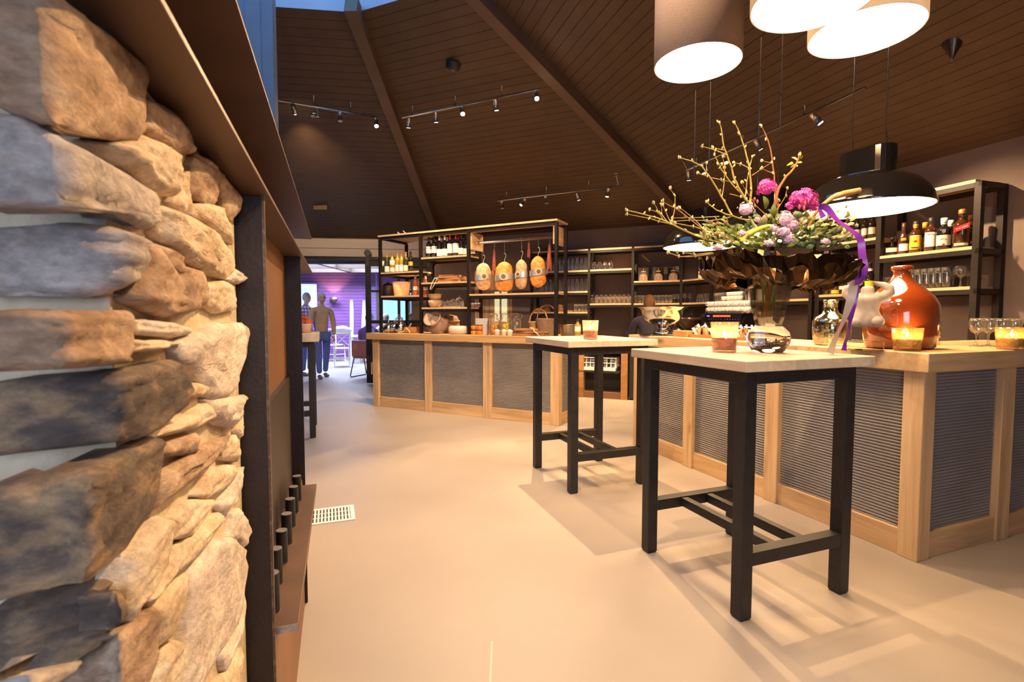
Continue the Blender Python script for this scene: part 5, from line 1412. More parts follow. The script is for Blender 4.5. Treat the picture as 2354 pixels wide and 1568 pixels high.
for u, lab in ((1494.5, 'small black carton between the left and middle bottle boxes'), (1528, 'small black carton between the middle and right bottle boxes'), (1560, 'small black carton right of the bottle boxes')):
    p = fA(u, .14); t = tag(obj('carton', MB().box(-.04, .04, -.03, .03, 0, .105), M['black'], loc=(p.x, p.y, SC1), rotz=face_cam(p), bevel=.002), lab, 'box')
for u, lab in ((1609, 'amber bottle with cream label on the upper corner shelf, left one'), (1624, 'amber bottle with cream label on the upper corner shelf, right one')):
    p = fB(u, .14); bottle((p.x, p.y, SC1), .20, .040, 'round', M['amber_glass'], crm, [(.02, .58, 1.2, crm)], lab)
p = fB(1650, .15); bottle((p.x, p.y, SC1), .22, .035, 'round', M['glass'], silver, [(.3, .5, .6, wht)], 'clear bottle just left of the foil flower wrap')
# spirits
def bsh(u, back, z): p = fB(u, back); return (p.x, p.y, z)
amb, dk = M['amber_glass'], M['dark_glass']
bottle(bsh(2043, .13, SR1), .165, .075, 'flask', dk, blk, [(.20, .42, .6, crm)], 'squat black flask bottle with a diamond label, first on the spirit shelf')
bottle(bsh(2069, .12, SR1), .275, .046, 'cognac', amb, plain('brown_cap', (.05, .02, .01), .4), [(.12, .34, .75, wht), (.44, .52, .5, gold)], 'tapered cognac bottle with rounded white label')
fr = bottle(bsh(2096, .10, SR1), .265, .045, 'spirit', amb, gold, [(.12, .52, 1.0, yel), (.53, .555, 1.0, crm)], 'amber bottle with a yellow label and red roses')
obj('cap_top', MB().lathe([(.0212, .262), (.0212, .289), (0, .290)], 16), blk, fr)
obj('rose_print', MB().ball((0, -.0478, .106), .012, .002, .011), red, fr); text('FOUR ROSES', .0085, plain('ink_dark', (.06, .03, .02)), fr, (0, -.0490, .140)); obj('bar_print', MB().box(-.03, .03, -.0495, -.0478, .045, .056), plain('ink_dark', (.06, .03, .02)), fr)
bottle(bsh(2117, .20, SR1), .262, .045, 'spirit', amb, gold, [(.12, .52, 1.0, yel)], 'amber bottle with gold neck, half hidden behind the white label bottle')
wb = bottle(bsh(2131, .09, SR1), .275, .046, 'spirit', amb, blk, [(.14, .56, 1.0, wht)], 'amber bottle with a large white label and black cap')
text('BOURBON', .009, plain('ink_grey', (.2, .18, .18)), wb, (0, -.0475, .135)) if False else obj('print_line', MB().box(-.03, .03, -.0500, -.0486, .147, .152), plain('ink_grey', (.3, .28, .28)), wb)
bl = bottle(bsh(2160, .09, SR1), .255, .052, 'spirit', dk, wht, [(.14, .46, 1.05, crm)], 'dark square-shouldered bottle with a cream chevron label')
text("Ballantine's", .014, plain('ink_grey', (.3, .28, .28)), bl, (0, -.0562, .095), shear=.3); obj('seal', MB().tube([(0, -.0546, .046), (0, -.0572, .046)], .009, 14), red, bl); obj('crest', MB().box(-.012, .012, -.0552, -.0530, .146, .175), M['nickel'], bl)
bottle(bsh(2175, .19, SR1), .245, .045, 'spirit', dk, wht, [(.14, .46, 1.05, crm)], 'dark bottle with white cap behind the chevron label bottle')
rl = bottle(bsh(2200, .09, SR1), .295, .054, 'spirit', amb, None, [(.07, .13, .85, crm)], 'large square whisky bottle with a slanted red label')
obj('cap', MB().lathe([(.0245, .286), (.0255, .290), (.0255, .317), (.018, .325), (0, .326)], 18), copper, rl); obj('collar', MB().lathe([(.0235, .262), (.0235, .286)], 18), M['chrome'], rl)
s_ = MB().add([(-.049, -.059, .127), (.049, -.059, .164), (.049, -.059, .207), (-.049, -.059, .170)], [(0, 1, 2, 3)]); obj('label', s_, red, rl)
text('Red Label', .019, wht, rl, (0, -.0602, .167), (PI / 2, -.347, 0), shear=.2)
bottle(bsh(2221, .20, SR1), .26, .05, 'spirit', amb, None, [], 'plain amber bottle tucked behind the right shelf post')
for u, lab in ((1962, 'dark bottle with pale label at the left of the upper short shelf'), (1980, 'dark bottle with a red and white label on the upper short shelf'), (1996, 'dark bottle nearest the post on the upper short shelf')):
    bottle(bsh(u, .12, SM1), .235, .038, 'wine', dk, blk, [(.22, .5, .8, crm)], lab)
t = thing('red_tin', 'red tin with white label beside the vase on the lower shelf', 'tin', bsh(1880, .1, SM2), face_cam(bsh(1880, .1, SM2)))
obj('can', MB().box(-.055, .055, -.04, .04, 0, .17), plain('bright_red', (.62, .03, .015), .4), t, bevel=.006); obj('label', MB().box(-.04, .03, -.0415, -.04, .03, .07), wht, t)
bottle(bsh(1899, .1, SM2), .24, .046, 'spirit', M['green_glass'], None, [(.28, .60, 1.1, yel)], 'green bottle with pale yellow label right of the red tin')
bottle(bsh(1917, .09, SM2), .23, .052, 'round', plain('brown_jug', (.10, .04, .01), .2, coat=.3), blk, [(.36, .76, .9, yel), (.04, .2, .7, yel)], 'brown bottle with a big round yellow label')
bottle(bsh(1935, .12, SM2), .25, .042, 'spirit', M['glass'], red, [(.2, .62, 1.0, crm)], 'clear bottle with red cap and pale label')
bottle(bsh(1952, .1, SM2), .25, .046, 'spirit', dk, blk, [(.42, .64, 1.1, wht)], 'dark bottle with white label left of the purple ribbon')
bottle(bsh(1995, .1, SM2), .30, .046, 'burg', dk, blk, [(.1, .4, 1.0, yel), (.72, .80, 1.0, wht)], 'tall dark bottle with yellow label behind the sculpture')

# ---- dishwasher rack in the bar gap
p = ao(1385, .32); t = thing('dish_tray', 'dark pull-out tray holding the white glass basket under the back counter', 'tray', (p.x, p.y, .40), math.atan2(Ad.y, Ad.x))
obj('tray', MB().box(-.33, .33, -.30, .15, 0, .03), M['steel'], t, bevel=.003)
obj('runner', MB().box(-.34, -.33, -.25, .15, -.01, .05), M['steel'], t); obj('runner', MB().box(.33, .34, -.25, .15, -.01, .05), M['steel'], t)
obj('support', MB().box(-.30, .30, -.05, .15, -.40, -.001), M['black'], t)
t2 = thing('glass_basket', 'white wire dishwasher basket on the tray between counter and bar', 'basket', (p.x, p.y, .431), math.atan2(Ad.y, Ad.x))
obj('base', MB().box(-.27, .27, -.27, .12, 0, .05), M['white_paint'], t2, bevel=.004)
for k in range(9):
    for y in (-.268, .112): obj('wire', MB().tube([(-.26 + k * .065, y, .05), (-.26 + k * .065, y + (.02 if y < 0 else 0), .2)], .006, 6), M['white_paint'], t2)
for k in range(1, 6):
    for x in (-.265, .265): obj('wire', MB().tube([(x, -.268 + k * .063, .05), (x, -.268 + k * .063, .2)], .006, 6), M['white_paint'], t2)
for z in (.12, .2): obj('hoop', MB().tube([(-.265, -.26, z), (.265, -.26, z), (.265, .115, z), (-.265, .115, z), (-.265, -.26, z)], .007, 6), M['white_paint'], t2)
for i in range(5):
    for j_ in range(3):
        q = Vector((p.x, p.y)) + Ad * (-.2 + i * .1) + nA * (.20 - j_ * .1)
        P_tumb.put((q.x, q.y, .482), 'glass in the white dishwasher basket, %s row, %s from left' % (ORD[j_], ORD[i]), 'glasses in the dishwasher basket')
sh = thing('under_shelf', 'dark shelf of stored glasses above the dishwasher basket', 'shelf', (p.x, p.y, .70), math.atan2(Ad.y, Ad.x)); obj('board', MB().box(-.33, .33, -.05, .26, -.02, 0), M['black'], sh); 
for i in range(6):
    for j_ in range(2):
        q = Vector((p.x, p.y)) + Ad * (-.25 + i * .1) - nA * (.03 + j_ * .1)
        P_tumb.put((q.x, q.y, .7), 'glass stored above the dishwasher basket, %s row, %s from the left' % (('front', 'back')[j_], ORD[i]), 'glasses stored above the dishwasher basket')

# ================================================================== ON THE BAR AND THE HIGH TABLES
TT = 1.115
def tp(n, d, corner=(.966, 2.05)):      # point on a high table, measured from its near corner leg
    p = Vector((corner[0], corner[1], 0)) + TN * n + TD * d; return (p.x, p.y, TT)
candle(tp(.235, .375), .066, .15, M['votive'], pink, 'pink candle in a pressed glass votive beside the vase', 2.2, .52)
q = at_y(1357, 775, 3.80); candle((q.x, q.y, TT), .062, .145, M['votive'], pink, 'pink candle in a pressed glass votive on the second high table', 1.6, .5)
q = at_y(2085, 790, 2.72); candle((q.x, q.y, BT), .072, .125, M['votive_amber'], white_wax, 'ivory candle in an amber votive in front of the demijohn', 2.2, .55)
q = at_y(2324, 790, 2.83); candle((q.x, q.y, BT), .072, .125, M['votive_amber'], white_wax, 'ivory candle in an amber votive at the right edge, before the wine glasses', 2.2, .55)

# demijohns
q = at_y(2068, 760, 2.93)
t = thing('demijohn', 'big rust-red glass demijohn standing on the bar corner', 'demijohn', (q.x, q.y, BT))
R_ = .187
obj('body', MB().lathe([(0, .004), (.8 * R_, 0), (.90 * R_, .015), (.985 * R_, .10), (R_, .19), (.97 * R_, .25), (.84 * R_, .30), (.60 * R_, .345), (.42 * R_, .372), (.29 * R_, .40), (.235 * R_, .425), (.225 * R_, .45), (.27 * R_, .452), (.285 * R_, .462), (.285 * R_, .476), (.25 * R_, .48), (.20 * R_, .478), (.19 * R_, .42)], 56), M['demijohn'], t)
q = at_y(1908, 760, 3.22)
t = thing('glass_demijohn', 'clear wide-shouldered glass demijohn on the bar behind the ribbons', 'demijohn', (q.x, q.y, BT))
obj('body', MB().lathe([(0, .004), (.078, 0), (.090, .012), (.100, .07), (.104, .13), (.100, .155), (.080, .185), (.050, .205), (.038, .225), (.036, .27), (.042, .273), (.045, .282), (.042, .292), (.034, .292), (.032, .23), (.09, .13), (.085, .02), (0, .012)], 40), thin_glass('pale_green_glass', (.80, .82, .66), .16, .03, edge=.5), t)
for k in range(3): obj('neck_ring', MB().lathe([(.038, .245 + k * .012), (.043, .249 + k * .012), (.038, .253 + k * .012)], 28), bpy.data.materials['pale_green_glass'], t)

# sculpture on its clear plinth
q = at_y(1990, 790, 2.80); QY = 2.80
sc0 = Vector((q.x, q.y, BT))
t = thing('torso_sculpture', 'grey stone torso with raised arms on a clear block, between two demijohns', 'sculpture', sc0, face_cam(sc0))
k_ = QY / FPX
def sk(u, v, y=0): return ((u - 1990) * k_ * 1.0, y, (at_y(1990, v, QY).z - BT))
obj('base_block', MB().box(-.082, .082, -.05, .05, 0, .05), M['vase_glass'], t, bevel=.003)
obj('riser', MB().box(-.07, .0, -.03, .03, .051, .13), M['window_glass'], t, bevel=.002)
def skin(name, verts, edges, radii, mat, parent=None, root=0, sub=2, loc=None, rotz=0):
    me = bpy.data.meshes.new(name); me.from_pydata([tuple(v) for v in verts], edges, []); me.materials.append(mat)
    o = link(name, me, parent, loc, rotz)
    md = o.modifiers.new('skin', 'SKIN'); md.use_smooth_shade = True
    for i, r in enumerate(radii):
        sv = me.skin_vertices[0].data[i]; sv.radius = r if hasattr(r, '__len__') else (r, r); sv.use_root = (i == root)
    if sub:
        sb = o.modifiers.new('smooth', 'SUBSURF'); sb.levels = sub; sb.render_levels = sub
    return o
fg_ = MB(); zv = lambda v: at_y(1990, v, QY).z - BT
prof = [(0, zv(752)), (.058, zv(752)), (.074, zv(747)), (.079, zv(738)), (.074, zv(730)), (.060, zv(720)), (.055, zv(713)), (.059, zv(704)), (.068, zv(695)), (.072, zv(688)), (.062, zv(682)), (.038, zv(677)), (.031, zv(671)), (.031, zv(664)), (.022, zv(659)), (0, zv(657))]
fg_.lathe(prof, 28, sy=.66)
for s_ in (-1, 1):
    pts = [sk(1990 + s_ * 15, 689), sk(1990 + s_ * 32, 682), sk(1990 + s_ * 42, 672), sk(1990 + s_ * 41, 664), sk(1990 + s_ * 28, 656), sk(1990 + s_ * 10, 650)]
    fg_.tube(pts, [.032, .028, .023, .021, .017, .007], 12)
fg_.ball(sk(2010, 739, -.035), .034, .030, .030, 14, 10); fg_.ball(sk(1972, 741, -.03), .030, .026, .026, 14, 10)
obj('figure', fg_, M['stone_fig'], t)

# wine glasses right of the bar
for u, y, lab in ((2244, 3.10, 'empty stemmed wine glass, first of the row at the right end of the bar'), (2272, 3.12, 'empty stemmed wine glass, second of the row at the right end of the bar'), (2303, 3.05, 'empty stemmed wine glass, third of the row, left of the amber votive'), (2330, 3.18, 'empty stemmed wine glass behind the rightmost amber votive')):
    q = at_y(u, 780, y); P_wine.put((q.x, q.y, BT), lab, 'wine glasses on the bar', scale=(1.0, 1.0, .93))
q = at_y(2153, 780, 3.25); t = thing('steel_shaker', 'small polished steel shaker standing right of the demijohn', 'shaker', (q.x, q.y, BT))
obj('body', MB().lathe([(0, 0), (.019, 0), (.019, .046), (.0175, .047), (.0175, .049), (.019, .05), (.019, .064), (.015, .067), (0, .067)], 24), M['chrome'], t)
q = at_y(2345, 752, 3.6); t = thing('dark_till', 'flat dark till screen behind the wine glasses at the right edge', 'till', (q.x + .1, q.y, BT))
obj('screen', MB().box(-.16, .2, -.02, .02, .06, .13), M['black'], t, bevel=.004); obj('stand', MB().box(-.02, .06, -.03, .03, 0, .06), M['black'], t)

# punch bowl
q = bar_pt(.17, 2.36, BT); t = thing('punch_bowl', 'large polished footed punch bowl on a black tray at the far bar end', 'bowl', (q.x, q.y, BT))
obj('tray', MB().lathe([(0, 0), (.21, 0), (.22, .006), (.22, .012), (0, .012)], 40), M['gloss_black'], t)
obj('foot', MB().lathe([(.10, .012), (.105, .02), (.085, .035), (.05, .05), (.042, .065), (.05, .075), (.05, .085), (.06, .095)], 36), M['chrome'], t)
obj('bowl', MB().lathe([(.0, .093), (.06, .094), (.11, .11), (.16, .145), (.19, .19), (.20, .235), (.205, .25), (.235, .268), (.236, .271), (.20, .255), (.185, .19), (.15, .15), (.1, .12), (0, .105)], 56), M['chrome'], t)
# chopping block, tray with tins
q = bar_pt(.13, 1.98, BT); t = thing('wood_block', 'small dark wooden block beside the punch bowl tray', 'block', q, TBAR); obj('block', MB().box(-.06, .06, -.09, .09, 0, .055), M['board_oak'], t, bevel=.004)
q = bar_pt(.19, 1.50, BT); t = thing('serving_tray', 'long reddish wooden tray with metal tins on the bar', 'tray', q, TBAR)
tr_m = wood('tray_wood', (.36, .17, .065), (.24, .10, .035), 1, .4, False)
obj('bottom', MB().box(-.10, .10, -.40, .40, 0, .012), tr_m, t, bevel=.002)
for x0, x1, y0, y1 in ((-.10, -.09, -.40, .40), (.09, .10, -.40, .40), (-.09, .09, -.40, -.39), (-.09, .09, .39, .40)): obj('rim', MB().box(x0, x1, y0, y1, .012, .028), tr_m, t)
tins = [(1605, 1), (1621, 1), (1644, 0), (1690, 1), (1703, 0), (1716, 0), (1728, 1), (1738, 2)]
for i, (u, kind) in enumerate(tins):
    lo = on_line(u, (bar_pt(.19 + (.03 if i % 2 else -.02), 1).xy), (BD.x, BD.y))
    t2 = thing('tea_tin', ['first polished tin at the far end of the bar tray', 'second polished tin from the far end of the bar tray', 'copper tin half behind the votive on the bar tray', 'polished tin with slanted tag right of the votive', 'polished tin with slanted white tag, fifth on the tray', 'polished tin with slanted white tag, sixth on the tray', 'polished tin near the vase, seventh on the tray', 'copper-coloured tin nearest the vase on the tray'][i], 'tin', (lo.x, lo.y, BT + .0125), face_cam(lo), 'tins on the bar tray')
    mt = (M['chrome'], M['chrome'], copper)[kind]
    obj('body', MB().lathe([(0, 0), (.030, 0), (.030, .068), (.031, .07), (.031, .082), (.024, .09), (.010, .094), (.012, .102), (0, .105)], 22), mt, t2)
    if i in (0, 2, 3, 4, 5): g = MB().box(-.011, .011, -.001, 0, -.05, .03); g.xf(Matrix.Translation((-.03, -.034, .045)) @ Matrix.Rotation(-.5, 4, 'Y')); obj('tag', g, wht, t2)
for u, v, lab in ((1558, 776, 'small white jar behind the punch bowl foot'), (1765, 760, 'pale rectangular card box behind the vase')):
    q = bar_pt(.35, 2.15 if u < 1600 else 1.15, BT); lo = on_line(u, (bar_pt(.34, 1).xy), (BD.x, BD.y))
    t2 = thing('card_box' if u > 1600 else 'white_jar', lab, 'box' if u > 1600 else 'jar', (lo.x, lo.y, BT), face_cam(lo))
    if u > 1600: obj('carton', MB().box(-.05, .05, -.03, .03, 0, .13), plain('grey_blue_card', (.45, .43, .42), .7), t2, bevel=.002); obj('flap', MB().box(-.045, .045, -.032, .032, .13, .134), wht, t2)
    else: obj('jar', MB().lathe([(0, 0), (.045, 0), (.05, .02), (.045, .045), (0, .05)], 20), M['ceramic'], t2); obj('lid', MB().lathe([(.03, .049), (.03, .058), (0, .06)], 18), M['nickel'], t2)

# espresso machine and cups on the back counter
ml = bo(1619, .56); em = thing('espresso_machine', 'black espresso machine with red display and white cups on top', 'coffee machine', (ml.x, ml.y, ZBC), math.atan2(Bd.y, Bd.x))
EW, ED, EH = .66, .46, .40
obj('drip_base', MB().box(0, EW, .02, ED, .02, .09), M['steel'], em, bevel=.004)
obj('drip_grid', MB().box(.02, EW - .02, -.02, .18, .09, .105), M['nickel'], em)
obj('back_body', MB().box(.02, EW - .02, .20, ED, .09, EH - .13), M['gloss_black'], em, bevel=.006)
obj('head', MB().box(0, EW, .0, ED, EH - .13, EH), M['gloss_black'], em, bevel=.01)
obj('display', MB().box(.17, .48, -.003, .001, EH - .045, EH - .025), glow('red_display', (1, .05, .03), 3), em)
obj('display', MB().box(.05, .10, -.003, .001, EH - .042, EH - .028), glow('violet_display', (.2, .12, .8), 2), em)
for x in range(12): obj('button', MB().ball((.09 + x * .045 + (.03 if x > 5 else 0), -.003, EH - .075), .006, .003, .006, 8, 5), M['chrome'], em)
obj('trim_strip', MB().box(.35, EW, -.004, 0, EH - .118, EH - .108), M['chrome'], em)
sd_ = MB(); prof = [(0, .09), (ED, .09), (ED, EH), (.10, EH), (.03, EH - .06), (0, EH - .14)]
sd_.add([(EW + .002, y, z) for y, z in prof] + [(EW + .03, y, z) for y, z in prof], [tuple(range(6))[::-1], tuple(range(6, 12))] + [(i, (i + 1) % 6, 6 + (i + 1) % 6, 6 + i) for i in range(6)])
obj('side_panel', sd_, M['gloss_black'], em)
for x in (.16, .48):
    o = obj('group_head', MB().lathe([(.035, -.05), (.035, .0), (.0, .0)], 18, (x, .08, EH - .13)), M['chrome'], em); obj('handle', MB().tube([(x, .05, EH - .175), (x, -.10, EH - .185)], [.011, .015], 10), M['black'], o)
for sx in (-1, 1):
    obj('steam_wand', MB().tube([(EW / 2 + sx * .30, -.01, EH - .12), (EW / 2 + sx * .31, -.05, EH - .2), (EW / 2 + sx * .32, -.04, EH - .30)], .006, 8), M['chrome'], em)
obj('knob_panel', MB().box(-.10, .0, .02, .2, EH - .12, EH - .01), M['steel'], em, bevel=.006)
for x in (-.08, -.05, -.02): obj('knob', MB().tube([(x, .02, EH - .05), (x, -.01, EH - .05)], .012, 10), M['chrome'], em)
obj('rail', MB().tube([(.0, .02, EH), (.0, .02, EH + .03), (EW, .02, EH + .03), (EW, .02, EH)], .004, 6), M['chrome'], em)
def cup():
    mb = MB().lathe([(0, .004), (.018, .002), (.020, 0), (.030, .02), (.034, .05), (.0325, .05), (.029, .022), (.018, .009), (0, .008)], 16)
    mb.tube([(.032, 0, .042), (.047, 0, .040), (.048, 0, .022), (.029, 0, .015)], .004, 6)
    return solo('espresso_cup', 'cup', mb, M['ceramic'])
P_cup = Proto(cup)
exy = lambda x, y: Vector((ml.x, ml.y)) + Bd * x - nB * y
for j_ in range(2):
    for i in range(11):
        for k in range(2):
            q = exy(.03 + i * .068, .06 + j_ * .08); P_cup.put((q.x, q.y, ZBC + EH + .001 + k * .0775), 'espresso cup on the coffee machine, %s row, %s layer, %s from the left' % (('front', 'back')[j_], ('lower', 'upper')[k], ORD[i]), 'espresso cups on the coffee machine', rotz=random.uniform(2.2, 3.6), scale=(1.2, 1.2, 1.55))
# grinder-like dark scoop and bottles behind the tins
lo = bo(1585, .40); t = thing('coffee_knockbox', 'dark funnel-shaped hopper left of the coffee machine', 'hopper', (lo.x, lo.y, ZBC))
obj('funnel', MB().lathe([(.05, .14), (.20, .30), (.21, .34), (.19, .34), (.04, .15)], 24), plain('smoked_plastic', (.06, .025, .012), .2), t); obj('body', MB().box(-.08, .08, -.09, .09, 0, .14), M['steel'], t, bevel=.005)
for u, m_, lab in ((1536, plain('blue_bottle', (.05, .10, .30), .2), 'small blue bottle with red cap seen right of the punch bowl foot'), (1552, M['glass'], 'small clear bottle seen right of the punch bowl foot')):
    lo = ao(u, .30); bottle((lo.x, lo.y, ZBC), .26, .035, 'round', m_, red, [(.2, .5, 1, wht)], lab)

# ================================================================== VASE AND FLOWERS
vz = Vector(tp(.44, .30)); VX, VY = vz.x, vz.y
va = thing('flower_vase', 'tall flared clear glass vase with a ball foot, holding the wrapped flowers', 'vase', vz, .3)
obj('ball_foot', MB().lathe([(0, .0), (.062, 0), (.075, .008), (.097, .045), (.101, .072), (.093, .10), (.070, .124), (.062, .130), (0, .130)], 48), M['vase_glass'], va)
def hexring(r, z, n=6): return [(r * math.cos(2 * PI * k / n), r * math.sin(2 * PI * k / n), z) for k in range(n)]
hb = MB(); rr = [(.060, .131), (.072, .17), (.090, .25), (.104, .33), (.112, .405), (.110, .405), (.070, .175), (.058, .137)]
vs = []; 
for r, z in rr: vs += hexring(r, z)
hb.add(vs, [(i * 6 + k, i * 6 + (k + 1) % 6, (i + 1) * 6 + (k + 1) % 6, (i + 1) * 6 + k) for i in range(len(rr) - 1) for k in range(6)])
obj('flared_body', hb, thin_glass('vase_side_glass', (.97, .95, .90), .10, .03, edge=.45), va)
obj('water', MB().add(hexring(.057, .138) + hexring(.083, .235), [(0, 1, 7, 6), (1, 2, 8, 7), (2, 3, 9, 8), (3, 4, 10, 9), (4, 5, 11, 10), (5, 0, 6, 11), (6, 7, 8, 9, 10, 11)]), M['water'], va)
bq = thing('flower_bouquet', 'bouquet of pink phlox, lilac and budding branches wrapped in dark foil', 'flowers', (VX, VY, TT + .14))
BQ = bq.location
def bp(x, y, dy=0):            # crop coordinates of the bouquet -> room point at depth dy behind the vase axis
    u, v = 1430 + x / 3.825, 270 + y / 3.825; p = at_y(u, v, VY + dy); return p
stem_g = pm('green_stem', (.10, .14, .02), (.16, .20, .035), 20, .5); twig = pm('yellow_green_twig', (.30, .22, .04), (.42, .30, .07), 30, .7, bump=.3); twig_b = pm('reddish_brown_twig', (.22, .075, .02), (.32, .12, .04), 25, .7, bump=.3); fib = pm('fibrous_bark', (.38, .17, .04), (.52, .27, .08), 40, .8, bump=.6, stretch=(1, 1, .2))
leaf_g = pm('mid_green_leaf', (.12, .17, .025), (.20, .25, .04), 15, .5); leaf_y = pm('lime_leaf', (.50, .48, .04), (.62, .58, .08), 15, .5); leaf_d = pm('dark_green_leaf', (.045, .085, .02), (.075, .12, .03), 15, .5); leaf_p = pm('pale_sage_leaf', (.42, .38, .16), (.52, .47, .22), 15, .6)
pink_m = pm('magenta_petal', (.55, .03, .30), (.72, .07, .42), 30, .6); lilac = pm('lilac_floret', (.62, .36, .52), (.78, .55, .68), 40, .6); red_tip = pm('crimson_bud', (.30, .03, .08), (.4, .06, .12), 30, .6)
for k in range(13):
    a = k * 2.4; r0, r1 = .035 * math.sqrt((k % 7) / 7 + .1), .075
    b = [(r0 * math.cos(a), r0 * math.sin(a), .004), (r0 * .8 * math.cos(a + .5), r0 * .8 * math.sin(a + .5), .12), (r1 * .5 * math.cos(a + .9), r1 * .5 * math.sin(a + .9), .24), (r1 * math.cos(a + 1.2), r1 * math.sin(a + 1.2), .36)]
    obj('stem', MB().tube(b, [.004, .0045, .004, .004], 7), stem_g if k % 4 else twig_b, bq)
BRN = [
 (twig, .0065, -.02, [(1140, 760), (1085, 720), (1020, 610), (985, 540), (960, 440), (920, 330), (900, 270), (880, 150), (857, 45)]),
 (twig, .0035, -.02, [(920, 330), (830, 290), (705, 255)]), (twig, .003, 0, [(897, 290), (800, 265)]),
 (twig, .005, .03, [(1080, 705), (1000, 620), (900, 500), (850, 410), (812, 325)]), (twig, .0028, .03, [(905, 505), (900, 420), (885, 345)]), (twig, .0028, .02, [(850, 450), (880, 410)]),
 (twig, .0058, -.05, [(1130, 760), (1135, 640), (1128, 500), (1110, 400), (1080, 270), (1040, 150), (988, 45)]), (twig, .003, -.05, [(1105, 440), (1050, 412), (985, 398)]), (twig, .003, -.05, [(1120, 430), (1145, 345)]), (twig, .0035, .0, [(1085, 690), (1100, 560), (1115, 450)]),
 (twig, .0055, .06, [(970, 870), (900, 740), (850, 650), (770, 520), (700, 430), (600, 385), (512, 352)]), (twig, .003, .06, [(770, 520), (720, 510), (662, 488)]), (twig, .003, .06, [(745, 470), (742, 400)]), (twig, .0032, .06, [(880, 695), (900, 560), (895, 440)]), (twig, .003, .04, [(770, 525), (880, 550), (990, 572)]),
 (twig, .0055, .02, [(1120, 905), (1040, 895), (970, 870), (860, 830), (790, 790), (740, 740)]), (twig, .0032, .02, [(970, 870), (900, 890), (760, 910), (600, 905), (440, 915)]), (twig, .003, .04, [(855, 870), (700, 880), (440, 885)]),
 (twig, .0060, -.06, [(880, 1115), (700, 1060), (560, 1000), (440, 940), (300, 880), (180, 850), (45, 818)]), (twig, .0032, -.06, [(440, 940), (330, 915), (250, 890), (45, 850)]), (twig, .0032, -.06, [(440, 920), (465, 780), (465, 690), (420, 620)]), (twig, .003, -.06, [(400, 920), (330, 840), (240, 810)]), (twig, .003, -.04, [(365, 912), (320, 830), (280, 750)]), (twig, .003, -.04, [(380, 900), (350, 850), (345, 770)]), (twig, .003, -.06, [(430, 930), (380, 820), (360, 770)]),
 (twig_b, .0045, -.1, [(850, 1030), (700, 980), (570, 870), (470, 800), (350, 738)]), (twig, .003, -.1, [(710, 975), (620, 880), (510, 795)]), (twig, .0045, -.08, [(980, 1090), (830, 1025), (640, 965), (470, 930)]),
 (twig_b, .0055, .02, [(1350, 900), (1372, 780), (1345, 640), (1335, 500), (1320, 370), (1285, 190), (1225, 75)]), (twig_b, .0025, .02, [(1310, 400), (1225, 380)]), (twig_b, .0028, .02, [(1140, 512), (1230, 450), (1318, 395)]), (twig_b, .0028, .02, [(1330, 495), (1225, 448)]),
 (twig_b, .0095, -.02, [(1325, 860), (1345, 740), (1380, 620), (1440, 520), (1530, 430), (1560, 330)]), (twig_b, .0028, .0, [(1365, 810), (1440, 690), (1455, 622)]),
 (twig_b, .003, -.1, [(1290, 880), (1180, 780), (1100, 660), (1050, 570)]), (twig_b, .003, -.12, [(1010, 1110), (850, 1020), (700, 1045)]),
 (twig, .004, -.14, [(800, 1195), (650, 1220), (500, 1222), (400, 1188)]), (twig, .003, -.14, [(790, 1190), (640, 1205), (540, 1190)]), (twig, .003, -.12, [(500, 1225), (485, 1185)]),
 (twig_b, .003, -.1, [(700, 1110), (820, 1130), (960, 1150)]), (twig, .003, .06, [(1640, 960), (1780, 900), (1900, 830), (1965, 785)]), (twig, .003, .05, [(1700, 980), (1850, 930), (2070, 950)]), (twig, .003, .1, [(950, 672), (1045, 698)]),
]
bud_mb = MB()
for m_, r, dy, pts in BRN:
    P_ = [bp(x, y, dy) - BQ for x, y in pts]
    fine = []
    for i in range(len(P_) - 1):
        for s_ in (0, .5): fine.append(P_[i].lerp(P_[i + 1], s_) + Vector((random.uniform(-1, 1), random.uniform(-1, 1), random.uniform(-1, 1))) * r * .35)
    fine.append(P_[-1])
    n = len(fine); obj('branch', MB().tube(fine, [r * .86 * (1 - .55 * i / (n - 1)) for i in range(n)], 7), m_, bq)
    for i in range(2, n, 2):
        a = random.uniform(0, 6.28); c = fine[i] + Vector((math.cos(a), math.sin(a), .4)) * r * 1.6
        o_ = len(bud_mb.v); bud_mb.ball((0, 0, 0), .0045, .0045, .010, 7, 5)
        bud_mb.xf(Matrix.Translation(c) @ Matrix.Rotation(random.uniform(-.8, .8), 4, 'Y') @ Matrix.Rotation(random.uniform(-.8, .8), 4, 'X'), o_)
    o_ = len(bud_mb.v); bud_mb.ball(fine[-1], .005, .005, .009, 7, 5)
stuff(obj('bud', bud_mb, leaf_p, bq))
# thick fibrous stick
P_ = [bp(x, y, -.03) - BQ for x, y in ((1640, 960), (1690, 860), (1750, 780), (1850, 705), (1960, 668), (2090, 640))]
obj('branch', MB().tube(P_, [.006, .007, .008, .011, .015, .013], 9), fib, bq)
def blade(base, tip, w, mat, name='leaf', bend=.2, n=6, into=None):
    base, tip = Vector(base), Vector(tip); ax = tip - base; L = ax.length
    sd = ax.cross(Vector((random.uniform(-.4, .4), -1, random.uniform(-.2, .5)))).normalized(); up = sd.cross(ax).normalized()
    mb = into or MB(); vs = []
    for i in range(n + 1):
        f = i / n; c = base + ax * f + up * (math.sin(f * PI) * bend * L)
        ww = w * math.sin(PI * min(1, .08 + f * .92)) ** .7
        vs += [c - sd * ww, c + up * ww * .25, c + sd * ww]
    fs = []
    for i in range(n): a = i * 3; fs += [(a, a + 1, a + 4, a + 3), (a + 1, a + 2, a + 5, a + 4)]
    mb.add(vs, fs, True)
    return None if into else obj(name, mb, mat, bq)
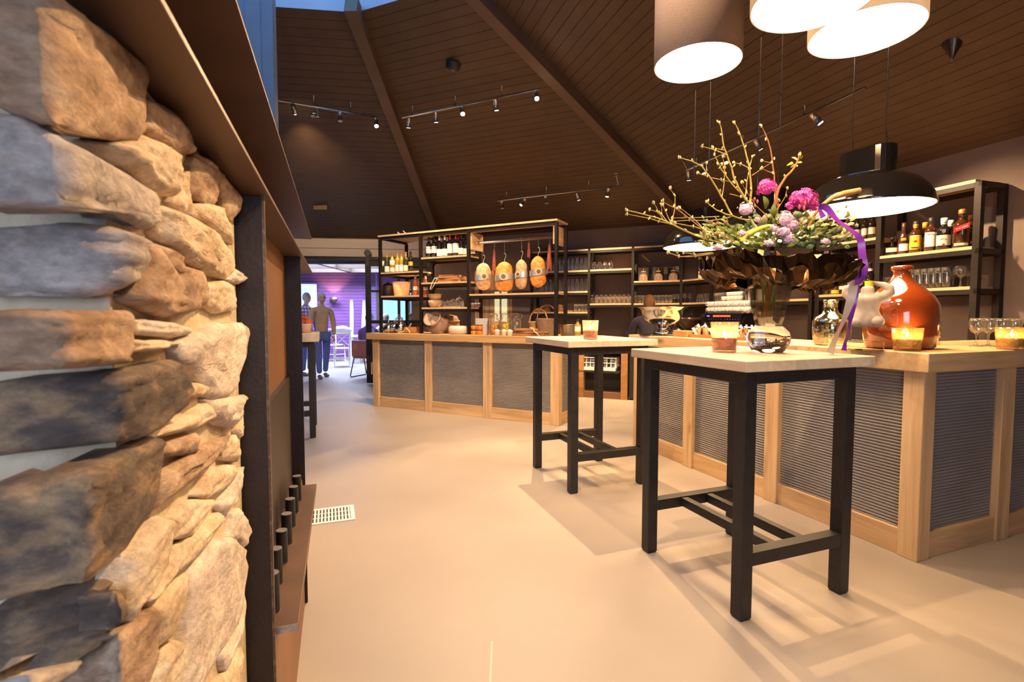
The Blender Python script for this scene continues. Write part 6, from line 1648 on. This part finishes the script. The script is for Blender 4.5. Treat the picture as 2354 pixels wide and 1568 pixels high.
def lf(x0, y0, x1, y1, w, mat, dy=0, bend=.15): blade(bp(x0, y0, dy) - BQ, bp(x1, y1, dy + random.uniform(-.05, .03)) - BQ, w, mat, bend=bend)
for a in ((1265, 800, 1240, 690, .016, leaf_g), (1310, 900, 1330, 760, .018, leaf_g), (1560, 930, 1520, 820, .028, leaf_d), (1590, 930, 1620, 820, .024, leaf_g), (1960, 930, 1975, 820, .019, leaf_y), (1880, 1080, 1960, 1000, .027, leaf_p), (1640, 920, 1690, 840, .02, leaf_p),
          (960, 1000, 1025, 930, .008, leaf_g), (1060, 1060, 1080, 930, .018, leaf_d), (1200, 960, 1270, 840, .022, leaf_p), (1500, 400, 1445, 425, .006, leaf_y), (1545, 380, 1490, 350, .006, leaf_y), (1555, 350, 1560, 300, .007, leaf_y), (1555, 370, 1590, 330, .006, leaf_y), (1540, 400, 1585, 395, .006, leaf_y), (1530, 410, 1480, 440, .006, leaf_y)): lf(*a)
P_ = [bp(x, y, -.12) - BQ for x, y in ((1035, 1085), (1080, 1045), (1150, 1005), (1230, 970), (1300, 950), (1345, 955))]
obj('calla_leaf', MB().tube(P_, [.016, .017, .015, .011, .007, .002], 10), leaf_y, bq)
P_ = [bp(x, y, -.1) - BQ for x, y in ((1115, 875), (1150, 930), (1180, 985))]; obj('pale_petal', MB().tube(P_, [.003, .006, .009], 8), leaf_p, bq)
# foliage sprays, many narrow leaves
for n_, (x0, x1, y0, y1, mat, w, nl, dy0) in enumerate(((1540, 2030, 880, 1080, leaf_p, .008, 70, -.06), (1560, 1990, 930, 1090, leaf_g, .008, 50, .04), (690, 1150, 960, 1140, leaf_g, .006, 60, -.08), (760, 940, 910, 1000, leaf_g, .006, 30, .0), (1000, 1500, 980, 1140, leaf_g, .011, 60, -.08), (1150, 1420, 850, 1000, leaf_d, .014, 22, .04), (690, 900, 1010, 1080, leaf_p, .005, 34, -.1), (1250, 1650, 960, 1120, leaf_d, .012, 34, .0), (760, 1980, 1010, 1150, leaf_d, .014, 150, .03), (900, 1700, 900, 1080, leaf_g, .012, 90, .05))):
    mb = MB()
    for k in range(nl):
        x, y = random.uniform(x0, x1), random.uniform(y0, y1); a = random.uniform(-.9, .9) + (0.6 if x > 1400 else -.6)
        b = bp(x, y, dy0 + random.uniform(-.08, .08)) - BQ; L = random.uniform(.025, .055)
        blade(b, b + Vector((math.sin(a), random.uniform(-.5, .3), math.cos(a) * .6)) * L, w * random.uniform(.5, 1), mat, into=mb, n=4)
    stuff(obj('foliage', mb, mat, bq))
def floret(mb, c, nrm, r, np_=5, cup_=.3):
    nrm = Vector(nrm).normalized(); x = nrm.orthogonal().normalized(); y = nrm.cross(x); a0 = random.uniform(0, 6)
    vs = [Vector(c)]; fs = []
    for k in range(np_):
        a = a0 + 2 * PI * k / np_
        for da, rr_ in ((-.45, .75), (0, 1.0), (.45, .75)):
            vs.append(Vector(c) + (x * math.cos(a + da) + y * math.sin(a + da)) * r * rr_ + nrm * r * cup_ * rr_)
        i = 1 + k * 3; fs += [(0, i, i + 1), (0, i + 1, i + 2)]
    mb.add(vs, fs, False)
def phlox(x, y, rx, ry, n, dy, mat, r=.011):
    mb = MB(); c = bp(x, y, dy) - BQ; kx = VY / FPX / 3.825
    mb.ball(c, rx * kx * .72, rx * kx * .55, ry * kx * .72, 10, 8)
    for k in range(n):
        u_ = random.uniform(-1, 1); a = random.uniform(0, 2 * PI); s_ = math.sqrt(1 - u_ * u_)
        d = Vector((s_ * math.cos(a), -abs(s_ * math.sin(a)), u_))
        if d.z < -.55: d.z *= -.6
        floret(mb, c + Vector((d.x * rx * kx, d.y * rx * kx * .8, d.z * ry * kx)) * random.uniform(.72, 1.0), d, r * random.uniform(.8, 1.15))
    o = obj('flower_head', mb, mat, bq); return o
phlox(1270, 620, 88, 78, 60, -.02, pink_m, .0135); phlox(1590, 725, 118, 95, 85, -.06, pink_m, .014); phlox(1480, 785, 45, 30, 16, -.06, pink_m, .012); phlox(1690, 790, 40, 45, 18, -.06, pink_m, .012)
for x, y in ((1575, 740), (1610, 760), (1560, 790), (1600, 800), (1640, 740)): 
    obj('bud_cluster', MB().ball(bp(x, y, -.12) - BQ, .006, .006, .014, 8, 6), red_tip, bq)
for x, y, rx, ry, n in ((1085, 810, 75, 65, 70), (1440, 900, 75, 75, 80), (1490, 950, 70, 60, 60), (1420, 1010, 80, 55, 60), (1460, 1075, 55, 50, 45), (1330, 980, 40, 40, 26), (840, 1150, 60, 22, 26), (1790, 1095, 45, 35, 22), (1290, 1110, 60, 40, 24), (1190, 900, 35, 30, 14), (1060, 1020, 40, 30, 14)):
    phlox(x, y, rx, ry, n, -.13, lilac, .0062)
for x, y in ((790, 920), (835, 935), (910, 925), (905, 1060), (1165, 720), (1190, 740)): obj('flower_tip', MB().ball(bp(x, y, -.08) - BQ, .006, .006, .010, 8, 6), red_tip, bq)

# foil wrap: a crumpled collar flaring over the vase mouth
foil = pm('dark_bronze_foil', (.030, .015, .006), (.052, .028, .011), 3, .10, .92, bump=.15, bscale=14, rough2=.17)
fw = MB(); NF = 84; z0 = TT + .420 - BQ.z
ringsF = [(.075, -.035), (.10, -.02), (.13, -.008), (.17, .004), (.215, .016), (.26, .026), (.305, .034), (.345, .036), (.365, .02), (.362, -.01), (.345, -.04), (.315, -.062), (.275, -.078), (.23, -.085), (.18, -.072)]
vs = []
for i, (r, z) in enumerate(ringsF):
    for k in range(NF):
        a = 2 * PI * k / NF; w_ = min(1, i / 4)
        e = noise.noise(Vector((math.cos(a) * 2.3, math.sin(a) * 2.3, i * .4)))
        e2 = noise.noise(Vector((math.cos(a) * 6 + 9, math.sin(a) * 6, i * .8)))
        rr_ = r * (1 + w_ * (.10 * e + .09 * e2)) * (1.0 + .06 * math.cos(a))
        vs.append((rr_ * math.cos(a), rr_ * .92 * math.sin(a), z0 + z + w_ * (.028 * e + .030 * e2) - w_ * .012 * math.cos(a)))
fw.add(vs, [(i * NF + k, i * NF + (k + 1) % NF, (i + 1) * NF + (k + 1) % NF, (i + 1) * NF + k) for i in range(len(ringsF) - 1) for k in range(NF)], False)
def crease(p): return sum((abs(noise.noise(p * f + Vector((f, 0, 0)))) - .25) * k for f, k in ((11, .05), (21, .03), (44, .012)))
fw.v = [(x * (1 + .5 * crease(Vector((x, y, z)))), y * (1 + .5 * crease(Vector((x, y, z)))), z + crease(Vector((x + 3, y, z * 2))) * min(1, math.hypot(x, y) / .16)) for x, y, z in fw.v]
obj('foil_wrap', fw, foil, bq)
# ribbons
def ribbon(pts, w, mat, dy, name='ribbon', crop=True, nw=2):
    mb = MB(); P_ = []
    for p in pts:
        u, v = p[0], p[1]; d = dy + (p[2] if len(p) > 2 else 0); P_.append(at_y(u, v, VY + d) - BQ)
    F_ = []
    for i in range(len(P_) - 1):
        for s_ in range(6):
            t_ = s_ / 6; p0 = P_[max(0, i - 1)]; p1, p2 = P_[i], P_[i + 1]; p3 = P_[min(len(P_) - 1, i + 2)]
            F_.append(.5 * ((2 * p1) + (p2 - p0) * t_ + (2 * p0 - 5 * p1 + 4 * p2 - p3) * t_ ** 2 + (3 * p1 - p0 - 3 * p2 + p3) * t_ ** 3))
    F_.append(P_[-1]); n = len(F_); vs = []
    for i, c in enumerate(F_):
        tg = (F_[min(n - 1, i + 1)] - F_[max(0, i - 1)]).normalized()
        sd = tg.cross(Vector((0, 1, 0)))
        if sd.length < .05: sd = Vector((1, 0, 0))
        sd.normalize(); a = .9 * math.sin(i * .22)
        sd = Matrix.Rotation(a * .7, 3, tg) @ sd
        vs += [c - sd * w / 2, c + sd * w / 2]
    mb.add(vs, [(2 * i, 2 * i + 1, 2 * i + 3, 2 * i + 2) for i in range(n - 1)], True)
    return obj(name, mb, mat, bq)
rib_p = pm('purple_satin_ribbon', (.20, .03, .38), (.26, .05, .46), 6, .28); rib_c = pm('cream_satin_ribbon', (.72, .58, .42), (.80, .66, .50), 6, .3)
ribbon([(1893, 500), (1884, 478), (1900, 478), (1925, 506), (1958, 530), (1978, 552), (1982, 585), (1988, 620), (1980, 645), (1965, 650)], .030, rib_p, -.16, label if False else 'ribbon')
ribbon([(1952, 600), (1966, 602), (1974, 618), (1975, 635), (1966, 645)], .034, rib_p, -.14)
ribbon([(1950, 598), (1972, 600), (1984, 622), (1982, 645), (1972, 650)], .026, rib_c, -.13)
ribbon([(1955, 630), (1962, 655), (1955, 690), (1940, 735), (1922, 775), (1908, 812)], .036, rib_c, -.13)
ribbon([(1960, 632), (1968, 660), (1962, 700), (1953, 745), (1944, 785), (1940, 806)], .026, rib_p, -.12)
# flower pot on the far high table
q = at_y(703, 765, 5.35); t = thing('potted_flower', 'small pot with a red-orange flower on the half hidden high table', 'potted flower', (q.x, q.y, 1.105))
obj('pot', MB().lathe([(0, 0), (.05, 0), (.06, .09), (.062, .10), (0, .095)], 20), plain('pale_pot', (.75, .5, .33), .6), t)
mb = MB()
for k in range(30): floret(mb, (random.uniform(-.05, .05), random.uniform(-.05, .05), .12 + random.uniform(0, .05)), (random.uniform(-1, 1), -1, .5), .022)
obj('blossoms', mb, plain('orange_petal', (.75, .12, .01), .6), t)
obj('stem', MB().tube([(0, 0, .09), (0, 0, .15)], .01, 8), stem_g, t)

# ================================================================== PEOPLE
skin_m = pm('skin', (.52, .30, .20), (.58, .35, .25), 12, .55)
hair_g = pm('grey_hair', (.45, .42, .40), (.6, .57, .54), 60, .8); hair_b = pm('brown_hair', (.16, .08, .03), (.24, .12, .05), 60, .8)
denim = pm('blue_denim', (.05, .09, .28), (.08, .13, .36), 30, .8); tan = pm('tan_jacket', (.42, .29, .17), (.48, .34, .21), 10, .85); shoe_m = pm('brown_leather', (.10, .05, .03), (.14, .07, .04), 20, .5)
dark_cl = pm('dark_indigo_cloth', (.03, .022, .045), (.045, .035, .06), 20, .85); purple_cl = pm('purple_shirt', (.16, .09, .34), (.20, .12, .40), 12, .8)
def plaid():
    m, nt, b = nodes('plaid_shirt'); tc = N(nt, 'ShaderNodeTexCoord')
    w1 = N(nt, 'ShaderNodeTexWave', Scale=4.5, wave_type='BANDS', bands_direction='X'); w2 = N(nt, 'ShaderNodeTexWave', Scale=4.5, wave_type='BANDS', bands_direction='Z')
    for w in (w1, w2): nt.links.new(tc.outputs['Object'], w.inputs['Vector'])
    ad = N(nt, 'ShaderNodeMath', operation='ADD'); nt.links.new(w1.outputs['Fac'], ad.inputs[0]); nt.links.new(w2.outputs['Fac'], ad.inputs[1])
    cr = N(nt, 'ShaderNodeValToRGB'); e = cr.color_ramp.elements; e[0].position = .6; e[1].position = 1.3; e[0].color = (.72, .68, .70, 1); e[1].color = (.22, .15, .42, 1)
    e[1].position = 1.0
    nt.links.new(ad.outputs[0], cr.inputs[0]); nt.links.new(cr.outputs[0], b.inputs['Base Color']); b.inputs['Roughness'].default_value = .8
    return m
plaid_m = plaid()
def head(parent, c, k, hair, facing=0, bald=False):
    """head with face, at c (top of neck), facing local -y rotated by facing"""
    mb = MB(); mb.ball((0, 0, 0), .073 * k, .092 * k, .112 * k, 24, 18)
    vs = []
    for x, y, z in mb.v:
        if z < -.02 * k: f = 1 - .30 * min(1, (-z - .02 * k) / (.10 * k)); x *= f; y = y * (1 - .12 * min(1, (-z) / (.1 * k))) - .006 * k
        if y < -.05 * k and -.01 * k < z < .03 * k and .012 * k < abs(x) < .045 * k: y += .008 * k
        vs.append((x, y, z))
    mb.v = vs
    mb.add([(0, -.088 * k, .022 * k), (-.014 * k, -.088 * k, -.018 * k), (.014 * k, -.088 * k, -.018 * k), (0, -.112 * k, -.014 * k), (0, -.086 * k, -.026 * k)], [(0, 1, 3), (0, 3, 2), (1, 4, 3), (3, 4, 2)], True)
    for s_ in (-1, 1): mb.ball((s_ * .076 * k, .012 * k, -.002 * k), .010 * k, .018 * k, .030 * k, 8, 8)
    o = obj('head', mb, skin_m, parent, c, facing)
    eb = MB()
    for s_ in (-1, 1): eb.ball((s_ * .030 * k, -.080 * k, .010 * k), .011 * k, .008 * k, .007 * k, 8, 6)
    obj('eyes', eb, M['black'], o); obj('mouth', MB().ball((0, -.083 * k, -.052 * k), .024 * k, .008 * k, .006 * k, 10, 6), plain('lip', (.45, .16, .13), .5), o)
    h = MB(); h.ball((0, .010 * k, .018 * k), .080 * k, .096 * k, .108 * k, 24, 18)
    keep = []
    for f in h.f:
        cen = sum((Vector(h.v[i]) for i in f), Vector((0, 0, 0))) / len(f)
        if cen.z > .055 * k or (cen.y > .0 and cen.z > -.05 * k) or (cen.y > -.035 * k and cen.z > .02 * k): keep.append(f)
    h.f = keep; h.sm = [True] * len(keep)
    obj('hair', h, hair, o)
    return o
def hand(parent, wrist, d, k=1.0, side=1):
    d = Vector(d).normalized(); x = d.cross(Vector((0, 1, 0))).normalized() * side
    y = d.cross(x).normalized()
    V_ = [Vector(wrist), Vector(wrist) + d * .045 * k, Vector(wrist) + d * .085 * k]; E_ = [(0, 1), (1, 2)]; R_ = [(.022, .022), (.036, .018), (.034, .016)]
    for i, L in enumerate((.062, .072, .068, .052)):
        b = V_[2] + x * (.024 - .016 * i) * k; m_ = b + d * L * .55 * k; t_ = m_ + (d * .8 - y * .5).normalized() * L * .5 * k
        n = len(V_); V_ += [b, m_, t_]; E_ += [(2, n), (n, n + 1), (n + 1, n + 2)]; R_ += [(.010, .010), (.009, .009), (.007, .007)]
    b = V_[1] + x * .034 * k; n = len(V_); V_ += [b, b + (d + x * .5).normalized() * .035 * k, b + (d * 1.2 + x * .2).normalized() * .062 * k]; E_ += [(1, n), (n, n + 1), (n + 1, n + 2)]; R_ += [(.012, .012), (.010, .010), (.008, .008)]
    return skin('hand', V_, E_, [(r[0] * k, r[1] * k) for r in R_], skin_m, parent, 0, 1)
def standing(loc, rotz, label, top, legs, hair, k=1.0, stride=.0, arms=((-.04, .05), (.05, .0)), bend=0.0, shoes=shoe_m, lower=True, reach=None):
    """figure facing local -y, feet on the floor; torso and trousers are one continuous skin each"""
    t = thing('person', label, 'person', loc, rotz)
    Z = lambda f: f * 1.76 * k
    hz = Z(.52); by = -bend
    # body surface (legs + torso + neck) as one
    def leg(s_, fwd):
        return [Vector((s_ * .095 * k, 0, hz - .04 * k)), Vector((s_ * .10 * k, -fwd * .5 - .02, Z(.275))), Vector((s_ * .10 * k, -fwd + .02, Z(.055)))]
    pel = Vector((0, 0, hz)); ws = Vector((0, by * .35, Z(.60))); ch = Vector((0, by * .75, Z(.72))); sh = Vector((0, by, Z(.805))); nk = Vector((0, by * 1.12 - .01, Z(.855))); nk2 = Vector((0, by * 1.2 - .02, Z(.885)))
    V_ = [pel, ws, ch, sh, nk, nk2]; E_ = [(0, 1), (1, 2), (2, 3), (3, 4), (4, 5)]; R_ = [(.145, .105), (.135, .10), (.155, .11), (.13, .085), (.055, .055), (.052, .052)]
    ends = []
    for s_, (sw, out) in zip((-1, 1), arms):
        a = Vector((s_ * .185 * k, by, Z(.80))); e = Vector((s_ * (.225 + out) * k, by - sw * .4, Z(.635))); w = Vector((s_ * (.215 + out * 1.3) * k, by - sw - .06, Z(.50)))
        if reach: e = Vector((s_ * .25 * k, by - .12, Z(.66))); w = Vector((s_ * .16 * k, by - .34, Z(.64)))
        n = len(V_); V_ += [a, e, w]; E_ += [(3, n), (n, n + 1), (n + 1, n + 2)]; R_ += [(.068, .068), (.055, .055), (.042, .042)]; ends.append((w, (w - e).normalized()))
    Rk = [(a * k, b * k) for a, b in R_]
    obj_ = skin('jacket', V_, E_, Rk, top, t, 0, 2)
    skin('neck', [nk - Vector((0, 0, .02)), nk2 + Vector((0, -.01, .05))], [(0, 1)], [(.05 * k, .05 * k)] * 2, skin_m, t, 0, 1)
    if lower:
        V_ = [pel]; E_ = []; R_ = [(.15, .115)]
        for s_, fw_ in ((-1, stride), (1, -stride)):
            L_ = leg(s_, fw_); n = len(V_); V_ += L_; E_ += [(0, n), (n, n + 1), (n + 1, n + 2)]; R_ += [(.095, .095), (.070, .070), (.055, .055)]
            f = L_[-1]; sm_ = skin('shoe', [(f.x, f.y + .03, .045), (f.x, f.y - .08, .038), (f.x + s_ * .01, f.y - .19, .03)], [(0, 1), (1, 2)], [(.045 * k, .045), (.048 * k, .038), (.036 * k, .026)], shoes, t, 0, 2)
        skin('trousers', V_, E_, [(a * k, b * k) for a, b in R_], legs, t, 0, 2)
    for (w, d), s_ in zip(ends, (-1, 1)): hand(t, w, d, k, -s_)
    head(t, nk2 + Vector((0, -.025 * k, .10 * k)), k, hair, 0)
    return t
q = at_z(742, 868, 0)
standing((q.x, q.y, 0), math.radians(35), 'person in tan jacket and blue jeans walking through the doorway', tan, denim, hair_g, .99, .16, ((.12, .03), (-.10, .03)))
q = at_z(708, 866, 0)
standing((q.x - .12, q.y + .25, 0), math.radians(60), 'person in a plaid shirt standing left of the one in the tan jacket', plaid_m, denim, hair_g, 1.0, .02)
lo = bar_pt(.98, 2.72, 0)
standing((at_y(1492, 760, 6.0).x, 6.0, 0), math.radians(165), 'bartender with brown hair in dark clothes bending behind the punch bowl', dark_cl, dark_cl, hair_b, .87, .0, bend=.06, reach=True)

def sitting(loc, rotz, label, top, legs, hair, k=1.0, cut=False):
    t = thing('person', label, 'person', loc, rotz)
    sz = .50
    pel = Vector((0, 0, sz)); V_ = [pel, Vector((0, -.02, .68)), Vector((0, -.03, .86)), Vector((0, -.03, .98)), Vector((0, -.05, 1.07)), Vector((0, -.06, 1.12))]; E_ = [(0, 1), (1, 2), (2, 3), (3, 4), (4, 5)]; R_ = [(.15, .12), (.145, .11), (.165, .115), (.14, .09), (.055, .055), (.05, .05)]
    ends = []
    for s_ in (-1, 1):
        a = Vector((s_ * .19, -.03, .96)); e = Vector((s_ * .24, -.10, .70)); w = Vector((s_ * .17, -.32, .72)); n = len(V_); V_ += [a, e, w]; E_ += [(3, n), (n, n + 1), (n + 1, n + 2)]; R_ += [(.068, .068), (.055, .055), (.042, .042)]; ends.append((w, (w - e).normalized()))
    skin('shirt', V_, E_, R_, top, t, 0, 2)
    V_ = [pel]; E_ = []; R_ = [(.155, .12)]
    for s_ in (-1, 1):
        n = len(V_); V_ += [Vector((s_ * .10, -.08, sz)), Vector((s_ * .12, -.44, sz)), Vector((s_ * .11, -.42, .09))]; E_ += [(0, n), (n, n + 1), (n + 1, n + 2)]; R_ += [(.095, .085), (.072, .07), (.055, .055)]
        skin('shoe', [(s_ * .11, -.40, .045), (s_ * .11, -.52, .038), (s_ * .115, -.62, .03)], [(0, 1), (1, 2)], [(.045, .045), (.045, .038), (.035, .026)], shoe_m, t, 0, 2)
    skin('trousers', V_, E_, R_, legs, t, 0, 2)
    for (w, d), s_ in zip(ends, (-1, 1)): hand(t, w, d, 1, -s_)
    head(t, Vector((0, -.085, 1.22)), 1.0, hair, 0)
    return t

# ================================================================== side room furniture
wd_w = pm('whitewashed_wood', (.62, .60, .56), (.72, .70, .66), 12, .6); sheep = pm('sheepskin', (.80, .78, .74), (.88, .86, .82), 30, .95, bump=.8)
def cross_chair(loc, rotz, label):
    t = thing('cross_back_chair', label, 'chair', loc, rotz)
    obj('seat', MB().lathe([(0, .445), (.20, .445), (.215, .46), (.20, .475), (0, .475)], 24), wd_w, t)
    for x, y in ((-.17, -.17), (.17, -.17)): obj('leg', MB().tube([(x * 1.08, y * 1.08, 0), (x, y, .45)], .017, 8), wd_w, t)
    for s_ in (-1, 1): obj('leg', MB().tube([(s_ * .20, .25, 0), (s_ * .185, .20, .25), (s_ * .18, .18, .46), (s_ * .19, .20, .70), (s_ * .19, .25, .88)], .018, 8), wd_w, t)
    obj('top_rail', MB().tube([(-.19, .25, .88), (-.12, .28, .89), (0, .295, .892), (.12, .28, .89), (.19, .25, .88)], .02, 8), wd_w, t)
    obj('cross_slat', MB().tube([(-.18, .19, .52), (-.08, .23, .62), (.06, .26, .76), (.185, .24, .86)], .010, 6), wd_w, t); obj('cross_slat', MB().tube([(.18, .19, .52), (.08, .235, .62), (-.06, .265, .76), (-.185, .245, .86)], .010, 6), wd_w, t)
    for y, z in ((-.18, .20), (.2, .22)): obj('stretcher', MB().tube([(-.18, y, z), (.18, y, z)], .011, 6), wd_w, t)
    for s_ in (-1, 1): obj('stretcher', MB().tube([(s_ * .18, -.18, .20), (s_ * .185, .21, .20)], .011, 6), wd_w, t)
    return t
q = at_z(785, 843, 0); cross_chair((q.x, q.y + .05, 0), math.radians(200), 'white cross-back chair with a sheepskin over its back, in the side room')
ax_, ay_ = q.x, q.y + .05
skn = MB(); skn.ball((0, 0, 0), .23, .07, .10, 18, 12); skn.v = [tuple(Vector(p_) * (1 + .18 * noise.noise(Vector(p_) * 22))) for p_ in skn.v]
tag(obj('sheepskin', skn, sheep, loc=(ax_ + .10, ay_ - .265, .93), rotz=math.radians(200)), 'white sheepskin draped over the back of the cross-back chair', 'sheepskin')
q2 = at_z(745, 832, 0); t2 = cross_chair((q2.x + .25, q2.y + .2, 0), math.radians(60), 'second white chair behind the walking person, partly hidden')
tb = thing('side_table', 'white wooden table behind the cross-back chair in the side room', 'table', (ax_ + .55, 13.5, 0))
obj('tabletop', MB().box(-.55, .55, -.35, .35, .715, .75), wd_w, tb, bevel=.004)
for x in (-.48, .48):
    for y in (-.28, .28): obj('leg', MB().box(x - .03, x + .03, y - .03, y + .03, 0, .715), wd_w, tb)
cc_ = thing('table_jar', 'small white candle pot on the white table in the side room', 'pot', (ax_ + .48, 13.35, .75)); obj('pot', MB().lathe([(0, 0), (.05, 0), (.055, .10), (.045, .10), (0, .09)], 16), M['ceramic'], cc_); obj('flame', MB().ball((0, 0, .11), .012, .012, .02, 8, 6), M['flame'], cc_)
# sled chair with a seated person in purple
q = at_z(833, 866, 0); sx_, sy_ = q.x + .12, q.y
ch = thing('sled_chair', 'rust-red upholstered chair on black sled legs by the barn door', 'chair', (sx_, sy_, 0), math.radians(160))
rust = pm('rust_leather', (.34, .10, .06), (.42, .14, .09), 10, .5)
obj('seat', MB().box(-.22, .22, -.22, .22, .40, .46), rust, ch, bevel=.02); obj('backrest', MB().box(-.22, .22, .20, .25, .44, .78), rust, ch, bevel=.02)
for s_ in (-1, 1): obj('sled_leg', MB().tube([(s_ * .22, .16, .42), (s_ * .24, .27, .03), (s_ * .24, .24, .012), (s_ * .24, -.24, .012), (s_ * .24, -.27, .03), (s_ * .22, -.16, .42)], .011, 8), M['steel'], ch)
sitting((sx_, sy_, 0), math.radians(160), 'person in a purple shirt seated on the rust-red chair', purple_cl, dark_cl, hair_b)
for u, y, top, hr, lab in ((884, 12.6, M['paper'], hair_g, 'grey-haired person seated by the bright window, left of the rack posts'), (936, 12.2, dark_cl, hair_b, 'dark-haired person seated by the bright window behind the silver pots'), (956, 12.9, purple_cl, hair_b, 'person with dark hair seated farthest right by the window')):
    q = at_y(u, 760, y); 
    cz = thing('dining_chair', 'plain dark chair under the ' + lab.split(' seated')[0] + ' by the window', 'chair', (q.x, y, 0), math.radians(20 + (u % 7) * 9))
    obj('seat', MB().box(-.21, .21, -.21, .21, .40, .44), M['black'], cz, bevel=.01); obj('backrest', MB().box(-.21, .21, .19, .23, .5, .8), M['black'], cz, bevel=.01)
    for x in (-.18, .18):
        for y_ in (-.18, .2): obj('leg', MB().box(x - .016, x + .016, y_ - .016, y_ + .016, 0, .40 if y_ < 0 else .79), M['black'], cz)
    sitting((q.x, y, 0), math.radians(20 + (u % 7) * 9), lab, top, dark_cl, hr)
